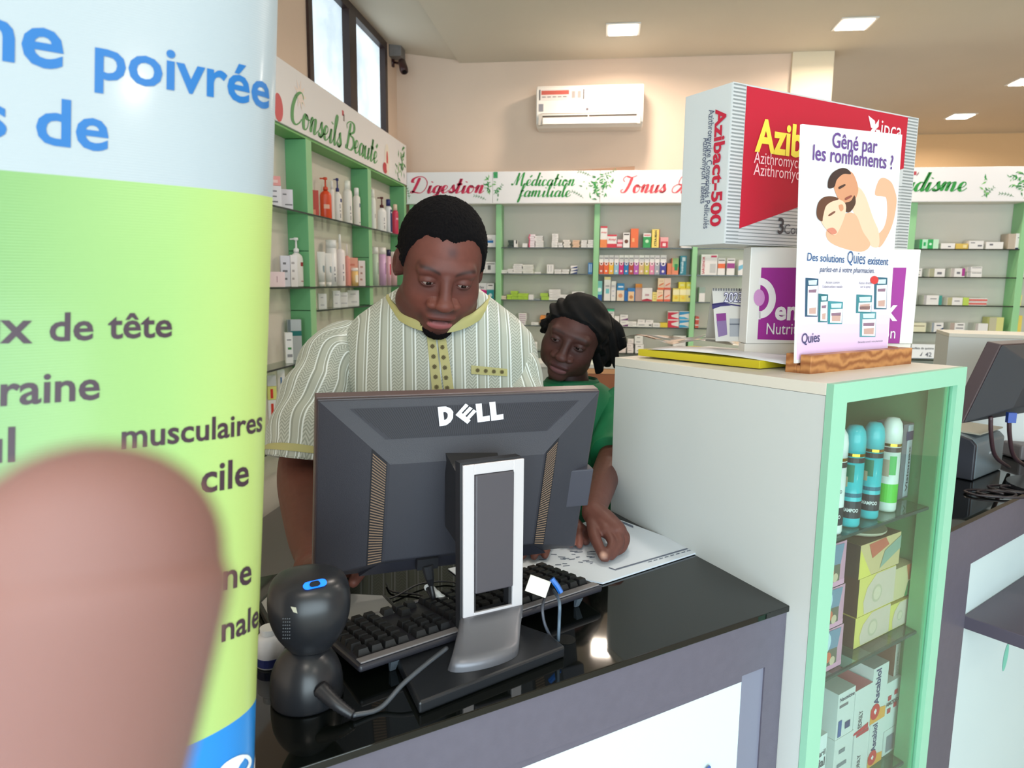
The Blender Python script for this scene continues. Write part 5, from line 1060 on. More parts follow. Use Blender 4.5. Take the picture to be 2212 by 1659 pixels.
# band of fine ribs on the sloping top, with the letters
nT = ((mp_(*ring1[2]) - mp_(*ring0[2])).cross(mp_(*ring0[3]) - mp_(*ring0[2]))).normalized()
if nT.dot(CAM - mp_(0, -.05, .1)) < 0: nT = -nT
slope = lambda u, v: mp_(*ring0[3]).lerp(mp_(*ring0[2]), u).lerp(mp_(*ring1[3]).lerp(mp_(*ring1[2]), u), v)
b = MB(); b.poly([slope(.07, .14) + nT * .0006, slope(.10, .62) + nT * .0006, slope(.90, .62) + nT * .0006, slope(.945, .14) + nT * .0006], mat((40, 40, 50), .6))
for i in range(96):
    u = .085 + .85 * i / 95; v1 = min(.62, .14 + (u - .07) * 9, .14 + (.945 - u) * 9); du = .0016
    b.poly([slope(u - du, .15) + nT * .0009, slope(u - du, v1) + nT * .0009, slope(u + du, v1) + nT * .0009, slope(u + du, .15) + nT * .0009], m_slot)
part(b, 'top_vent_ribs', t)
nP = lambda px, py, k=0: atp(px, py, slope(.5, .5) + nT * k, nT)
b = MB(); mw_ = mat((226, 226, 236), .4, name='white lettering')
def ext(px, k0=.001, k1=.0028): b.prism([nP(x, y, k0) for x, y in px], [nP(x, y, k1) for x, y in px], mw_)
cr = lambda X, Y: (660 + X / 3.352, 800 + Y / 3.352)
L1 = [(1231, 243), (1275, 239), (1283, 335), (1333, 327), (1335, 366), (1246, 377)]; L2 = [(1330, 231), (1374, 227), (1384, 323), (1432, 316), (1434, 354), (1345, 366)]
D_ = [(957, 265), (1010, 262), (1040, 268), (1062, 285), (1072, 310), (1068, 350), (1050, 378), (1026, 396), (970, 405)]
Di = [(1012, 300), (1024, 306), (1028, 325), (1026, 345), (1016, 356), (1010, 357), (1006, 301)]
E1 = [(1159, 240), (1192, 262), (1140, 297), (1152, 306), (1206, 268), (1222, 280), (1172, 322), (1186, 333), (1238, 290), (1246, 330), (1172, 388), (1086, 325)]
for P_ in (L1, L2): ext([cr(*q) for q in P_])
# D as an outline strip, slanted E as bars
Do = [(957, 265), (1015, 261), (1050, 275), (1070, 300), (1068, 345), (1050, 375), (1020, 397), (970, 405)]; Dn_ = [(997, 303), (1012, 301), (1024, 308), (1030, 320), (1029, 338), (1022, 350), (1012, 358), (1004, 359)]
for i in range(8):
    j = (i + 1) % 8; ext([cr(*Do[i]), cr(*Do[j]), cr(*Dn_[j]), cr(*Dn_[i])])
ext([cr(*q) for q in ((1088, 325), (1160, 240), (1178, 252), (1118, 330), (1172, 366), (1176, 389))]) if False else None
ext([cr(*q) for q in ((1086, 323), (1112, 293), (1196, 362), (1172, 388))])
for a_, c_ in (((1112, 293), (1159, 240)), ((1139, 315), (1188, 262)), ((1166, 340), (1217, 282))):
    dx, dy = 19, 15; ext([cr(*a_), cr(*c_), cr(c_[0] + dx + 3, c_[1] + dy), cr(a_[0] + dx, a_[1] + dy)])
part(b, 'lettering', t)
# side vents
for sx__, nm in ((0, 'left'), (1, 'right')):
    o0 = mp_(*(ring0[0] if sx__ == 0 else ring0[1])); o1 = mp_(*(ring0[3] if sx__ == 0 else ring0[2])); i0 = mp_(*(ring1[0] if sx__ == 0 else ring1[1])); i1 = mp_(*(ring1[3] if sx__ == 0 else ring1[2]))
    n_ = (i0 - o0).cross(o1 - o0).normalized(); n_ = n_ if n_.dot(CAM - i0) > 0 else -n_
    if sx__ == 1: n_ = (i0 - o0).cross(o1 - o0).normalized(); n_ = n_ if n_.dot(-(Mm.to_3x3() @ V((0, 1, 0)))) > 0 else -n_
    f = lambda v, u: i0.lerp(i1, v).lerp(o0.lerp(o1, v), u) + n_ * .0008
    b = MB(); b.poly([f(.0, .04), f(.0, .26), f(1.0, .26), f(1.0, .04)], mat((30, 30, 36), .6))
    for i in range(40):
        v = .01 + i / 41; b.poly([f(v, .05) + n_ * .0004, f(v, .24) + n_ * .0004, f(v + .011, .24) + n_ * .0004, f(v + .011, .05) + n_ * .0004], mat((136, 112, 92), .6))
    part(b, 'side_vent', t)
# power plug, side port box
pl = mp_(-.055, -.030, -.112)
b = MB(); b.box((-.072, -.046, -.118), (-.040, -.034, -.1), m_blk, Mm); b.tube([mp_(-.056, -.044, -.112), mp_(-.053, -.05, -.13), mp_(-.05, -.05, -.142)], [.009, .007, .0045], m_blk, 10); part(b, 'power_plug', t)
b = MB(); b.box((.150, -.016, -.055), (.218, .003, .012), mat((64, 64, 74), .5), Mm); part(b, 'side_port_box', t, bevel=.002)
# stand: foot, arm frame
S0, S1 = at(1001, 1378, z=1.022), at(1128, 1347, z=1.022); su = (S1 - S0); su.z = 0; sw = su.length; su.normalize(); sn = V((su.y, -su.x, 0)); sn = sn if sn.y < 0 else -sn
zTop = atp(990, 1008, S0, sn).z
so = lambda a_, y_, z_: S0 + su * a_ - sn * y_ + V((0, 0, z_ - S0.z))
b = MB(); T = .014; e = .013; z0_ = 1.03
Ho = [so(0, 0, z0_), so(sw, 0, z0_), so(sw, 0, zTop), so(0, 0, zTop)]
for (a0, a1, za, zb_) in ((0, .016, z0_, zTop), (sw - .016, sw, z0_, zTop), (.016, sw - .016, zTop - .014, zTop), (.016, sw - .016, z0_, z0_ + .024)):
    b.prism([so(a0, 0, za), so(a1, 0, za), so(a1, T * .3, za), so(a0, T * .3, za)], [so(a0, 0, zb_), so(a1, 0, zb_), so(a1, T * .3, zb_), so(a0, T * .3, zb_)], m_silver)
part(b, 'stand_column', t, bevel=.0006)
b = MB(); b.prism([so(-.003, T * .3 + .0002, z0_), so(sw - .004, T * .3 + .0002, z0_), so(sw - .004, T * 1.4, z0_), so(-.003, T * 1.4, z0_)], [so(-.003, T * .3 + .0002, zTop + .004), so(sw - .004, T * .3 + .0002, zTop + .004), so(sw - .004, T * 1.4, zTop + .004), so(-.003, T * 1.4, zTop + .004)], m_blk)
b2 = MB()
for (a0, a1, za, zb_) in ((-.003, .020, z0_, zTop + .003), (sw - .020, sw - .003, z0_, zTop + .003), (.020, sw - .020, zTop - .02, zTop + .003), (.020, sw - .020, z0_, z0_ + .02), (.020, sw - .020, z0_ + .056, zTop - .02)):
    b2.prism([so(a0, T * .3 + .0002, za), so(a1, T * .3 + .0002, za), so(a1, T * 1.4, za), so(a0, T * 1.4, za)], [so(a0, T * .3 + .0002, zb_), so(a1, T * .3 + .0002, zb_), so(a1, T * 1.4, zb_), so(a0, T * 1.4, zb_)], m_blk)
part(b2, 'stand_core', t)
b = MB(); b.prism([so(.0165, -.0035, z0_ + .052), so(sw - .0165, -.0035, z0_ + .052), so(sw - .0165, T * .3, z0_ + .052), so(.0165, T * .3, z0_ + .052)], [so(.0165, -.0035, zTop - .0145), so(sw - .0165, -.0035, zTop - .0145), so(sw - .0165, T * .3, zTop - .0145), so(.0165, T * .3, zTop - .0145)], mat((72, 68, 74), .4)); part(b, 'stand_insert', t, bevel=.002)
b = MB(); hm = mp_(0, yb1, .02); q = so(sw / 2, T * 1.4, zTop - .09); d_ = hm - q; b.prism([q + su * x + V((0, 0, z)) for x, z in ((-.03, -.05), (.03, -.05), (.03, .045), (-.03, .045))], [q + d_ + su * x + V((0, 0, z)) for x, z in ((-.04, -.06), (.04, -.06), (.04, .05), (-.04, .05))], m_blk); part(b, 'stand_hinge', t)
# base plate and the bell-shaped foot
bq = [at(905, 1530, z=1.004), at(1221, 1401, z=1.016), at(1165, 1358, z=1.016), at(1095, 1340, z=1.016), at(1010, 1330, z=1.016), at(845, 1402, z=1.016)]
zb_, zt_ = 1.0005, 1.016
bq = [V((q.x, q.y, 0)) for q in [at(905, 1518, z=zt_), at(1221, 1396, z=zt_), at(1190, 1370, z=zt_), at(1120, 1345, z=zt_), at(1040, 1335, z=zt_), at(960, 1350, z=zt_), at(845, 1395, z=zt_)]]
b = MB(); b.prism([q + V((0, 0, zb_)) for q in bq], [q + V((0, 0, zt_)) for q in bq], mat((30, 32, 36), .35, name='dark base plastic')); part(b, 'base_plate', t, bevel=.003)
cb = at(1045, 1428, z=zt_); 
b = MB(); n = 24; rings = []
for k_, (f_, zz) in enumerate(((0, 0), (.3, .008), (.6, .018), (.85, .027), (1, .034))):
    ring_ = []
    for i in range(n):
        a_ = 2 * pi * i / n; c0_ = cb + su * (.050 * cos(a_)) + sn * (.018 * sin(a_)); c1_ = so(sw / 2, T * .3, 0) + su * (max(-sw / 2, min(sw / 2, .075 * cos(a_)))) + sn * (.0105 * sin(a_))
        p = c0_.lerp(c1_, f_ ** .8); p.z = zt_ + .0003 + zz; ring_.append(p)
    rings.append(ring_)
b.loft(rings, mat((112, 112, 118), .38, metal=.5, name='metallic foot')); part(b, 'foot', t, smooth=True)

# monitor cables with a white wrap, label flag
def cable(name, lab, px, r=.0022, mm=m_blk, k=8, cat='cable'):
    pts = [at(x, y, D=d) if kind == 'D' else at(x, y, z=d) for x, y, kind, d in px]
    b = MB(); b.tube(spline(pts, k), r, mm, 8); return tag(b.build(name, smooth=True), lab, cat)


b = MB(); q0 = mp_(-.05, -.05, -.1425)
pts = [q0, q0 + V((.004, -.002, -.02)), at(925, 1268, z=1.04), at(960, 1296, z=1.02), at(1010, 1322, z=1.006)]
b.tube(spline(pts, 8), .0038, m_blk, 8); t2 = thing('power_cable', 'black monitor power cable with a ribbed white wrap', 'cable', pts[0]); part(b, 'cord', t2, smooth=True)
b = MB(); sp_ = spline(pts, 8); seg = sp_[14:26]; b.tube([p + V((0, 0, 0)) for p in seg], [.0062 if i % 2 else .0052 for i in range(len(seg))], mat((226, 226, 224), .5), 10); part(b, 'white_wrap', t2)
b = MB(); pts = [at(1180, 1283, z=1.045), at(1172, 1310, z=1.05), at(1176, 1345, z=1.03), at(1190, 1378, z=1.006)]; pts2 = [at(1196, 1275, z=1.045), at(1208, 1300, z=1.06), at(1208, 1340, z=1.035), at(1206, 1385, z=1.006)]
t2 = thing('monitor_cable', 'pair of dark thin cables hanging over the keyboard into the round hole', 'cable', pts[-1]); part(MB().tube(spline(pts, 8), .0021, mat((70, 74, 84), .4), 8), 'cord', t2, smooth=True); part(MB().tube(spline(pts2, 8), .0024, mat((84, 100, 116), .4), 8), 'cord', t2, smooth=True)
b = MB(); q = [at(1146, 1242, D=1.02), at(1190, 1258, D=1.02), at(1178, 1292, D=1.0), at(1134, 1276, D=1.0)]; b.extr(q, (0, .0012, .0003), mat((236, 232, 224), .5)); part(b, 'label_flag', t2)
b = MB(); b.tube([at(1192, 1250, D=1.01), at(1204, 1266, D=1.01), at(1212, 1280, D=1.01)], .004, mat((24, 96, 180), .4), 6); part(b, 'blue_plug', t2)
for i, px in enumerate(([(745, 1296, 'z', 1.004), (800, 1300, 'z', 1.004), (850, 1290, 'z', 1.004), (905, 1262, 'z', 1.006), (960, 1256, 'z', 1.004), (1000, 1262, 'z', 1.004)],
                        [(835, 1262, 'z', 1.003), (848, 1278, 'z', 1.003), (900, 1284, 'z', 1.003), (950, 1300, 'z', 1.003)])):
    cable('thin_cable', ['thin black cable looping on the glass behind the scanner', 'thin black cable lying on the glass under the monitor'][i], px, .0016)

# ------------------------------------------------------------------ keyboard
K0, K1, K2 = at(775, 1436, z=1.030), at(1302, 1262, z=1.030), at(708, 1372, z=1.022)
ku = (K1 - K0); ku.z = 0; KL = ku.length; ku.normalize(); kv = V((-ku.y, ku.x, 0)); KD = .150
Mk = Matrix.Translation(K0 + V((0, 0, .0))) @ Matrix((ku, kv, V((0, 0, 1)))).transposed().to_4x4() @ Matrix.Rotation(radians(-5.5), 4, 'X')
t = thing('keyboard', 'black and silver computer keyboard standing on its feet, seen from behind the monitor', 'keyboard', K0 + ku * KL / 2)
m_kb = mat((44, 44, 52), .4, name='dark keyboard case'); m_kbs = mat((128, 124, 126), .4, name='grey keyboard rim'); m_key = mat((26, 27, 30), .45, name='black keys')
b = MB(); b.box((0, 0, -.012), (KL, KD, -.002), m_kb, Mk); part(b, 'case', t, bevel=.004, seg=3)
b = MB(); b.box((.004, .003, -.0019), (KL - .004, .018, .0003), m_kbs, Mk); b.box((.004, KD - .012, -.0019), (KL - .004, KD - .004, .0003), m_kbs, Mk); part(b, 'rim', t, bevel=.001)
rk = [(.024, [1] * 4, [(0, .018)])]
for r_ in range(6):
    y0 = .023 + r_ * .0190 + (.004 if r_ > 0 else 0)
    b = MB(); x = .008
    # seen from the rear the numeric block is on the left
    cols = []
    for blk, n_ in ((0, 4), (1, 3), (2, 15)):
        for i in range(n_):
            cols.append(x + i * .0188)
        x += n_ * .0188 + .008
    for ci, cx_ in enumerate(cols):
        if cx_ + .0165 > KL - .006: continue
        if r_ in (0,) and 7 <= ci and (ci - 7) % 5 == 4: continue
        if r_ in (3,) and 4 <= ci < 7: continue
        if r_ == 4 and ci in (4, 6): continue
        if r_ == 5 and 10 <= ci < 17:
            continue
        p_ = [(cx_ + .0012, y0), (cx_ + .0175, y0), (cx_ + .0175, y0 + .0168), (cx_ + .0012, y0 + .0168)]; q_ = [(cx_ + .0032, y0 + .002), (cx_ + .0155, y0 + .002), (cx_ + .0155, y0 + .014), (cx_ + .0032, y0 + .014)]
        b.prism([Mk @ V((a, c, -.0018)) for a, c in p_], [Mk @ V((a, c, .0068)) for a, c in q_], m_key)
    if r_ == 5:
        cx_ = cols[10]; b.prism([Mk @ V(q) for q in ((cx_, y0, -.0018), (cx_ + .125, y0, -.0018), (cx_ + .125, y0 + .0168, -.0018), (cx_, y0 + .0168, -.0018))], [Mk @ V(q) for q in ((cx_ + .002, y0 + .002, .0068), (cx_ + .123, y0 + .002, .0068), (cx_ + .123, y0 + .014, .0068), (cx_ + .002, y0 + .014, .0068))], m_key)
    part(b, 'key_row', t)
for x in (.045, KL - .05):
    b = MB(); b.prism([Mk @ V(q) for q in ((x, .004, -.013), (x + .012, .004, -.013), (x + .012, .012, -.013), (x, .012, -.013))], [(lambda q: V((q.x, q.y, 1.0006)))(Mk @ V(q)) for q in ((x + .002, .010, 0), (x + .010, .010, 0), (x + .010, .013, 0), (x + .002, .013, 0))], mat((90, 100, 110), .4)); part(b, 'folding_foot', t)

# ------------------------------------------------------------------ barcode scanner on its round stand
m_sc = mat((36, 38, 43), .3, name='satin black scanner plastic')
c = at(665, 1545, z=1.0); c = at(664, 1505, z=1.0) ; base = V((c.x, c.y, 1.0005))
d0 = (base - V((0, 0, 0))); 
dsc = -(RM.inverted() @ (base - CAM)).z; rb = 78 * dsc / 1560
t = thing('barcode_scanner', 'black rounded barcode scanner with a glowing blue light standing on its round base', 'scanner', base)
zs = lambda py: at(666, py, Y=base.y).z
hz1 = zs(1392) - 1.0005
b = MB(); prof = [(.0001, 0), (rb * .97, 0), (rb, .004), (rb * 1.0, hz1 * .30), (rb * .95, hz1 * .52), (rb * .82, hz1 * .72), (rb * .62, hz1 * .88), (rb * .36, hz1 * .98), (.0001, hz1)]
pr = [(p.x, p.z) for p in spline([(r_, 0, z_) for r_, z_ in prof[1:]], 4)]; b.lathe([(.0001, 0)] + [(max(.0001, r_), z_) for r_, z_ in pr], m_sc, (0, 0, 0), n=40, M=Matrix.Translation(base)); part(b, 'round_base', t, smooth=True)
b = MB(); z_n = 1.0005 + hz1 * .9; b.lathe([(.0001, 0), (.020, 0), (.019, .012), (.022, zs(1370) - z_n), (.0001, zs(1370) - z_n)], m_sc, M=Matrix.Translation((base.x, base.y, z_n)), n=24); part(b, 'neck', t, smooth=True)
# head: rounded bulb, wider at the top, sections by height
hb = zs(1402); ht = zs(1236); b = MB(); rings = []; n = 32
a0 = V((1, 0, 0)); vx_ = V((cos(radians(25)), sin(radians(25)), 0)); vy_ = V((-sin(radians(25)), cos(radians(25)), 0)); cxh = at(669, 1320, Y=base.y)
for (f_, rx_, ry_, oy_) in ((0, .018, .016, 0), (.03, .024, .020, 0), (.12, .030, .026, 0), (.25, .0385, .033, -.002), (.4, .0445, .037, -.003), (.55, .0475, .040, -.004), (.70, .0480, .041, -.003), (.82, .0465, .040, 0), (.91, .042, .037, .002), (.965, .034, .031, .004), (.99, .022, .021, .005), (1, .001, .001, .006)):
    zc_ = hb + (ht - hb) * f_; pw_ = 2.5
    rings.append([V((cxh.x, base.y, zc_)) + vx_ * (rx_ * abs(cos(2 * pi * i / n)) ** (2 / pw_) * (1 if cos(2 * pi * i / n) > 0 else -1)) + vy_ * (ry_ * abs(sin(2 * pi * i / n)) ** (2 / pw_) * (1 if sin(2 * pi * i / n) > 0 else -1) + oy_) for i in range(n)])
b.loft(rings, m_sc); hd = part(b, 'scanner_head', t, smooth=True); s_ = hd.modifiers.new('s', 'SUBSURF'); s_.levels = 1; s_.render_levels = 1
# lay the light and the speaker dots on the head
me = MB(); me.loft(rings, m_sc); tmp = BVHTree.FromPolygons([V(v) for v in me.v], me.f)
def onhead(px, py, k=.0012):
    d = ray(px, py).normalized(); h_, n_, _, _ = tmp.ray_cast(CAM, d)
    return (h_ + (n_ if n_.dot(d) < 0 else -n_) * k) if h_ is not None else None
def capsule2(cx_, cy_, hw_, r_, ang, n=8):
    o_ = []
    for s_, a0_ in ((1, -90), (-1, 90)):
        for i in range(n + 1):
            a = radians(a0_ + 180 * i / n); x = s_ * hw_ + r_ * cos(a); y = r_ * .8 * sin(a); o_.append((cx_ + x * cos(ang) - y * sin(ang), cy_ + x * sin(ang) + y * cos(ang)))
    return o_
b = MB(); b.poly([onhead(*q, .0015) for q in capsule2(680, 1264, 16, 10, -.22)], mat((20, 110, 255), .4, emit=1.6, name='blue glow')); part(b, 'blue_light', t)
b = MB(); b.poly([onhead(*q, .0022) for q in capsule2(680, 1264, 5, 7, -.22)], mat((20, 30, 44), .3)); part(b, 'light_centre', t)
b = MB()
for r_ in range(7):
    for c_ in range(4):
        q = onhead(612 + c_ * 4.6 + (r_ % 2) * .5, 1336 + r_ * 7, .0006)
        if q: b.add([q + V((0, 0, .0009)), q + V((.0008, .0004, 0)), q + V((0, 0, -.0009)), q + V((-.0008, -.0004, 0))], [(0, 1, 2, 3)], mat((90, 94, 100), .5))
part(b, 'speaker_holes', t)
b = MB(); q = [onhead(x, y, .001) for x, y in ((628, 1310), (640, 1312), (643, 1325), (634, 1322))]; b.poly(q, mat((190, 190, 170), .4)); part(b, 'small_window', t)
# cord with a ribbed sleeve
q0 = at(700, 1500, D=dsc - rb * .86); q0 = V((base.x, base.y, 1.03)) + (V((.72, -.70, 0))) * rb * .9
b = MB(); g0 = at(702, 1500, z=1.018); g0 = q0; e1 = at(762, 1545, z=1.006); mid = (g0 + e1) / 2 + V((.002, -.004, .0))
sp_ = spline([g0, mid, e1], 10); b.tube(sp_, [.0095 - .0045 * i / (len(sp_) - 1) + (.0008 if i % 2 else 0) for i in range(len(sp_))], m_blk, 12); part(b, 'ribbed_sleeve', t, smooth=True)
b = MB(); b.lathe([(.0001, 0), (.013, 0), (.013, .004), (.010, .006), (.0001, .006)], m_sc, M=Matrix.Translation(g0 - V((.72, -.70, 0)) * .006) @ V((.72, -.70, 0)).to_track_quat('Z', 'Y').to_matrix().to_4x4(), n=20); part(b, 'cord_socket', t, smooth=True)
b = MB(); b.tube(spline([e1, at(820, 1530, z=1.004), at(870, 1478, z=1.02), at(920, 1435, z=1.03), at(965, 1400, z=1.03)], 10), .0030, mat((70, 74, 80), .35), 8); part(b, 'cord', t, smooth=True)

# grey tray with a black rim, left of and behind the keyboard
tz = 1.016; tq = [at(562, 1285, z=tz), at(620, 1402, z=tz), at(905, 1340, z=tz), at(880, 1262, z=tz), at(700, 1255, z=tz)]
tq = [at(556, 1300, z=tz), at(598, 1380, z=tz), at(625, 1404, z=tz), at(720, 1372, z=tz), at(872, 1322, z=tz), at(835, 1284, z=tz), at(585, 1272, z=tz)]
cen = sum(tq, V()) / len(tq)
b = MB(); b.prism([V((q.x, q.y, 1.001)) for q in tq], [V((q.x, q.y, tz)) for q in tq], mat((24, 24, 28), .4)); t = thing('document_tray', 'flat grey tray with a black rim lying under the scanner and keyboard', 'tray', (cen.x, cen.y, 1.0)); part(b, 'tray_rim', t, bevel=.003)
q2 = [cen + (q - cen) * .93 for q in tq]; b = MB(); b.poly([V((q.x, q.y, tz + .0006)) for q in q2], mat((150, 150, 148), .5, name='grey tray face')); part(b, 'tray_face', t)
# small white bottle with blue label at the banner edge
q = at(585, 1432, z=1.001); t = thing('small_bottle', 'small white bottle with a dark blue label between banner and scanner', 'bottle', q)
part(MB().lathe([(.0001, 0), (.018, 0), (.018, .036), (.012, .042), (.0001, .042)], mat((226, 226, 230), .3), M=Matrix.Translation(q), n=20), 'bottle_body', t, smooth=True)
part(MB().lathe([(.0175, .002), (.0185, .002), (.0185, .013), (.0175, .013)], mat((34, 44, 100), .4), M=Matrix.Translation(q), n=20), 'label', t)
part(MB().lathe([(.0001, .0425), (.012, .0425), (.012, .05), (.0001, .05)], mat((230, 230, 230), .3), M=Matrix.Translation(q), n=20), 'cap', t)

# papers, pen
z0_ = 1.0012
pq = [at(1518, 1192, z=z0_), at(1302, 1262, z=z0_), at(1138, 1232, z=z0_), at(1050, 1210, z=z0_), at(1240, 1140, z=z0_), at(1306, 1113, z=z0_)]
b = MB(); top = [V((q.x, q.y, 1.0040)) for q in pq]; b.prism([V((q.x, q.y, z0_)) for q in pq], top, mat((222, 230, 240), .5, name='writing paper'))
mi = mat((104, 114, 134), .6)
pz = lambda px, py, k=.0045: at(px, py, z=k + 1.0)
def pline(a, c, w_=1.6): b.poly([pz(a[0], a[1] - w_), pz(c[0], c[1] - w_), pz(c[0], c[1] + w_), pz(a[0], a[1] + w_)], mi)
pline((1330, 1230), (1488, 1184), 1.5); pline((1315, 1226), (1330, 1231), 1.2); pline((1344, 1128), (1368, 1138), 2.2)
rr_ = random.Random(2)
for i in range(26):
    x = 1150 + rr_.random() * 130; y = 1192 + rr_.random() * 34 - (x - 1150) * .05; pline((x, y), (x + 5 + rr_.random() * 14, y - 2 + rr_.random() * 3), .8)
for i in range(8): pline((1400 + i * 12, 1214 - i * 3.4), (1408 + i * 12, 1212 - i * 3.4), .9)
t = b.build('paper_sheet'); tag(t, 'open register of white printed sheets under the woman\'s writing hand', 'paper')
q = [at(968, 1230, z=1.0012), at(1000, 1222, z=1.0012), at(1040, 1260, z=1.0012), at(1012, 1264, z=1.0012)]; b = MB(); b.prism(q, [p + V((0, 0, .0015)) for p in q], mat((220, 228, 238), .5)); tag(b.build('paper_slip'), 'white slip of paper peeping out behind the monitor stand', 'paper')

# ------------------------------------------------------------------ second counter with its monitor, printer and cabinet, right of the display cabinet
A2 = at(2030, 1152, z=1.0); B2 = at(2212, 1066, z=1.0); A2.z = 0; B2.z = 0; u2 = (B2 - A2).normalized(); n2 = V((u2.y, -u2.x, 0)); n2 = n2 if n2.y < 0 else -n2
A2 = A2 - u2 * .02; s2 = -n2; L2_ = 1.9
def c2pt(u, s, z): return A2 + u2 * u + s2 * s + V((0, 0, z))
def c2b(b, u0, u1, s0, s1, z0, z1, m): return b.prism([c2pt(u0, s0, z0), c2pt(u0, s1, z0), c2pt(u1, s1, z0), c2pt(u1, s0, z0)], [c2pt(u0, s0, z1), c2pt(u0, s1, z1), c2pt(u1, s1, z1), c2pt(u1, s0, z1)], m)
f2 = c2pt(0, .004, 0); q = atp(2097, 1218, f2, n2); uA = (q - A2).dot(u2); zA = q.z; q = atp(2080, 1334, f2, n2); zL = q.z
t = thing('sales_counter', 'second dark counter with white panels and a dark ledge, right of the display cabinet', 'counter', c2pt(L2_ / 2, .2, 0))
part(c2b(MB(), 0, L2_, 0, .62, .990, 1.0, m_top), 'glass_top', t); part(c2b(MB(), .004, L2_ - .004, .02, .60, 0, .989, m_lam2), 'carcass', t)
b = MB(); c2b(b, .004, L2_ - .004, .004, .0195, zA, .989, m_lam); c2b(b, .004, uA, .004, .0195, 0, zA, m_lam); part(b, 'front_frame', t)
part(c2b(MB(), uA, L2_ - .004, .008, .0195, 0, zA, m_wp), 'white_panel', t)
part(c2b(MB(), uA + .0, L2_, -.14, .0075, zL - .03, zL, m_lam2), 'ledge', t, bevel=.002)
b = MB(); q = atp(2172, 1420, c2pt(0, .0078, 0), n2); b.poly([q + u2 * (.016 * cos(a) + .005 * sin(a)) + V((0, 0, .036 * sin(a))) - s2 * .0006 for a in [i * pi / 12 for i in range(24)]], mat((120, 200, 180), .5)); part(b, 'panel_print', t)
# cabinet behind it
C0 = at(2050, 727, z=1.35); C1 = at(2300, 735, z=1.35); C0.z = C1.z = 0; cu2 = (C1 - C0).normalized(); cn2 = V((-cu2.y, cu2.x, 0))
b = MB(); pts = [q + V((0, 0, 1.0015)) for q in (C0, C1, C1 + cn2 * .20, C0 + cn2 * .20)]; b.prism(pts, [V((q.x, q.y, 1.349)) for q in pts], m_grey)
t = thing('cupboard', 'grey cupboard with a pale top standing behind the second monitor', 'cupboard', C0 + V((0, 0, 1.0))); part(b, 'carcass', t); b = MB(); b.prism([V((q.x, q.y, 1.3495)) for q in pts], [V((q.x, q.y, 1.36)) for q in pts], mat((216, 212, 200), .5)); part(b, 'top_panel', t)
# second monitor, seen from behind and aside
a, c_, e_, f_ = at(2163, 744, D=1.62), at(2079, 915, D=1.62), at(2330, 735, D=1.95), at(2250, 886, D=1.95)
t = thing('computer_monitor', 'second black monitor leaning back, cut by the right picture edge', 'monitor', at(2180, 930, D=1.75))
nn = (c_ - a).cross(e_ - a).normalized(); nn = nn if nn.dot(CAM - a) > 0 else -nn
b = MB(); b.prism([a, c_, f_, e_], [q - nn * .03 for q in (a, c_, f_, e_)], mat((66, 54, 58), .4)); part(b, 'bezel', t, bevel=.002)
m4 = (a + c_ + e_ + f_) / 4; b = MB(); o4 = [q + nn * .0005 + (m4 - q) * .01 for q in (a, c_, f_, e_)]; i4 = [m4 + (q - m4) * .55 + nn * .045 for q in (a, c_, f_, e_)]; b.prism(o4, i4, mat((52, 56, 62), .45)); part(b, 'back_shell', t, bevel=.003)
b = MB(); q = m4 + nn * .05; fb = at(2215, 1000, z=1.02); b.tube([q, q + V((0, 0, -.05)) + nn * .03, V((q.x + nn.x * .04, q.y + nn.y * .04, 1.02))], [.03, .025, .03], m_blk, 12); part(b, 'stand_column', t, smooth=True)
b = MB(); b.lathe([(.0001, 0), (.10, 0), (.10, .01), (.0001, .014)], m_blk, M=Matrix.Translation((q.x + nn.x * .04, q.y + nn.y * .04, 1.001)), n=32); part(b, 'base_plate', t)
for px in (2140, 2180):
    b = MB(); b.tube(spline([at(px, 900, D=1.66), at(px + 1, 940, D=1.68), at(px + 10, 985, D=1.75), at(px + 40, 1010, z=1.01)], 6), .005, mat((60, 40, 46), .4), 8); part(b, 'cord', t, smooth=True)
b = MB(); q = at(2184, 902, D=1.655); b.box((q.x - .009, q.y - .006, q.z - .012), (q.x + .009, q.y + .006, q.z + .012), mat((40, 70, 150), .4)); part(b, 'blue_plug', t)
# label printer
q0 = at(2104, 1036, z=1.003); q1 = at(2163, 1012, z=1.003); pu = (q1 - q0); pu.z = 0; pw_ = pu.length; pu.normalize(); hp = at(2110, 960, Y=q0.y).z - 1.003
Mp = frame((q0.x, q0.y, 1.0015), pu); t = thing('receipt_printer', 'grey box-shaped receipt printer under the second monitor', 'printer', q0)
b = MB(); pr = [(0, 0), (0, hp), (.012, hp + .012), (.05, hp + .022), (.14, hp + .022), (.14, 0)]; b.prism([Mp @ V((.0, y, z)) for y, z in pr], [Mp @ V((pw_, y, z)) for y, z in pr], mat((112, 124, 130), .4)); part(b, 'casing', t, bevel=.004)
b = MB(); b.prism([Mp @ V((-.013, y, z)) for y, z in pr], [Mp @ V((-.0005, y, z)) for y, z in pr], mat((50, 52, 60), .4)); part(b, 'side_cover', t, bevel=.003)
part(MB().box((.02, .004, hp + .0222), (pw_ - .01, .135, hp + .026), mat((170, 166, 150), .4), Mp), 'lid', t)
part(MB().box((pw_ * .45, -.0012, hp * .62), (pw_ * .6, -.0003, hp * .68), mat((190, 196, 200), .4), Mp), 'badge', t)
q = at(2212, 1000, z=1.0); Mx = frame((q.x, q.y + .02, 1.0015), (1, .2, 0)); b = MB(); b.box((0, 0, 0), (.16, .12, .045), mat((110, 104, 106), .5), Mx); tag(b.build('card_terminal', bevel=.006), 'grey appliance lying beside the receipt printer at the picture edge', 'terminal')
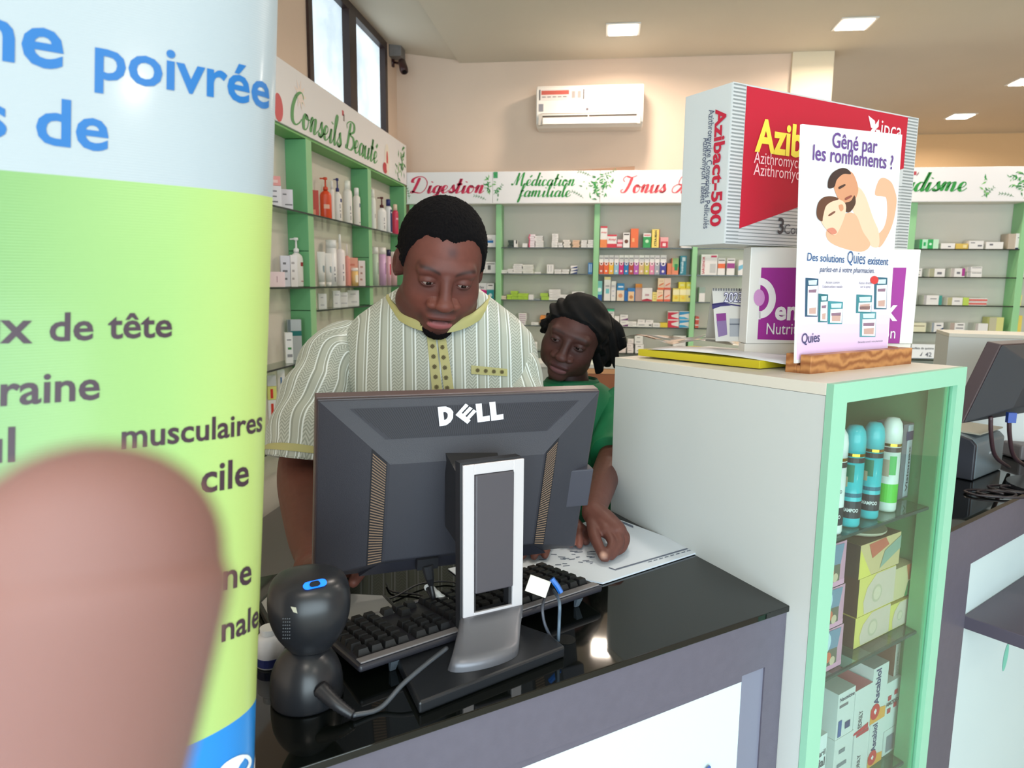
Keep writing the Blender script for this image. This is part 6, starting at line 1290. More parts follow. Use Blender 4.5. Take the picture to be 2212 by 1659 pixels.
for i, (px, py, lab) in enumerate(((2170, 1055, 'dark cable coil on the second counter, below the printer'), (2120, 1065, 'dark cable lying near the second counter edge'))):
    c = at(px, py, z=1.005); pts = [c + V((.05 * cos(a * 1.3) + a * .006, .03 * sin(a * 1.3), 0)) for a in range(12)]
    tag(MB().tube(spline(pts, 4), .003, mat((40, 32, 36), .4), 6).build('cable', smooth=True), lab, 'cable')
# ------------------------------------------------------------------ roll-up banner close to the left
def banner_frame():
    """edge position (x on the picture, height) -> the edge of the banner runs slightly slanted"""
    ed = [(0, 600), (400, 590), (850, 575), (1100, 568), (1450, 555), (1540, 552), (1659, 549)]
    return [at(x, y, D=.60) for y, x in ed]


EDG = banner_frame()


def edge_at(z):
    P = EDG
    for a, c in zip(P[:-1], P[1:]):
        if a.z >= z >= c.z or (a is P[0] and z > a.z) or (c is P[-1] and z < c.z):
            f = (z - a.z) / (c.z - a.z); return V((a.x + (c.x - a.x) * f, a.y + (c.y - a.y) * f, z))
    return V((P[0].x, P[0].y, z))


_cache = {}


def ban(s, z, k=0):
    """point of the banner at distance s from its right edge and height z; k lifts it off the surface"""
    E = edge_at(z); te = 12 - 30 * min(1, max(0, (1.75 - z) / .75)); x, y = E.x, E.y; n = max(1, int(s / .004)); ds = s / n if s else 0; th = te
    for i in range(n):
        ss = ds * (i + .5); th = 51 - (51 - te) * math.exp(-ss / .035); a = radians(th - 7.25); x -= sin(a) * ds; y -= cos(a) * ds
    th = 51 - (51 - te) * math.exp(-s / .035); a = radians(th - 7.25); nx, ny = cos(a), -sin(a)
    return V((x + nx * k, y + ny * k, z))


# inverse: where on the banner a sight line lands
_tab = []
for i in range(60):
    for j in range(90):
        s_, z_ = i * .005, .9 + j * .0105; p = RM.inverted() @ (ban(s_, z_) - CAM); _tab.append((CX + FPX * p.x / -p.z, CY - FPX * p.y / -p.z, s_, z_))
_tab = np.array(_tab)


def binv(px, py):
    d = (_tab[:, 0] - px) ** 2 + (_tab[:, 1] - py) ** 2; k = np.argsort(d)[:6]; w_ = 1 / (d[k] + 1); w_ /= w_.sum()
    A_ = np.c_[_tab[k, 0], _tab[k, 1], np.ones(6)]; c, *_ = np.linalg.lstsq(A_, _tab[k, 2:], rcond=None); return tuple(np.array([px, py, 1]) @ c)


t = thing('roll_up_banner', 'tall grey and green roll-up banner with French lettering standing at the left', 'banner', ban(.2, 0))
b = MB(); nS, nZ = 46, 100; ss = [0.0] + [.004 * (i + 1) if i < 20 else .08 + (i - 19) * .03 for i in range(nS - 1)]; zz = [.02 + 2.1 * j / (nZ - 1) for j in range(nZ)]
vs = [ban(s_, z_) for s_ in ss for z_ in zz]
m_ban = bpy.data.materials.new('printed banner film'); m_ban.use_nodes = True; nt = m_ban.node_tree; bs = nt.nodes['Principled BSDF']; bs.inputs['Roughness'].default_value = .3; bs.inputs['Coat Weight'].default_value = .3; bs.inputs['Coat Roughness'].default_value = .12
uvn = nt.nodes.new('ShaderNodeUVMap'); sep = nt.nodes.new('ShaderNodeSeparateXYZ'); nt.links.new(uvn.outputs[0], sep.inputs[0])
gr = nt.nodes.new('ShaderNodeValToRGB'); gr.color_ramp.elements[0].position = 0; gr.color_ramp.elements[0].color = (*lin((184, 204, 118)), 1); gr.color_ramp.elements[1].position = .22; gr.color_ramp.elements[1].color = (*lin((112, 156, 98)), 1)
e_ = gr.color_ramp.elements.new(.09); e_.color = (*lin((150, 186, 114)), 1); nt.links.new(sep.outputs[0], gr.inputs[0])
# printed division: the grey head, the green field and the blue foot
s1_, z1_ = binv(10, 368); s2_, z2_ = binv(575, 424)
mu = nt.nodes.new('ShaderNodeMath'); mu.operation = 'MULTIPLY_ADD'; k_ = (z1_ - z2_) / (s1_ - s2_); mu.inputs[1].default_value = k_; mu.inputs[2].default_value = z2_ - k_ * s2_; nt.links.new(sep.outputs[0], mu.inputs[0])
gt = nt.nodes.new('ShaderNodeMath'); gt.operation = 'GREATER_THAN'; nt.links.new(sep.outputs[1], gt.inputs[0]); nt.links.new(mu.outputs[0], gt.inputs[1])
mx = nt.nodes.new('ShaderNodeMix'); mx.data_type = 'RGBA'; nt.links.new(gt.outputs[0], mx.inputs[0]); nt.links.new(gr.outputs[0], mx.inputs[6]); mx.inputs[7].default_value = (*lin((166, 176, 182)), 1)
lt = nt.nodes.new('ShaderNodeMath'); lt.operation = 'LESS_THAN'; nt.links.new(sep.outputs[1], lt.inputs[0]); s1_, z1_ = binv(440, 1572); s2_, z2_ = binv(545, 1543); lt.inputs[1].default_value = (z1_ + z2_) / 2
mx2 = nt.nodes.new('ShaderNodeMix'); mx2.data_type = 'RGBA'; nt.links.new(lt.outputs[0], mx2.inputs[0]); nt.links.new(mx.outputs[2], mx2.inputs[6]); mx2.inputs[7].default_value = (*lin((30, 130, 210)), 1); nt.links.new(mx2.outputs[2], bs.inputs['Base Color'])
wv = nt.nodes.new('ShaderNodeTexWave'); wv.inputs['Scale'].default_value = 160; wv.bands_direction = 'Y'; nt.links.new(uvn.outputs[0], wv.inputs[0]); bp = nt.nodes.new('ShaderNodeBump'); bp.inputs['Strength'].default_value = .12; bp.inputs['Distance'].default_value = .0006; nt.links.new(wv.outputs['Fac'], bp.inputs['Height']); nt.links.new(bp.outputs[0], bs.inputs['Normal'])
vb = [ban(s_, z_, -.0006) for s_ in ss for z_ in zz]; N_ = len(vs)
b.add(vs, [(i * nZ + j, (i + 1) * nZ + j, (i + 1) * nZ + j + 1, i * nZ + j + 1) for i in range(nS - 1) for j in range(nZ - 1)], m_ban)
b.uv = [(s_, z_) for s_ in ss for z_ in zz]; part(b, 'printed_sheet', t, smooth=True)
b = MB(); b.add(vb, [(i * nZ + j, i * nZ + j + 1, (i + 1) * nZ + j + 1, (i + 1) * nZ + j) for i in range(nS - 1) for j in range(nZ - 1)], mat((200, 200, 200), .6)); part(b, 'backing_sheet', t, smooth=True)
f0, f1 = ban(.0, 0), ban(.80, 0); du_ = (f1 - f0).normalized(); b = MB(); b.tube([f0 + V((0, 0, .04)), f1 + V((0, 0, .04))], .04, mat((170, 172, 176), .3, metal=.7), 16); part(b, 'base_cassette', t, smooth=True)
b = MB(); b.tube([ban(.4, 0, -.03) + V((0, 0, .06)), ban(.4, 2.1, -.03)], .009, mat((170, 172, 176), .3, metal=.7), 10); part(b, 'support_pole', t, smooth=True)
b = MB(); b.tube([ban(.02, 2.12, -.001), ban(.3, 2.12, -.001), ban(.78, 2.12, -.001)], .012, mat((170, 172, 176), .3, metal=.7), 10); part(b, 'top_rail', t, smooth=True)
BLU, BRN = mat((28, 104, 170), .35, name='blue banner print'), mat((62, 44, 56), .35, name='brown banner print')


def btext(s_, p0, p1, m, top=None, bold=.018, hs=1.0):
    (s0, z0), (s1, z1) = binv(*p0), binv(*p1); vs_, fs_, tw = text_geo(s_, bold); sc_ = abs(s0 - s1) / tw
    h_ = sc_ * hs
    if top: h_ = (binv(*top)[1] - z0) / .72
    # refine long edges so that letters bend with the sheet
    bmm = bmesh.new(); vv = [bmm.verts.new((x, y, 0)) for x, y in vs_]
    for f in fs_:
        try: bmm.faces.new([vv[i] for i in f])
        except ValueError: pass
    for _ in range(2): bmesh.ops.subdivide_edges(bmm, edges=[e for e in bmm.edges if e.calc_length() > .12], cuts=1)
    bmesh.ops.triangulate(bmm, faces=bmm.faces); bmm.verts.index_update()
    P_ = []
    for v in bmm.verts: f = v.co.x / tw; P_.append(ban(max(0.0005, s0 + (s1 - s0) * f), z0 + (z1 - z0) * f + v.co.y * h_, .0005))
    b = MB(); b.add(P_, [tuple(v.index for v in f.verts) for f in bmm.faces], m); bmm.free(); part(b, 'lettering', t)


btext('he', (-60, 118), (137, 150), BLU); btext('poivrée', (204, 166), (580, 236), BLU); btext('s', (-45, 288), (14, 297), BLU); btext('de', (77, 308), (234, 326), BLU)
btext('ux', (-55, 740), (70, 740), BRN); btext('de', (106, 737), (201, 733), BRN); btext('tête', (232, 731), (371, 727), BRN); btext('raine', (0, 876), (215, 861), BRN)
btext('ul', (-50, 1002), (32, 995), BRN); btext('musculaires', (262, 968), (564, 930), BRN); btext('cile', (434, 1064), (536, 1046), BRN); btext('ne', (482, 1274), (541, 1258), BRN); btext('nale', (478, 1386), (556, 1350), BRN)
vs_, fs_, tw = script_geo('el', 1.3); b = MB(); s0, z0 = binv(458, 1722); s1, z1 = binv(575, 1690)
b.add([ban(max(.0005, s0 + (s1 - s0) * x / tw), z0 + (z1 - z0) * x / tw + y * .068, .0006) for x, y in vs_], fs_, mat((236, 242, 246), .35)); part(b, 'lettering', t)

# ------------------------------------------------------------------ the photographer's fingertip right before the lens
m_skf = mat((134, 94, 86), .55, name='rosy skin', sss=.1, bump=.3, bscale=3000)
t = thing('person', 'fingertip of the photographer, out of focus at the lower left corner', 'person', at(240, 1600, D=.1))
Rf = .0130; D0 = .075; c0 = at(205, 1225, D=D0); c1 = at(198, 1400, D=.077); c2 = at(60, 2100, D=.095); c3 = at(-250, 3200, D=.13)
b = MB(); axis = spline([c0, c1, c2, c3], 10); n = 28; rings = []
up0 = (axis[0] - axis[1]).normalized()
tipn = 9
for i in range(tipn):
    a = pi / 2 * (1 - i / tipn); cc = axis[0] + up0 * (Rf * 1.05 * sin(a)); rings.append((cc, Rf * max(.02, cos(a))))
for i, p in enumerate(axis): rings.append((p, Rf * (1 + .03 * min(i, 8) / 8)))
x_ = up0.cross((CAM - c0).normalized()).normalized()
rr = []
for cc, r_ in rings:
    y_ = (CAM - c0).normalized(); rr.append([cc + x_ * (r_ * 1.0 * cos(2 * pi * k / n)) + y_ * (r_ * .86 * sin(2 * pi * k / n)) for k in range(n)])
b.loft(rr, m_skf); part(b, 'finger', t, smooth=True)
b = MB(); nail = []
nb = [(-.006, -.004), (-.0068, .003), (-.006, .009), (-.003, .0125), (0, .0135), (.003, .0125), (.006, .009), (.0068, .003), (.006, -.004), (0, -.0055)]
yb_ = -(CAM - c0).normalized(); b.prism([c0 + x_ * a + up0 * c_ + yb_ * (Rf * .86 * sqrt(max(.1, 1 - (a / Rf) ** 2 - (max(0, c_) / (Rf * 1.6)) ** 2)) - .0004) for a, c_ in nb], [c0 + x_ * a + up0 * c_ + yb_ * (Rf * .86 * sqrt(max(.1, 1 - (a / Rf) ** 2 - (max(0, c_) / (Rf * 1.6)) ** 2)) + .0006) for a, c_ in nb], mat((230, 180, 165), .3)); part(b, 'fingernail', t, smooth=True)
# ------------------------------------------------------------------ people
from mathutils import noise as mnoise


def ell(P, c, r):
    c = np.array(c); r = np.array(r, float); q = (P - c) / r; k0 = np.linalg.norm(q, axis=-1); k1 = np.linalg.norm(q / r, axis=-1) + 1e-9; return k0 * (k0 - 1) / k1


def capd(P, a, b, ra, rb):
    a = np.array(a, float); b = np.array(b, float); ab = b - a; h = np.clip(((P - a) @ ab) / (ab @ ab), 0, 1); return np.linalg.norm(P - a - h[..., None] * ab, axis=-1) - (ra + (rb - ra) * h)


def smin(a, b, k): h = np.clip(.5 + .5 * (b - a) / k, 0, 1); return b + (a - b) * h - k * h * (1 - h)
def smax(a, b, k): return -smin(-a, -b, k)


def head_sdf(P, o):
    """o: proportions. face towards -y"""
    w = o.get('w', 1.0); fat = o.get('fat', 0.0)
    P = P / np.array([w, 1, 1])
    d = ell(P, (0, .012, .045), (.078, .097, .092))
    d = smin(d, ell(P, (0, -.030, -.020), (.066, .064, .085)), .03)
    d = smin(d, ell(P, (0, -.030, -.070), (.054 + fat * .006, .056, .050)), .025)
    for s in (-1, 1):
        d = smin(d, ell(P, (s * .040, -.052, -.032), (.028, .030, .034)), .022)
        d = smin(d, ell(P, (s * (.046 + fat * .004), -.022, -.070), (.022 + fat * .006, .034, .032)), .02)
    d = smin(d, ell(P, (0, -.078, -.102), (.026, .020, .019)), .018)
    d = smin(d, capd(P, (-.040, -.078, .030), (.040, -.078, .030), .014, .014), .014)      # brow ridge
    for s in (-1, 1): d = smax(d, -ell(P, (s * .032, -.104, .007), (.021, .0165, .0125)), .012)
    d = smin(d, ell(P, (0, -.074, -.066), (.036, .026, .028)), .016)                        # muzzle
    d = smin(d, capd(P, (0, -.090, .014), (0, -.110, -.026), .0085, .0125), .010)           # nose
    nw = o.get('nose', 1.0)
    d = smin(d, ell(P, (0, -.1145, -.031), (.0135 * nw, .0125, .0115)), .007)
    for s in (-1, 1):
        d = smin(d, ell(P, (s * .0155 * nw, -.101, -.0345), (.0105 * nw, .012, .0095)), .006)
        d = smax(d, -ell(P, (s * .0085 * nw, -.111, -.0435), (.0045, .005, .004)), .002)
    ly = o.get('lip', 1.0); op = o.get('open', .0)
    d = smin(d, ell(P, (0, -.0965, -.0640), (.0265, .0085, .0070 * ly)), .005)
    d = smin(d, ell(P, (0, -.0945, -.0790 - op), (.0225, .0090, .0080 * ly)), .005)
    d = smax(d, -ell(P, (0, -.108, -.0712 - op / 2), (.0235, .012, .0016 + op * .6)), .0025)
    d = smax(d, -capd(P, (0, -.103, -.049), (0, -.106, -.056), .0022, .0028), .003)          # philtrum
    for s in (-1, 1):                                                                       # eyelids with a slit
        lid = ell(P, (s * .032, -.0775, .008), (.0165, .0155, .0150)); slit = ell(P, (s * .032, -.096, .0045), (.0145, .0150, o.get('eye', .0036)))
        d = smin(d, smax(lid, -slit, .0015), .004)
        d = smax(d, -slit, .0012)
        e = smax(ell(P, (s * .079, .014, -.004), (.0095, .020, .031)), -ell(P, (s * .088, .008, -.002), (.006, .011, .018)), .004)   # ear
        d = smin(d, e, .006)
    return d


def head_grid(o, nl=340, nt=250):
    u = np.linspace(0, 2 * np.pi, nl, endpoint=False); ph = u - .62 * np.sin(u)          # denser in front (ph=0 is the face)
    v = np.linspace(0, 1, nt); th = np.pi * (v + .0); th = th - .10 * np.sin(2 * (th - 1.75)) ; th = (th - th[0]) / (th[-1] - th[0]) * np.pi
    PH, TH = np.meshgrid(ph, th, indexing='ij')
    D = np.stack([np.sin(PH) * np.sin(TH), -np.cos(PH) * np.sin(TH), np.cos(TH)], -1)
    ts = np.linspace(.19, .02, 70); f = np.full(PH.shape, np.nan); lo = np.full(PH.shape, .02); hi = np.full(PH.shape, .19); done = np.zeros(PH.shape, bool)
    prev = ts[0]
    for t in ts[1:]:
        m = ~done; val = np.ones(PH.shape); val[m] = head_sdf(D[m] * t, o); hit = m & (val < 0); lo[hit] = t; hi[hit] = prev; done |= hit; prev = t
    for _ in range(9): mid = (lo + hi) / 2; val = head_sdf(D * mid[..., None], o); ins = val < 0; lo = np.where(ins, mid, lo); hi = np.where(ins, hi, mid)
    return D, (lo + hi) / 2, PH


def grid_faces(nl, nt): return [(i * nt + j, i * nt + j + 1, ((i + 1) % nl) * nt + j + 1, ((i + 1) % nl) * nt + j) for i in range(nl) for j in range(nt - 1)]


def sm(x, a, b): t = np.clip((x - a) / (b - a), 0, 1); return t * t * (3 - 2 * t)


def skinmat(name, rough=.52):
    m = bpy.data.materials.new(name); m.use_nodes = True; nt = m.node_tree; b = nt.nodes['Principled BSDF']; a = nt.nodes.new('ShaderNodeAttribute'); a.attribute_name = 'pigment'
    n = nt.nodes.new('ShaderNodeTexNoise'); n.inputs['Scale'].default_value = 90; n.inputs['Detail'].default_value = 4; tc = nt.nodes.new('ShaderNodeTexCoord'); nt.links.new(tc.outputs['Object'], n.inputs['Vector'])
    r = nt.nodes.new('ShaderNodeMapRange'); r.inputs['To Min'].default_value = .86; r.inputs['To Max'].default_value = 1.14; nt.links.new(n.outputs['Fac'], r.inputs[0])
    mx = nt.nodes.new('ShaderNodeVectorMath'); mx.operation = 'SCALE'; nt.links.new(a.outputs['Color'], mx.inputs[0]); nt.links.new(r.outputs[0], mx.inputs['Scale']); nt.links.new(mx.outputs[0], b.inputs['Base Color'])
    bp = nt.nodes.new('ShaderNodeBump'); bp.inputs['Strength'].default_value = .12; bp.inputs['Distance'].default_value = .001; nt.links.new(n.outputs['Fac'], bp.inputs['Height']); nt.links.new(bp.outputs[0], b.inputs['Normal'])
    b.inputs['Roughness'].default_value = rough; b.inputs['Specular IOR Level'].default_value = .35; b.inputs['Subsurface Weight'].default_value = .08; b.inputs['Subsurface Radius'].default_value = (.010, .004, .002); b.inputs['Subsurface Scale'].default_value = 1
    return m


def head_pigment(P, o):
    base = np.array(lin(o['skin'])); col = np.tile(base, (len(P), 1)); x, y, z = P[:, 0] / o.get('w', 1), P[:, 1], P[:, 2]
    def mixc(mask, c): nonlocal col; col = col * (1 - mask[:, None]) + np.array(lin(c)) * mask[:, None]
    fr = sm(-y, .03, .06); op = o.get('open', 0)
    mixc(.35 * sm(np.abs(x), .045, .075) * 1.0, o['dark'])
    mixc(fr * .55 * np.exp(-(((np.abs(x) - .032) / .022) ** 2 + ((z + .004) / .014) ** 2)), o['dark'])          # around the eyes
    mixc(fr * .35 * np.exp(-((x / .030) ** 2 + ((z + .030) / .020) ** 2)), o['warm']); mixc(fr * .3 * np.exp(-(((np.abs(x) - .040) / .022) ** 2 + ((z + .035) / .022) ** 2)), o['warm'])
    mixc(fr * .4 * np.exp(-((x / .045) ** 2 + ((z - .068) / .026) ** 2)), o['warm'])
    zb = .0325 + o.get('frown', 0) * (np.abs(x) - .030) + .003 * np.cos((np.abs(x) - .032) * 80) - .10 * np.maximum(0, np.abs(x) - .044); mixc(fr * o.get('brow', .8) * sm(np.abs(x), .010, .017) * (1 - sm(np.abs(x), .048, .056)) * np.exp(-((z - zb) / .0042) ** 2), (24, 16, 16))
    up = ell(P / np.array([o.get('w', 1), 1, 1]), (0, -.0965, -.0640), (.0275, .0095, .0078 * o.get('lip', 1))) < .0006; dn = ell(P / np.array([o.get('w', 1), 1, 1]), (0, -.0945, -.0790 - op), (.0235, .0100, .0086 * o.get('lip', 1))) < .0006
    mixc(up * .6, o['lipc']); mixc(dn * .9, o['lipc2']); mixc(fr * .9 * np.exp(-((x / .023) ** 8 + ((z + .0712 + op / 2) / (.0016 + op * .5)) ** 2)), (40, 18, 18))
    if o.get('beard'):
        mixc(fr * .55 * (1 - sm(np.abs(x), .022, .034)) * np.exp(-((z + .0525) / .005) ** 2), (30, 20, 20)); mixc(.75 * sm(-z - .15 * np.abs(x), .088, .104) * sm(-y, -.03, .02), (28, 20, 20))
        mixc(.45 * fr * np.exp(-(((np.abs(x) - .036) / .006) ** 2 + ((z + .072) / .016) ** 2)), (34, 22, 22))
    if o.get('mark'): mixc(fr * .6 * np.exp(-(((x - .004) / .010) ** 2 + ((z - .070) / .011) ** 2)), (52, 42, 48))
    return col


def mesh_np(name, P, F, mt, parent, col=None, smooth=True):
    me = bpy.data.meshes.new(name); me.from_pydata([tuple(p) for p in P], [], [tuple(f) for f in F]); me.materials.append(mt)
    if smooth: me.polygons.foreach_set('use_smooth', [True] * len(me.polygons))
    if col is not None:
        a = me.color_attributes.new('pigment', 'FLOAT_COLOR', 'POINT'); a.data.foreach_set('color', np.c_[col, np.ones(len(col))].ravel().astype(np.float32))
    me.update(); o = bpy.data.objects.new(name, me); COL.objects.link(o); o.parent = parent; o.matrix_parent_inverse = parent.matrix_basis.inverted(); return o


def xf(M, P): A_ = np.array(M); return P @ A_[:3, :3].T + A_[:3, 3]


def chain(pts, n=14):
    """tapered limb with rounded ends: [(point, radius), ...]"""
    b = MB(); P = spline([V(p) for p, r in pts], 5); R_ = []
    for i in range(len(pts) - 1):
        for k in range(5): R_.append(pts[i][1] + (pts[i + 1][1] - pts[i][1]) * k / 5)
    R_.append(pts[-1][1]); d0 = (P[0] - P[1]).normalized(); d1 = (P[-1] - P[-2]).normalized(); pre = []; pr = []; post = []; qr = []
    for a in (80, 55, 30): pre.append(P[0] + d0 * R_[0] * sin(radians(a))); pr.append(R_[0] * cos(radians(a)))
    for a in (30, 55, 80): post.append(P[-1] + d1 * R_[-1] * sin(radians(a))); qr.append(R_[-1] * cos(radians(a)))
    b.tube(pre + P + post, pr + R_ + qr, mat((100, 70, 60), .5), n); return b


def remesh(mbs, vox, smooth_it=4):
    b = MB()
    for m in mbs:
        o_ = len(b.v); b.v += m.v; b.f += [tuple(o_ + k for k in f) for f in m.f]; b.m += [0] * len(m.f)
    me = bpy.data.meshes.new('r'); me.from_pydata([tuple(p) for p in b.v], [], b.f); bm_ = bmesh.new(); bm_.from_mesh(me); bmesh.ops.recalc_face_normals(bm_, faces=bm_.faces); bm_.to_mesh(me); bm_.free()
    o = bpy.data.objects.new('r', me); COL.objects.link(o); r = o.modifiers.new('r', 'REMESH'); r.mode = 'VOXEL'; r.voxel_size = vox
    s = o.modifiers.new('s', 'SMOOTH'); s.iterations = smooth_it; s.factor = .5
    dg = bpy.context.evaluated_depsgraph_get(); e = o.evaluated_get(dg).to_mesh(); P = np.array([tuple(v.co) for v in e.vertices]); F = [tuple(p.vertices) for p in e.polygons]; o.evaluated_get(dg).to_mesh_clear(); bpy.data.objects.remove(o)
    return P, F


def join(parts):
    P = []; F = []; C_ = []; n = 0
    for p, f, c in parts: P.append(p); F += [tuple(n + k for k in q) for q in f]; C_.append(c); n += len(p)
    return np.vstack(P), F, np.vstack(C_)


def shell(o, D, R_, PH, M, name, mt, parent, mask, off, seed=0, rough=.0012, freq=160, back=.004):
    """a layer lying on the head where mask says so: hair, beard or cloth"""
    P = D * R_[..., None]; nl, nt = R_.shape; m = mask(P, PH)
    t = np.clip(m, 0, 1); nz = np.array([mnoise.noise(V(p) * freq) for p in P[m > -.5]]); N_ = np.zeros(R_.shape); N_[m > -.5] = nz
    P2 = D * (R_ + np.where(m > 0, off * np.minimum(1, t * 3) + rough * N_, -back))[..., None]
    keep = m > -.3; idx = -np.ones(R_.shape, int); idx[keep] = np.arange(keep.sum()); F = []
    for i in range(nl):
        i2 = (i + 1) % nl
        for j in range(nt - 1):
            q = (idx[i, j], idx[i, j + 1], idx[i2, j + 1], idx[i2, j])
            if min(q) >= 0: F.append(q)
    return mesh_np(name, xf(M, P2[keep]), F, mt, parent)


def eyes(o, M, parent, look=(0, 0), white=(176, 158, 150)):
    for s in (-1, 1):
        c = V((s * .032 * o.get('w', 1), -.0775, .008)); r = .0135; b = MB(); n = 20
        Me = M @ Matrix.Translation(c) @ Matrix.Rotation(radians(look[0]), 4, 'Z') @ Matrix.Rotation(radians(look[1]), 4, 'X') @ Matrix.Rotation(radians(90), 4, 'X')
        prof = [(max(.00005, r * sin(a)), r * cos(a)) for a in [pi * i / 16 for i in range(17)]]
        b.lathe([(p, q) for p, q in prof][::-1], mat(white, .2), M=Me, n=n); e_ = part(b, 'eyeball', parent, smooth=True)
        b = MB(); b.lathe([(.00005, r + .0004), (.0055, r * .93 + .0005)][::-1], mat((30, 18, 14), .08, name='dark iris'), M=Me, n=n); part(b, 'iris', parent, smooth=True)


m_hair = mat((14, 12, 14), .95, name='short black hair', spec=.15)


def wrinkle(p, amp, f1=9, f2=22):
    return amp * (mnoise.noise(V((p[0] * f1, p[1] * f1, p[2] * f1 * .45))) + .45 * mnoise.noise(V((p[0] * f2 + 3, p[1] * f2, p[2] * f2 * .4))))


def torso_loft(rings, M, n=96, amp=.006, pw=2.3):
    """rings: (half width, half depth, centre x, centre y, z); returns points, faces, uv"""
    P = []; UV = []; zz = [r[4] for r in rings]; Z_ = np.linspace(zz[0], zz[-1], 70)
    ip = lambda k: np.interp(Z_, zz, [r[k] for r in rings])
    A_, B_, X_, Y_ = ip(0), ip(1), ip(2), ip(3)
    for i, z in enumerate(Z_):
        for k in range(n):
            a = 2 * pi * k / n; c, s = cos(a), sin(a); px = X_[i] + A_[i] * abs(c) ** (2 / pw) * (1 if c > 0 else -1); py = Y_[i] + B_[i] * abs(s) ** (2 / pw) * (1 if s > 0 else -1)
            w = wrinkle((px, py, z), amp) * min(1, (A_[i] / .15)); P.append(M @ V((px + c * w, py + s * w, z))); UV.append((px + (.0 if s < 0 else 0), z))
    F = [(i * n + k, i * n + (k + 1) % n, (i + 1) * n + (k + 1) % n, (i + 1) * n + k) for i in range(len(Z_) - 1) for k in range(n)]
    F.append(tuple(reversed(range(n)))); F.append(tuple(range((len(Z_) - 1) * n, len(Z_) * n)))
    return P, F, UV


def sleeve_loft(pts, n=48, amp=.006, seed=0, ell_=1.0):
    P0 = spline([p for p, r in pts], 10); R_ = []
    for i in range(len(pts) - 1):
        for k in range(10): R_.append(pts[i][1] + (pts[i + 1][1] - pts[i][1]) * k / 10)
    R_.append(pts[-1][1]); P = []; UV = []; up = V((0, -1, 0)); L_ = 0
    for i, p in enumerate(P0):
        t_ = (P0[min(i + 1, len(P0) - 1)] - P0[max(i - 1, 0)]).normalized(); a = t_.cross(up).normalized(); b = a.cross(t_).normalized()
        if i: L_ += (p - P0[i - 1]).length
        for k in range(n):
            an = 2 * pi * k / n; q = p + (a * cos(an) + b * sin(an) * ell_) * R_[i]
            w = wrinkle(V(q) + V((seed, 0, 0)), amp, 8, 20) + amp * .5 * sin(L_ * 70 + 2.2 * sin(an) + seed); P.append(q + (a * cos(an) + b * sin(an)) * w); UV.append((R_[i] * (an - pi), -L_))
    F = [(i * n + k, i * n + (k + 1) % n, (i + 1) * n + (k + 1) % n, (i + 1) * n + k) for i in range(len(P0) - 1) for k in range(n)]
    F.append(tuple(reversed(range(n)))); F.append(tuple(range((len(P0) - 1) * n, len(P0) * n)))
    return P, F, UV


def garment(name, lofts, mt, parent):
    b = MB(); b.uv = []
    for P, F, UV in lofts: b.add(P, F, mt); b.uv += UV
    o = part(b, name, parent, smooth=True); bv = BVHTree.FromPolygons([V(p) for p in b.v], b.f); return o, bv


def drape(bv, px, nx, ny, mt, name, parent, lift=.0022, fn=None, th=.0):
    """a strip sewn onto cloth: px = 4 corners (tl, tr, br, bl) in view, laid on the cloth surface"""
    b = MB(); G_ = []; ok = True
    for j in range(ny + 1):
        for i in range(nx + 1):
            u, v = i / nx, j / ny; x = (px[0][0] * (1 - u) + px[1][0] * u) * (1 - v) + (px[3][0] * (1 - u) + px[2][0] * u) * v; y = (px[0][1] * (1 - u) + px[1][1] * u) * (1 - v) + (px[3][1] * (1 - u) + px[2][1] * u) * v
            d = ray(x, y).normalized(); h_, n_, _, _ = bv.ray_cast(CAM, d); G_.append(h_ - d * lift if h_ else None)
    last = next(g_ for g_ in G_ if g_)
    G_ = [g_ or last for g_ in G_]
    b.add(G_, [(j * (nx + 1) + i, j * (nx + 1) + i + 1, (j + 1) * (nx + 1) + i + 1, (j + 1) * (nx + 1) + i) for j in range(ny) for i in range(nx)], mt)
    return part(b, name, parent, smooth=True) if name else b


# ================================================== the man
OM = dict(w=1.10, fat=1.0, nose=1.22, lip=1.1, open=.004, eye=.0034, skin=(104, 60, 52), dark=(56, 32, 32), warm=(140, 80, 66), lipc=(120, 64, 58), lipc2=(170, 98, 100), beard=True, mark=True, brow=.75, frown=.28)
hp_ = at(951, 577, D=1.44)
MH_ = Matrix.Translation(hp_) @ Matrix.Rotation(radians(23), 4, 'Z') @ Matrix.Rotation(radians(5), 4, 'Y') @ Matrix.Rotation(radians(27), 4, 'X') @ Matrix.Scale(.985, 4)
man = thing('person', 'heavy-set man in a pale striped embroidered shirt looking down behind the monitor', 'person', at(950, 900, D=1.55) * 1.0)
man.location.z = 0; man.location.y = 1.56
D_h, R_h, PH_h = head_grid(OM); Ph = (D_h * R_h[..., None]).reshape(-1, 3)
head = (xf(MH_, Ph), grid_faces(*R_h.shape), head_pigment(Ph, OM))
sk = np.array(lin((104, 62, 52)))
nk = at(930, 690, D=1.55)
Pn, Fn = remesh([chain([(MH_ @ V((0, .012, -.03)), .062), (MH_ @ V((0, .018, -.085)), .066), (V((nk.x, nk.y + .03, 1.40)), .075)], 24)], .006)
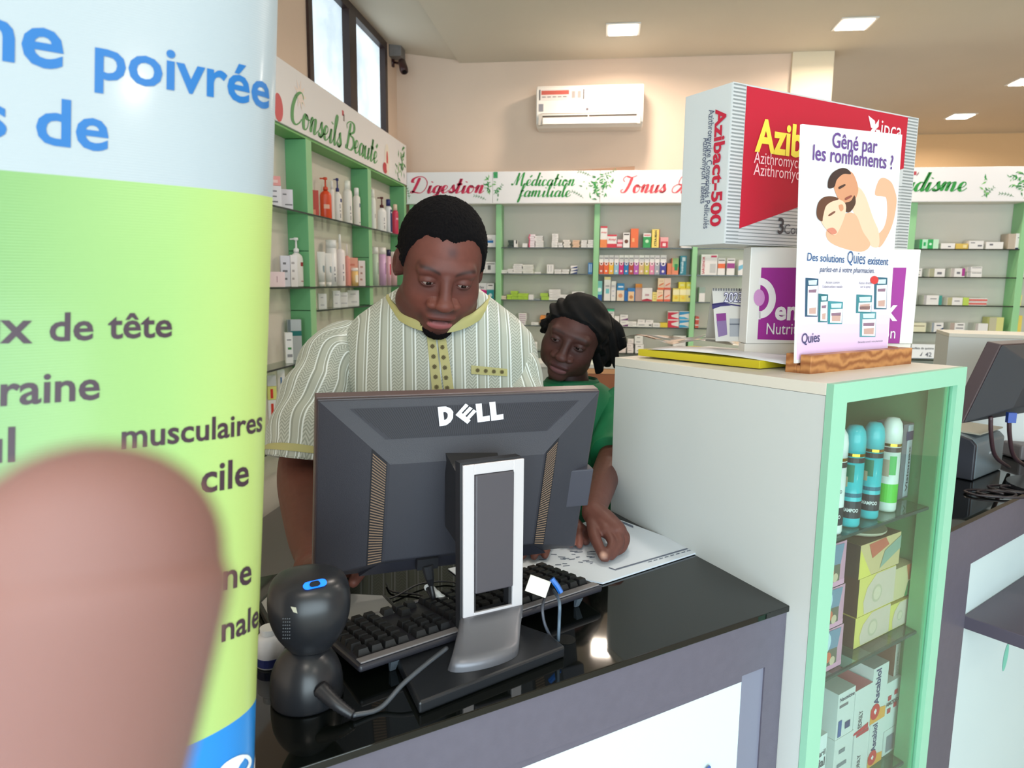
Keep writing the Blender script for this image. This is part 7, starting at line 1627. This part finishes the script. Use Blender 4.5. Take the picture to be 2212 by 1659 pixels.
# arms and hands
def hnd(w_, kn, dirs, thumb, r=.0088, L_=(.040, .025, .020)):
    """hand: wrist, four knuckles, curled fingers given by joint points"""
    out = [chain([(w_[0], w_[1]), ((w_[0] + (kn[1] + kn[2]) / 2) / 2, .024), ((kn[1] + kn[2]) / 2, .021)]), chain([(w_[0], w_[1] * .8), (kn[0], .014)]), chain([(w_[0], w_[1] * .8), (kn[3], .013)]), chain([(kn[0], .012), (kn[1], .013), (kn[2], .0125), (kn[3], .011)])]
    for k, pts in enumerate(dirs): out.append(chain([(kn[k], r * 1.12)] + [(p, r * (1 - .1 * i)) for i, p in enumerate(pts)], 12))
    out.append(chain(thumb, 12)); return out
A1 = lambda x, y, D: at(x, y, D=D)
wr = A1(668, 1232, 1.16); kn = [A1(690, 1262, 1.105), A1(712, 1258, 1.10), A1(732, 1256, 1.105), A1(750, 1258, 1.115)]
kn = [V((p.x, p.y, 1.062)) for p in kn]
L1_ = hnd((wr, .026), kn, [[V((p.x + .004, p.y - .035, 1.060)), V((p.x + .006, p.y - .055, 1.048)), V((p.x + .007, p.y - .066, 1.042))] for p in kn], [(wr + V((.01, -.01, -.004)), .013), (V((kn[3].x + .02, kn[3].y - .01, 1.052)), .011), (V((kn[3].x + .025, kn[3].y - .04, 1.046)), .009)])
arm1 = [chain([(A1(690, 860, 1.50), .050), (A1(655, 985, 1.46), .047), (A1(648, 1050, 1.41), .044), (A1(664, 1150, 1.27), .037), (A1(676, 1205, 1.19), .030), (wr, .027)], 20)] + L1_
wr2 = A1(1150, 1160, 1.34); t0 = at(1146, 1200, z=1.012)
kn2 = [V((t0.x + dx, t0.y + .055 + dy, 1.030)) for dx, dy in ((-.030, .006), (-.011, .0), (.009, .0), (.028, .008))]
arm2 = [chain([(A1(1120, 900, 1.50), .050), (A1(1128, 1010, 1.46), .046), (A1(1140, 1090, 1.41), .036), (wr2, .027)], 20)] + hnd((wr2, .026), kn2, [[V((p.x, p.y - .035, 1.026)), V((p.x - .001, p.y - .052, 1.018)), V((p.x - .002, p.y - .062, 1.0135))] for p in kn2], [(wr2 + V((-.012, -.01, -.01)), .013), (V((kn2[0].x - .018, kn2[0].y - .005, 1.022)), .010), (V((kn2[0].x - .020, kn2[0].y - .035, 1.016)), .0085)])
Pa, Fa = remesh(arm1 + arm2, .0026)
P_, F_, C_ = join([head, (Pn, Fn, np.tile(np.array(lin((96, 58, 48))), (len(Pn), 1))), (Pa, Fa, np.tile(sk, (len(Pa), 1)))])
m_skin = skinmat('brown skin'); body = mesh_np('body', P_, F_, m_skin, man, C_)
eyes(OM, MH_, man, (4, 14))
_hl = lambda PH: np.interp(np.abs(np.degrees((PH + np.pi) % (2 * np.pi) - np.pi)), [0, 12, 22, 38, 52, 62, 72, 84, 96, 120, 180], [.090, .088, .090, .090, .074, .050, .004, .002, -.006, -.045, -.075])
def hair_mask(P, PH):
    x = P[..., 0]; nz = np.array([mnoise.noise(V(p) * 70) for p in P.reshape(-1, 3)]).reshape(P.shape[:2]); z = P[..., 2]; m = (z - _hl(PH) + .005 * nz) / .02
    m = np.where((np.abs(x) > .082) & (z < .026) & (z > -.04) & (P[..., 1] > -.02) & (P[..., 1] < .04), -1, m); return m
shell(OM, D_h, R_h, PH_h, MH_, 'hair', m_hair, man, hair_mask, .006, rough=.0022, freq=300)
def beard_mask(P, PH):
    x, y, z = P[..., 0], P[..., 1], P[..., 2]; nz = np.array([mnoise.noise(V(p) * 120) for p in P.reshape(-1, 3)]).reshape(P.shape[:2]); a = np.abs(x)
    m = (-.1000 + np.interp(a, [0, .02, .035, .045, .055, .07], [-.004, 0, .004, .002, -.02, -.06]) - z + .004 * nz) / .012; return np.where((y > .0) | (z < -.135), -1, m)
shell(OM, D_h, R_h, PH_h, MH_, 'beard', m_hair, man, beard_mask, .0035, rough=.0018, freq=400)

# shirt cloth: vertical bands, satin lines and herringbone weave
m_sh = bpy.data.materials.new('pale striped damask'); m_sh.use_nodes = True; nt = m_sh.node_tree; bs = nt.nodes['Principled BSDF']
uvn = nt.nodes.new('ShaderNodeUVMap'); sep = nt.nodes.new('ShaderNodeSeparateXYZ'); nt.links.new(uvn.outputs[0], sep.inputs[0])


def mth(op, a, b=None, c=None):
    n_ = nt.nodes.new('ShaderNodeMath'); n_.operation = op
    for i, q in enumerate((a, b, c)):
        if q is None: continue
        if isinstance(q, (int, float)): n_.inputs[i].default_value = q
        else: nt.links.new(q, n_.inputs[i])
    return n_.outputs[0]


U_, V_ = sep.outputs[0], sep.outputs[1]; per = .050
fu = mth('FRACT', mth('MULTIPLY', mth('ADD', U_, 10.0), 1 / per))
zig = mth('ABSOLUTE', mth('SUBTRACT', mth('FRACT', mth('MULTIPLY', fu, 3.0)), .5))
her = mth('GREATER_THAN', mth('FRACT', mth('ADD', mth('MULTIPLY', V_, 150.0), mth('MULTIPLY', zig, 2.6))), .52)
inb = mth('MULTIPLY', mth('GREATER_THAN', fu, .06), mth('LESS_THAN', fu, .52)); her2 = mth('MULTIPLY', her, inb)
rmp = nt.nodes.new('ShaderNodeValToRGB'); rmp.color_ramp.interpolation = 'CONSTANT'; el = rmp.color_ramp.elements
for k_, (p_, c_) in enumerate(((0, (232, 240, 238)), (.06, (190, 196, 186)), (.52, (230, 238, 236)), (.58, (150, 156, 144)), (.66, (178, 184, 172)), (.88, (222, 230, 226)), (.92, (156, 162, 150)))):
    e_ = el[k_] if k_ < 2 else el.new(p_); e_.position = p_; e_.color = (*lin(c_), 1)
nt.links.new(fu, rmp.inputs[0]); mx = nt.nodes.new('ShaderNodeMix'); mx.data_type = 'RGBA'; nt.links.new(mth('MULTIPLY', her2, .6), mx.inputs[0]); nt.links.new(rmp.outputs[0], mx.inputs[6]); mx.inputs[7].default_value = (*lin((122, 130, 116)), 1); nt.links.new(mx.outputs[2], bs.inputs['Base Color'])
bs.inputs['Roughness'].default_value = .42; bs.inputs['Sheen Weight'].default_value = .2; bs.inputs['Specular IOR Level'].default_value = .55
bp = nt.nodes.new('ShaderNodeBump'); bp.inputs['Strength'].default_value = .35; bp.inputs['Distance'].default_value = .0012; nt.links.new(mth('SUBTRACT', 1.0, her2), bp.inputs['Height']); nt.links.new(bp.outputs[0], bs.inputs['Normal'])

tc_ = at(948, 800, D=1.57); MT = Matrix.Translation((tc_.x, tc_.y, 0)) @ Matrix.Rotation(radians(14), 4, 'Z') @ Matrix.Rotation(radians(0), 4, 'X')
tors = torso_loft([(.20, .13, 0, .0, .60), (.225, .150, 0, .0, .85), (.228, .152, 0, 0, 1.02), (.224, .148, 0, 0, 1.16), (.222, .142, 0, -.002, 1.28), (.220, .128, 0, -.004, 1.34), (.208, .112, 0, -.006, 1.385), (.176, .096, 0, -.008, 1.422), (.130, .082, 0, -.008, 1.455), (.092, .072, 0, -.008, 1.482), (.080, .066, 0, -.008, 1.490)], MT, amp=.007)
s1 = sleeve_loft([(A1(782, 742, 1.55), .050), (A1(732, 762, 1.53), .067), (A1(700, 830, 1.50), .077), (A1(672, 900, 1.47), .078), (A1(657, 968, 1.44), .078), (A1(653, 992, 1.435), .076)], amp=.007, seed=1.3)
s2 = sleeve_loft([(A1(1082, 765, 1.56), .040), (A1(1116, 790, 1.55), .050), (A1(1124, 860, 1.53), .056), (A1(1116, 960, 1.46), .070), (A1(1120, 1000, 1.45), .068)], amp=.006, seed=4.1)
_, bvm = garment('shirt', [tors, s1, s2], m_sh, man)
m_gold = mat((184, 180, 120), .45, name='pale gold braid'); m_mot = mat((88, 78, 40), .6, name='dark motif thread')
# collar band round the neck
b = MB(); n = 48; rings = []
for (k_, dz) in ((1.0, -.010), (1.01, .002), (.985, .013), (.94, .0132), (.94, -.008)):
    rg = []
    for i in range(n):
        a = 2 * pi * i / n; fr_ = max(0, -sin(a)); rg.append(MT @ V((.113 * k_ * cos(a), -.022 + .096 * k_ * sin(a) - .018 * fr_, 1.458 + dz - .052 * fr_ ** 1.6)))
    rings.append(rg)
b.loft(rings, m_gold, cap=False); part(b, 'collar', man, smooth=True)
drape(bvm, [(921, 716), (939, 716), (959, 870), (936, 870)], 3, 18, m_gold, 'placket', man, .003); drape(bvm, [(943, 716), (961, 716), (985, 870), (963, 870)], 3, 18, m_gold, 'placket', man, .0036)
drape(bvm, [(1018, 789), (1096, 797), (1096, 813), (1018, 808)], 8, 2, m_gold, 'pocket_band', man, .003)
b = MB()
def motif(cx_, cy_, r_=5):
    for a_ in (0, pi / 2, pi / 4, -pi / 4):
        q4 = []
        for du_, dv_ in ((-1, -.22), (1, -.22), (1, .22), (-1, .22)):
            x = cx_ + r_ * (du_ * cos(a_) - dv_ * sin(a_)); y = cy_ + r_ * (du_ * sin(a_) + dv_ * cos(a_)); d = ray(x, y).normalized(); h_, _, _, _ = bvm.ray_cast(CAM, d)
            if h_ is None: return
            q4.append(h_ - d * .0046)
        b.add(q4, [(0, 1, 2, 3)], m_mot)
for i in range(7): motif(931 + i * 2.2 + 1, 726 + i * 22); motif(953 + i * 2.6, 728 + i * 22)
for i in range(4): motif(1032 + i * 17.5, 800 + i * 1.2, 4.5)
part(b, 'embroidery', man)
# cuff line on the near sleeve
b = MB(); sp1 = s1[0]; n = 48; rows_ = len(sp1) // n
for r0, r1_, mt_ in ((rows_ - 9, rows_ - 7, m_gold),):
    c0_ = sum((V(sp1[r0 * n + k]) for k in range(n)), V()) / n
    b.add([V(sp1[r * n + k]) + (V(sp1[r * n + k]) - c0_).normalized() * .0015 for r in (r0, r1_) for k in range(n)], [(k, (k + 1) % n, n + (k + 1) % n, n + k) for k in range(n)], mt_)
part(b, 'cuff_braid', man, smooth=True)
# trousers and shoes, hidden by the counter
m_tr = mat((150, 156, 140), .7, name='pale trousers'); m_shoe = mat((40, 30, 26), .5)
b = MB()
for s in (-1, 1): b2 = chain([(MT @ V((s * .09, 0, .72)), .11), (MT @ V((s * .10, 0, .40)), .085), (MT @ V((s * .11, .0, .10)), .065)], 20); b.add(b2.v, b2.f, m_tr)
part(b, 'trousers', man, smooth=True)
for s in (-1, 1): b = MB(); b.box((-.05, -.20, .0), (.05, .09, .07), m_shoe, MT @ Matrix.Translation((s * .11, 0, 0))); part(b, 'shoe', man, bevel=.02)

# ================================================== the woman
OW = dict(w=1.10, fat=.0, nose=1.25, lip=1.25, open=.0, eye=.0040, skin=(76, 46, 42), dark=(40, 24, 26), warm=(98, 56, 50), lipc=(84, 46, 48), lipc2=(120, 76, 80), brow=.5)
wp = at(1240, 724, D=1.80)
MWm = Matrix.Translation(wp) @ Matrix.Rotation(radians(-6), 4, 'Z') @ Matrix.Rotation(radians(20), 4, 'Y') @ Matrix.Rotation(radians(17), 4, 'X') @ Matrix.Scale(.86, 4)
wom = thing('person', 'woman in a black headwrap and green shirt, writing on the papers', 'person', (wp.x, wp.y + .02, 0))
D_w, R_w, PH_w = head_grid(OW, 300, 220); R_w = R_w * (1 - .15 * sm(D_w[..., 2], .35, .95)); Pw = (D_w * R_w[..., None]).reshape(-1, 3); headw = (xf(MWm, Pw), grid_faces(*R_w.shape), head_pigment(Pw, OW))
nb_ = at(1238, 880, D=1.86)
Pn, Fn = remesh([chain([(MWm @ V((0, .02, -.04)), .050), (MWm @ V((0, .03, -.10)), .050), (V((nb_.x, nb_.y, 1.16)), .058)], 20)], .006)
wr = A1(1283, 1108, 1.36); kn = [A1(1309, 1148, 1.305), A1(1325, 1147, 1.305), A1(1336, 1149, 1.315), A1(1341, 1150, 1.332)]
fing = [[A1(1322, 1172, 1.278), A1(1316, 1192, 1.262), A1(1310, 1206, 1.250)], [A1(1339, 1168, 1.285), A1(1331, 1190, 1.270), A1(1320, 1203, 1.260)], [A1(1350, 1165, 1.300), A1(1345, 1184, 1.290), A1(1333, 1193, 1.285)], [A1(1351, 1157, 1.325), A1(1351, 1172, 1.312), A1(1343, 1182, 1.305)]]
hw_ = hnd((wr, .024), kn, fing, [(A1(1280, 1125, 1.34), .013), (A1(1284, 1156, 1.298), .0115), (A1(1295, 1184, 1.270), .0098), (A1(1304, 1204, 1.252), .0085)], r=.0086)
armw = [chain([(A1(1330, 962, 1.72), .034), (A1(1316, 1006, 1.64), .034), (A1(1298, 1052, 1.50), .031), (A1(1288, 1085, 1.41), .026), (wr, .024)], 20)] + hw_
wr3 = A1(1225, 1120, 1.42); tip = at(1246, 1183, z=1.008)
kn3 = [V((tip.x + dx, tip.y + .052 + abs(dx) * .2, 1.024)) for dx in (-.045, -.028, -.012, .004)]
armw2 = [chain([(A1(1140, 960, 1.80), .040), (A1(1160, 1030, 1.66), .034), (A1(1200, 1090, 1.50), .028), (wr3, .024)], 20)] + hnd((wr3, .022), kn3, [[V((p.x, p.y - .03, 1.020)), V((p.x + .001, p.y - .045, 1.014)), V((p.x + .001, p.y - .052, 1.0125))] for p in kn3], [(wr3 + V((.01, -.01, -.01)), .012), (V((kn3[3].x + .015, kn3[3].y, 1.018)), .010), (V((kn3[3].x + .012, kn3[3].y - .03, 1.0125)), .0082)], r=.0082)
Pa, Fa = remesh(armw + armw2, .0024)
ca = np.tile(np.array(lin((96, 58, 50))), (len(Pa), 1)); tipd = np.linalg.norm(Pa - np.array(A1(1303, 1198, 1.246)), axis=1); mk = np.clip(1 - tipd / .010, 0, 1)[:, None]; ca = ca * (1 - mk * .8) + np.array(lin((220, 176, 156))) * mk * .8
mk = np.clip(1 - np.linalg.norm(Pa - np.array(tip), axis=1) / .03, 0, 1)[:, None]; ca = ca * (1 - mk * .7) + np.array(lin((176, 116, 104))) * mk * .7
P_, F_, C_ = join([headw, (Pn, Fn, np.tile(np.array(lin((66, 40, 38))), (len(Pn), 1))), (Pa, Fa, ca)])
mesh_np('body', P_, F_, skinmat('deep brown skin'), wom, C_); eyes(OW, MWm, wom, (-10, 8), (112, 96, 92))
m_wrap = mat((10, 10, 12), .75, name='black headcloth', spec=.2)
_wl = lambda PH: np.interp(np.abs(np.degrees((PH + np.pi) % (2 * np.pi) - np.pi)), [0, 30, 50, 70, 85, 120, 180], [.074, .070, .052, .012, -.030, -.060, -.080])
Pg = D_w * R_w[..., None]; Pz = Pg[..., 2]
fold = .0035 * np.sin((Pg[..., 2] * 1.0 + Pg[..., 0] * .55 + .25 * Pg[..., 1]) * 210) * (1 + .5 * np.sin(Pg[..., 0] * 60)) + .004 * np.sin(Pg[..., 2] * 90 + Pg[..., 0] * 40)
fold = fold * (1 - .7 * sm(D_w[..., 2], .7, .95)); mw_mask = lambda P, PH: (P[..., 2] - _wl(PH)) / .02
shell(OW, D_w, R_w + np.where(mw_mask(Pg, PH_w) > 0, .004 + fold, 0), PH_w, MWm, 'headwrap', m_wrap, wom, mw_mask, .006, rough=.002, freq=40, back=.003)
B_ = lambda x, y, D: at(x, y, D=D)
lob = [chain([(B_(1278, 700, 1.83), .038), (B_(1300, 700, 1.84), .034), (B_(1322, 712, 1.84), .026), (B_(1343, 735, 1.83), .016), (B_(1338, 752, 1.83), .010)], 14),
       chain([(B_(1282, 720, 1.82), .030), (B_(1290, 750, 1.82), .026), (B_(1296, 780, 1.82), .020), (B_(1292, 803, 1.82), .008)], 14),
       chain([(B_(1290, 710, 1.83), .030), (B_(1312, 735, 1.83), .026), (B_(1322, 765, 1.83), .016), (B_(1332, 792, 1.83), .007)], 14),
       chain([(B_(1286, 715, 1.85), .030), (B_(1305, 745, 1.86), .026), (B_(1312, 775, 1.86), .016), (B_(1312, 788, 1.86), .008)], 14)]
Pk, Fk = remesh(lob, .0035, 3); Pk = np.array([np.array(p) + .005 * sin(p[0] * 260 + p[2] * 60) * np.array((.6, -.6, 0)) for p in Pk]); mesh_np('headwrap_knot', Pk, Fk, m_wrap, wom)
m_gs = mat((8, 118, 74), .7, name='green cotton', bump=.1, bscale=300, noise=.08, nscale=12)
MTw = Matrix.Translation((nb_.x - .005, nb_.y, 0)) @ Matrix.Rotation(radians(4), 4, 'Z')
tw_ = torso_loft([(.17, .11, 0, 0, .50), (.175, .11, 0, 0, .80), (.185, .11, 0, 0, 1.0), (.186, .108, 0, 0, 1.09), (.172, .10, 0, 0, 1.155), (.135, .086, 0, 0, 1.20), (.085, .070, 0, 0, 1.235), (.066, .060, 0, 0, 1.245)], MTw, amp=.006)
sA = sleeve_loft([(A1(1310, 872, 1.85), .050), (A1(1334, 890, 1.83), .058), (A1(1334, 940, 1.76), .058), (A1(1322, 988, 1.68), .056)], amp=.005, seed=2); sB = sleeve_loft([(A1(1150, 872, 1.85), .050), (A1(1128, 890, 1.83), .056), (A1(1130, 940, 1.80), .056), (A1(1142, 990, 1.76), .054)], amp=.005, seed=3)
garment('shirt', [tw_, sA, sB], m_gs, wom)
b = MB(); rings = [[MTw @ V((.070 * k_ * cos(2 * pi * i / 40), .063 * k_ * sin(2 * pi * i / 40), 1.240 + dz)) for i in range(40)] for k_, dz in ((1, -.004), (1.03, .004), (.95, .012), (.9, .004))]; b.loft(rings, mat((6, 96, 60), .7), cap=False); part(b, 'collar', wom, smooth=True)
b = MB()
for s in (-1, 1): b2 = chain([(MTw @ V((s * .08, 0, .60)), .095), (MTw @ V((s * .08, 0, .35)), .07), (MTw @ V((s * .09, .0, .09)), .05)], 20); b.add(b2.v, b2.f, mat((30, 34, 50), .7))
part(b, 'trousers', wom, smooth=True)
for s in (-1, 1): b = MB(); b.box((-.04, -.17, .0), (.04, .07, .05), m_shoe, MTw @ Matrix.Translation((s * .09, 0, 0))); part(b, 'shoe', wom, bevel=.015)
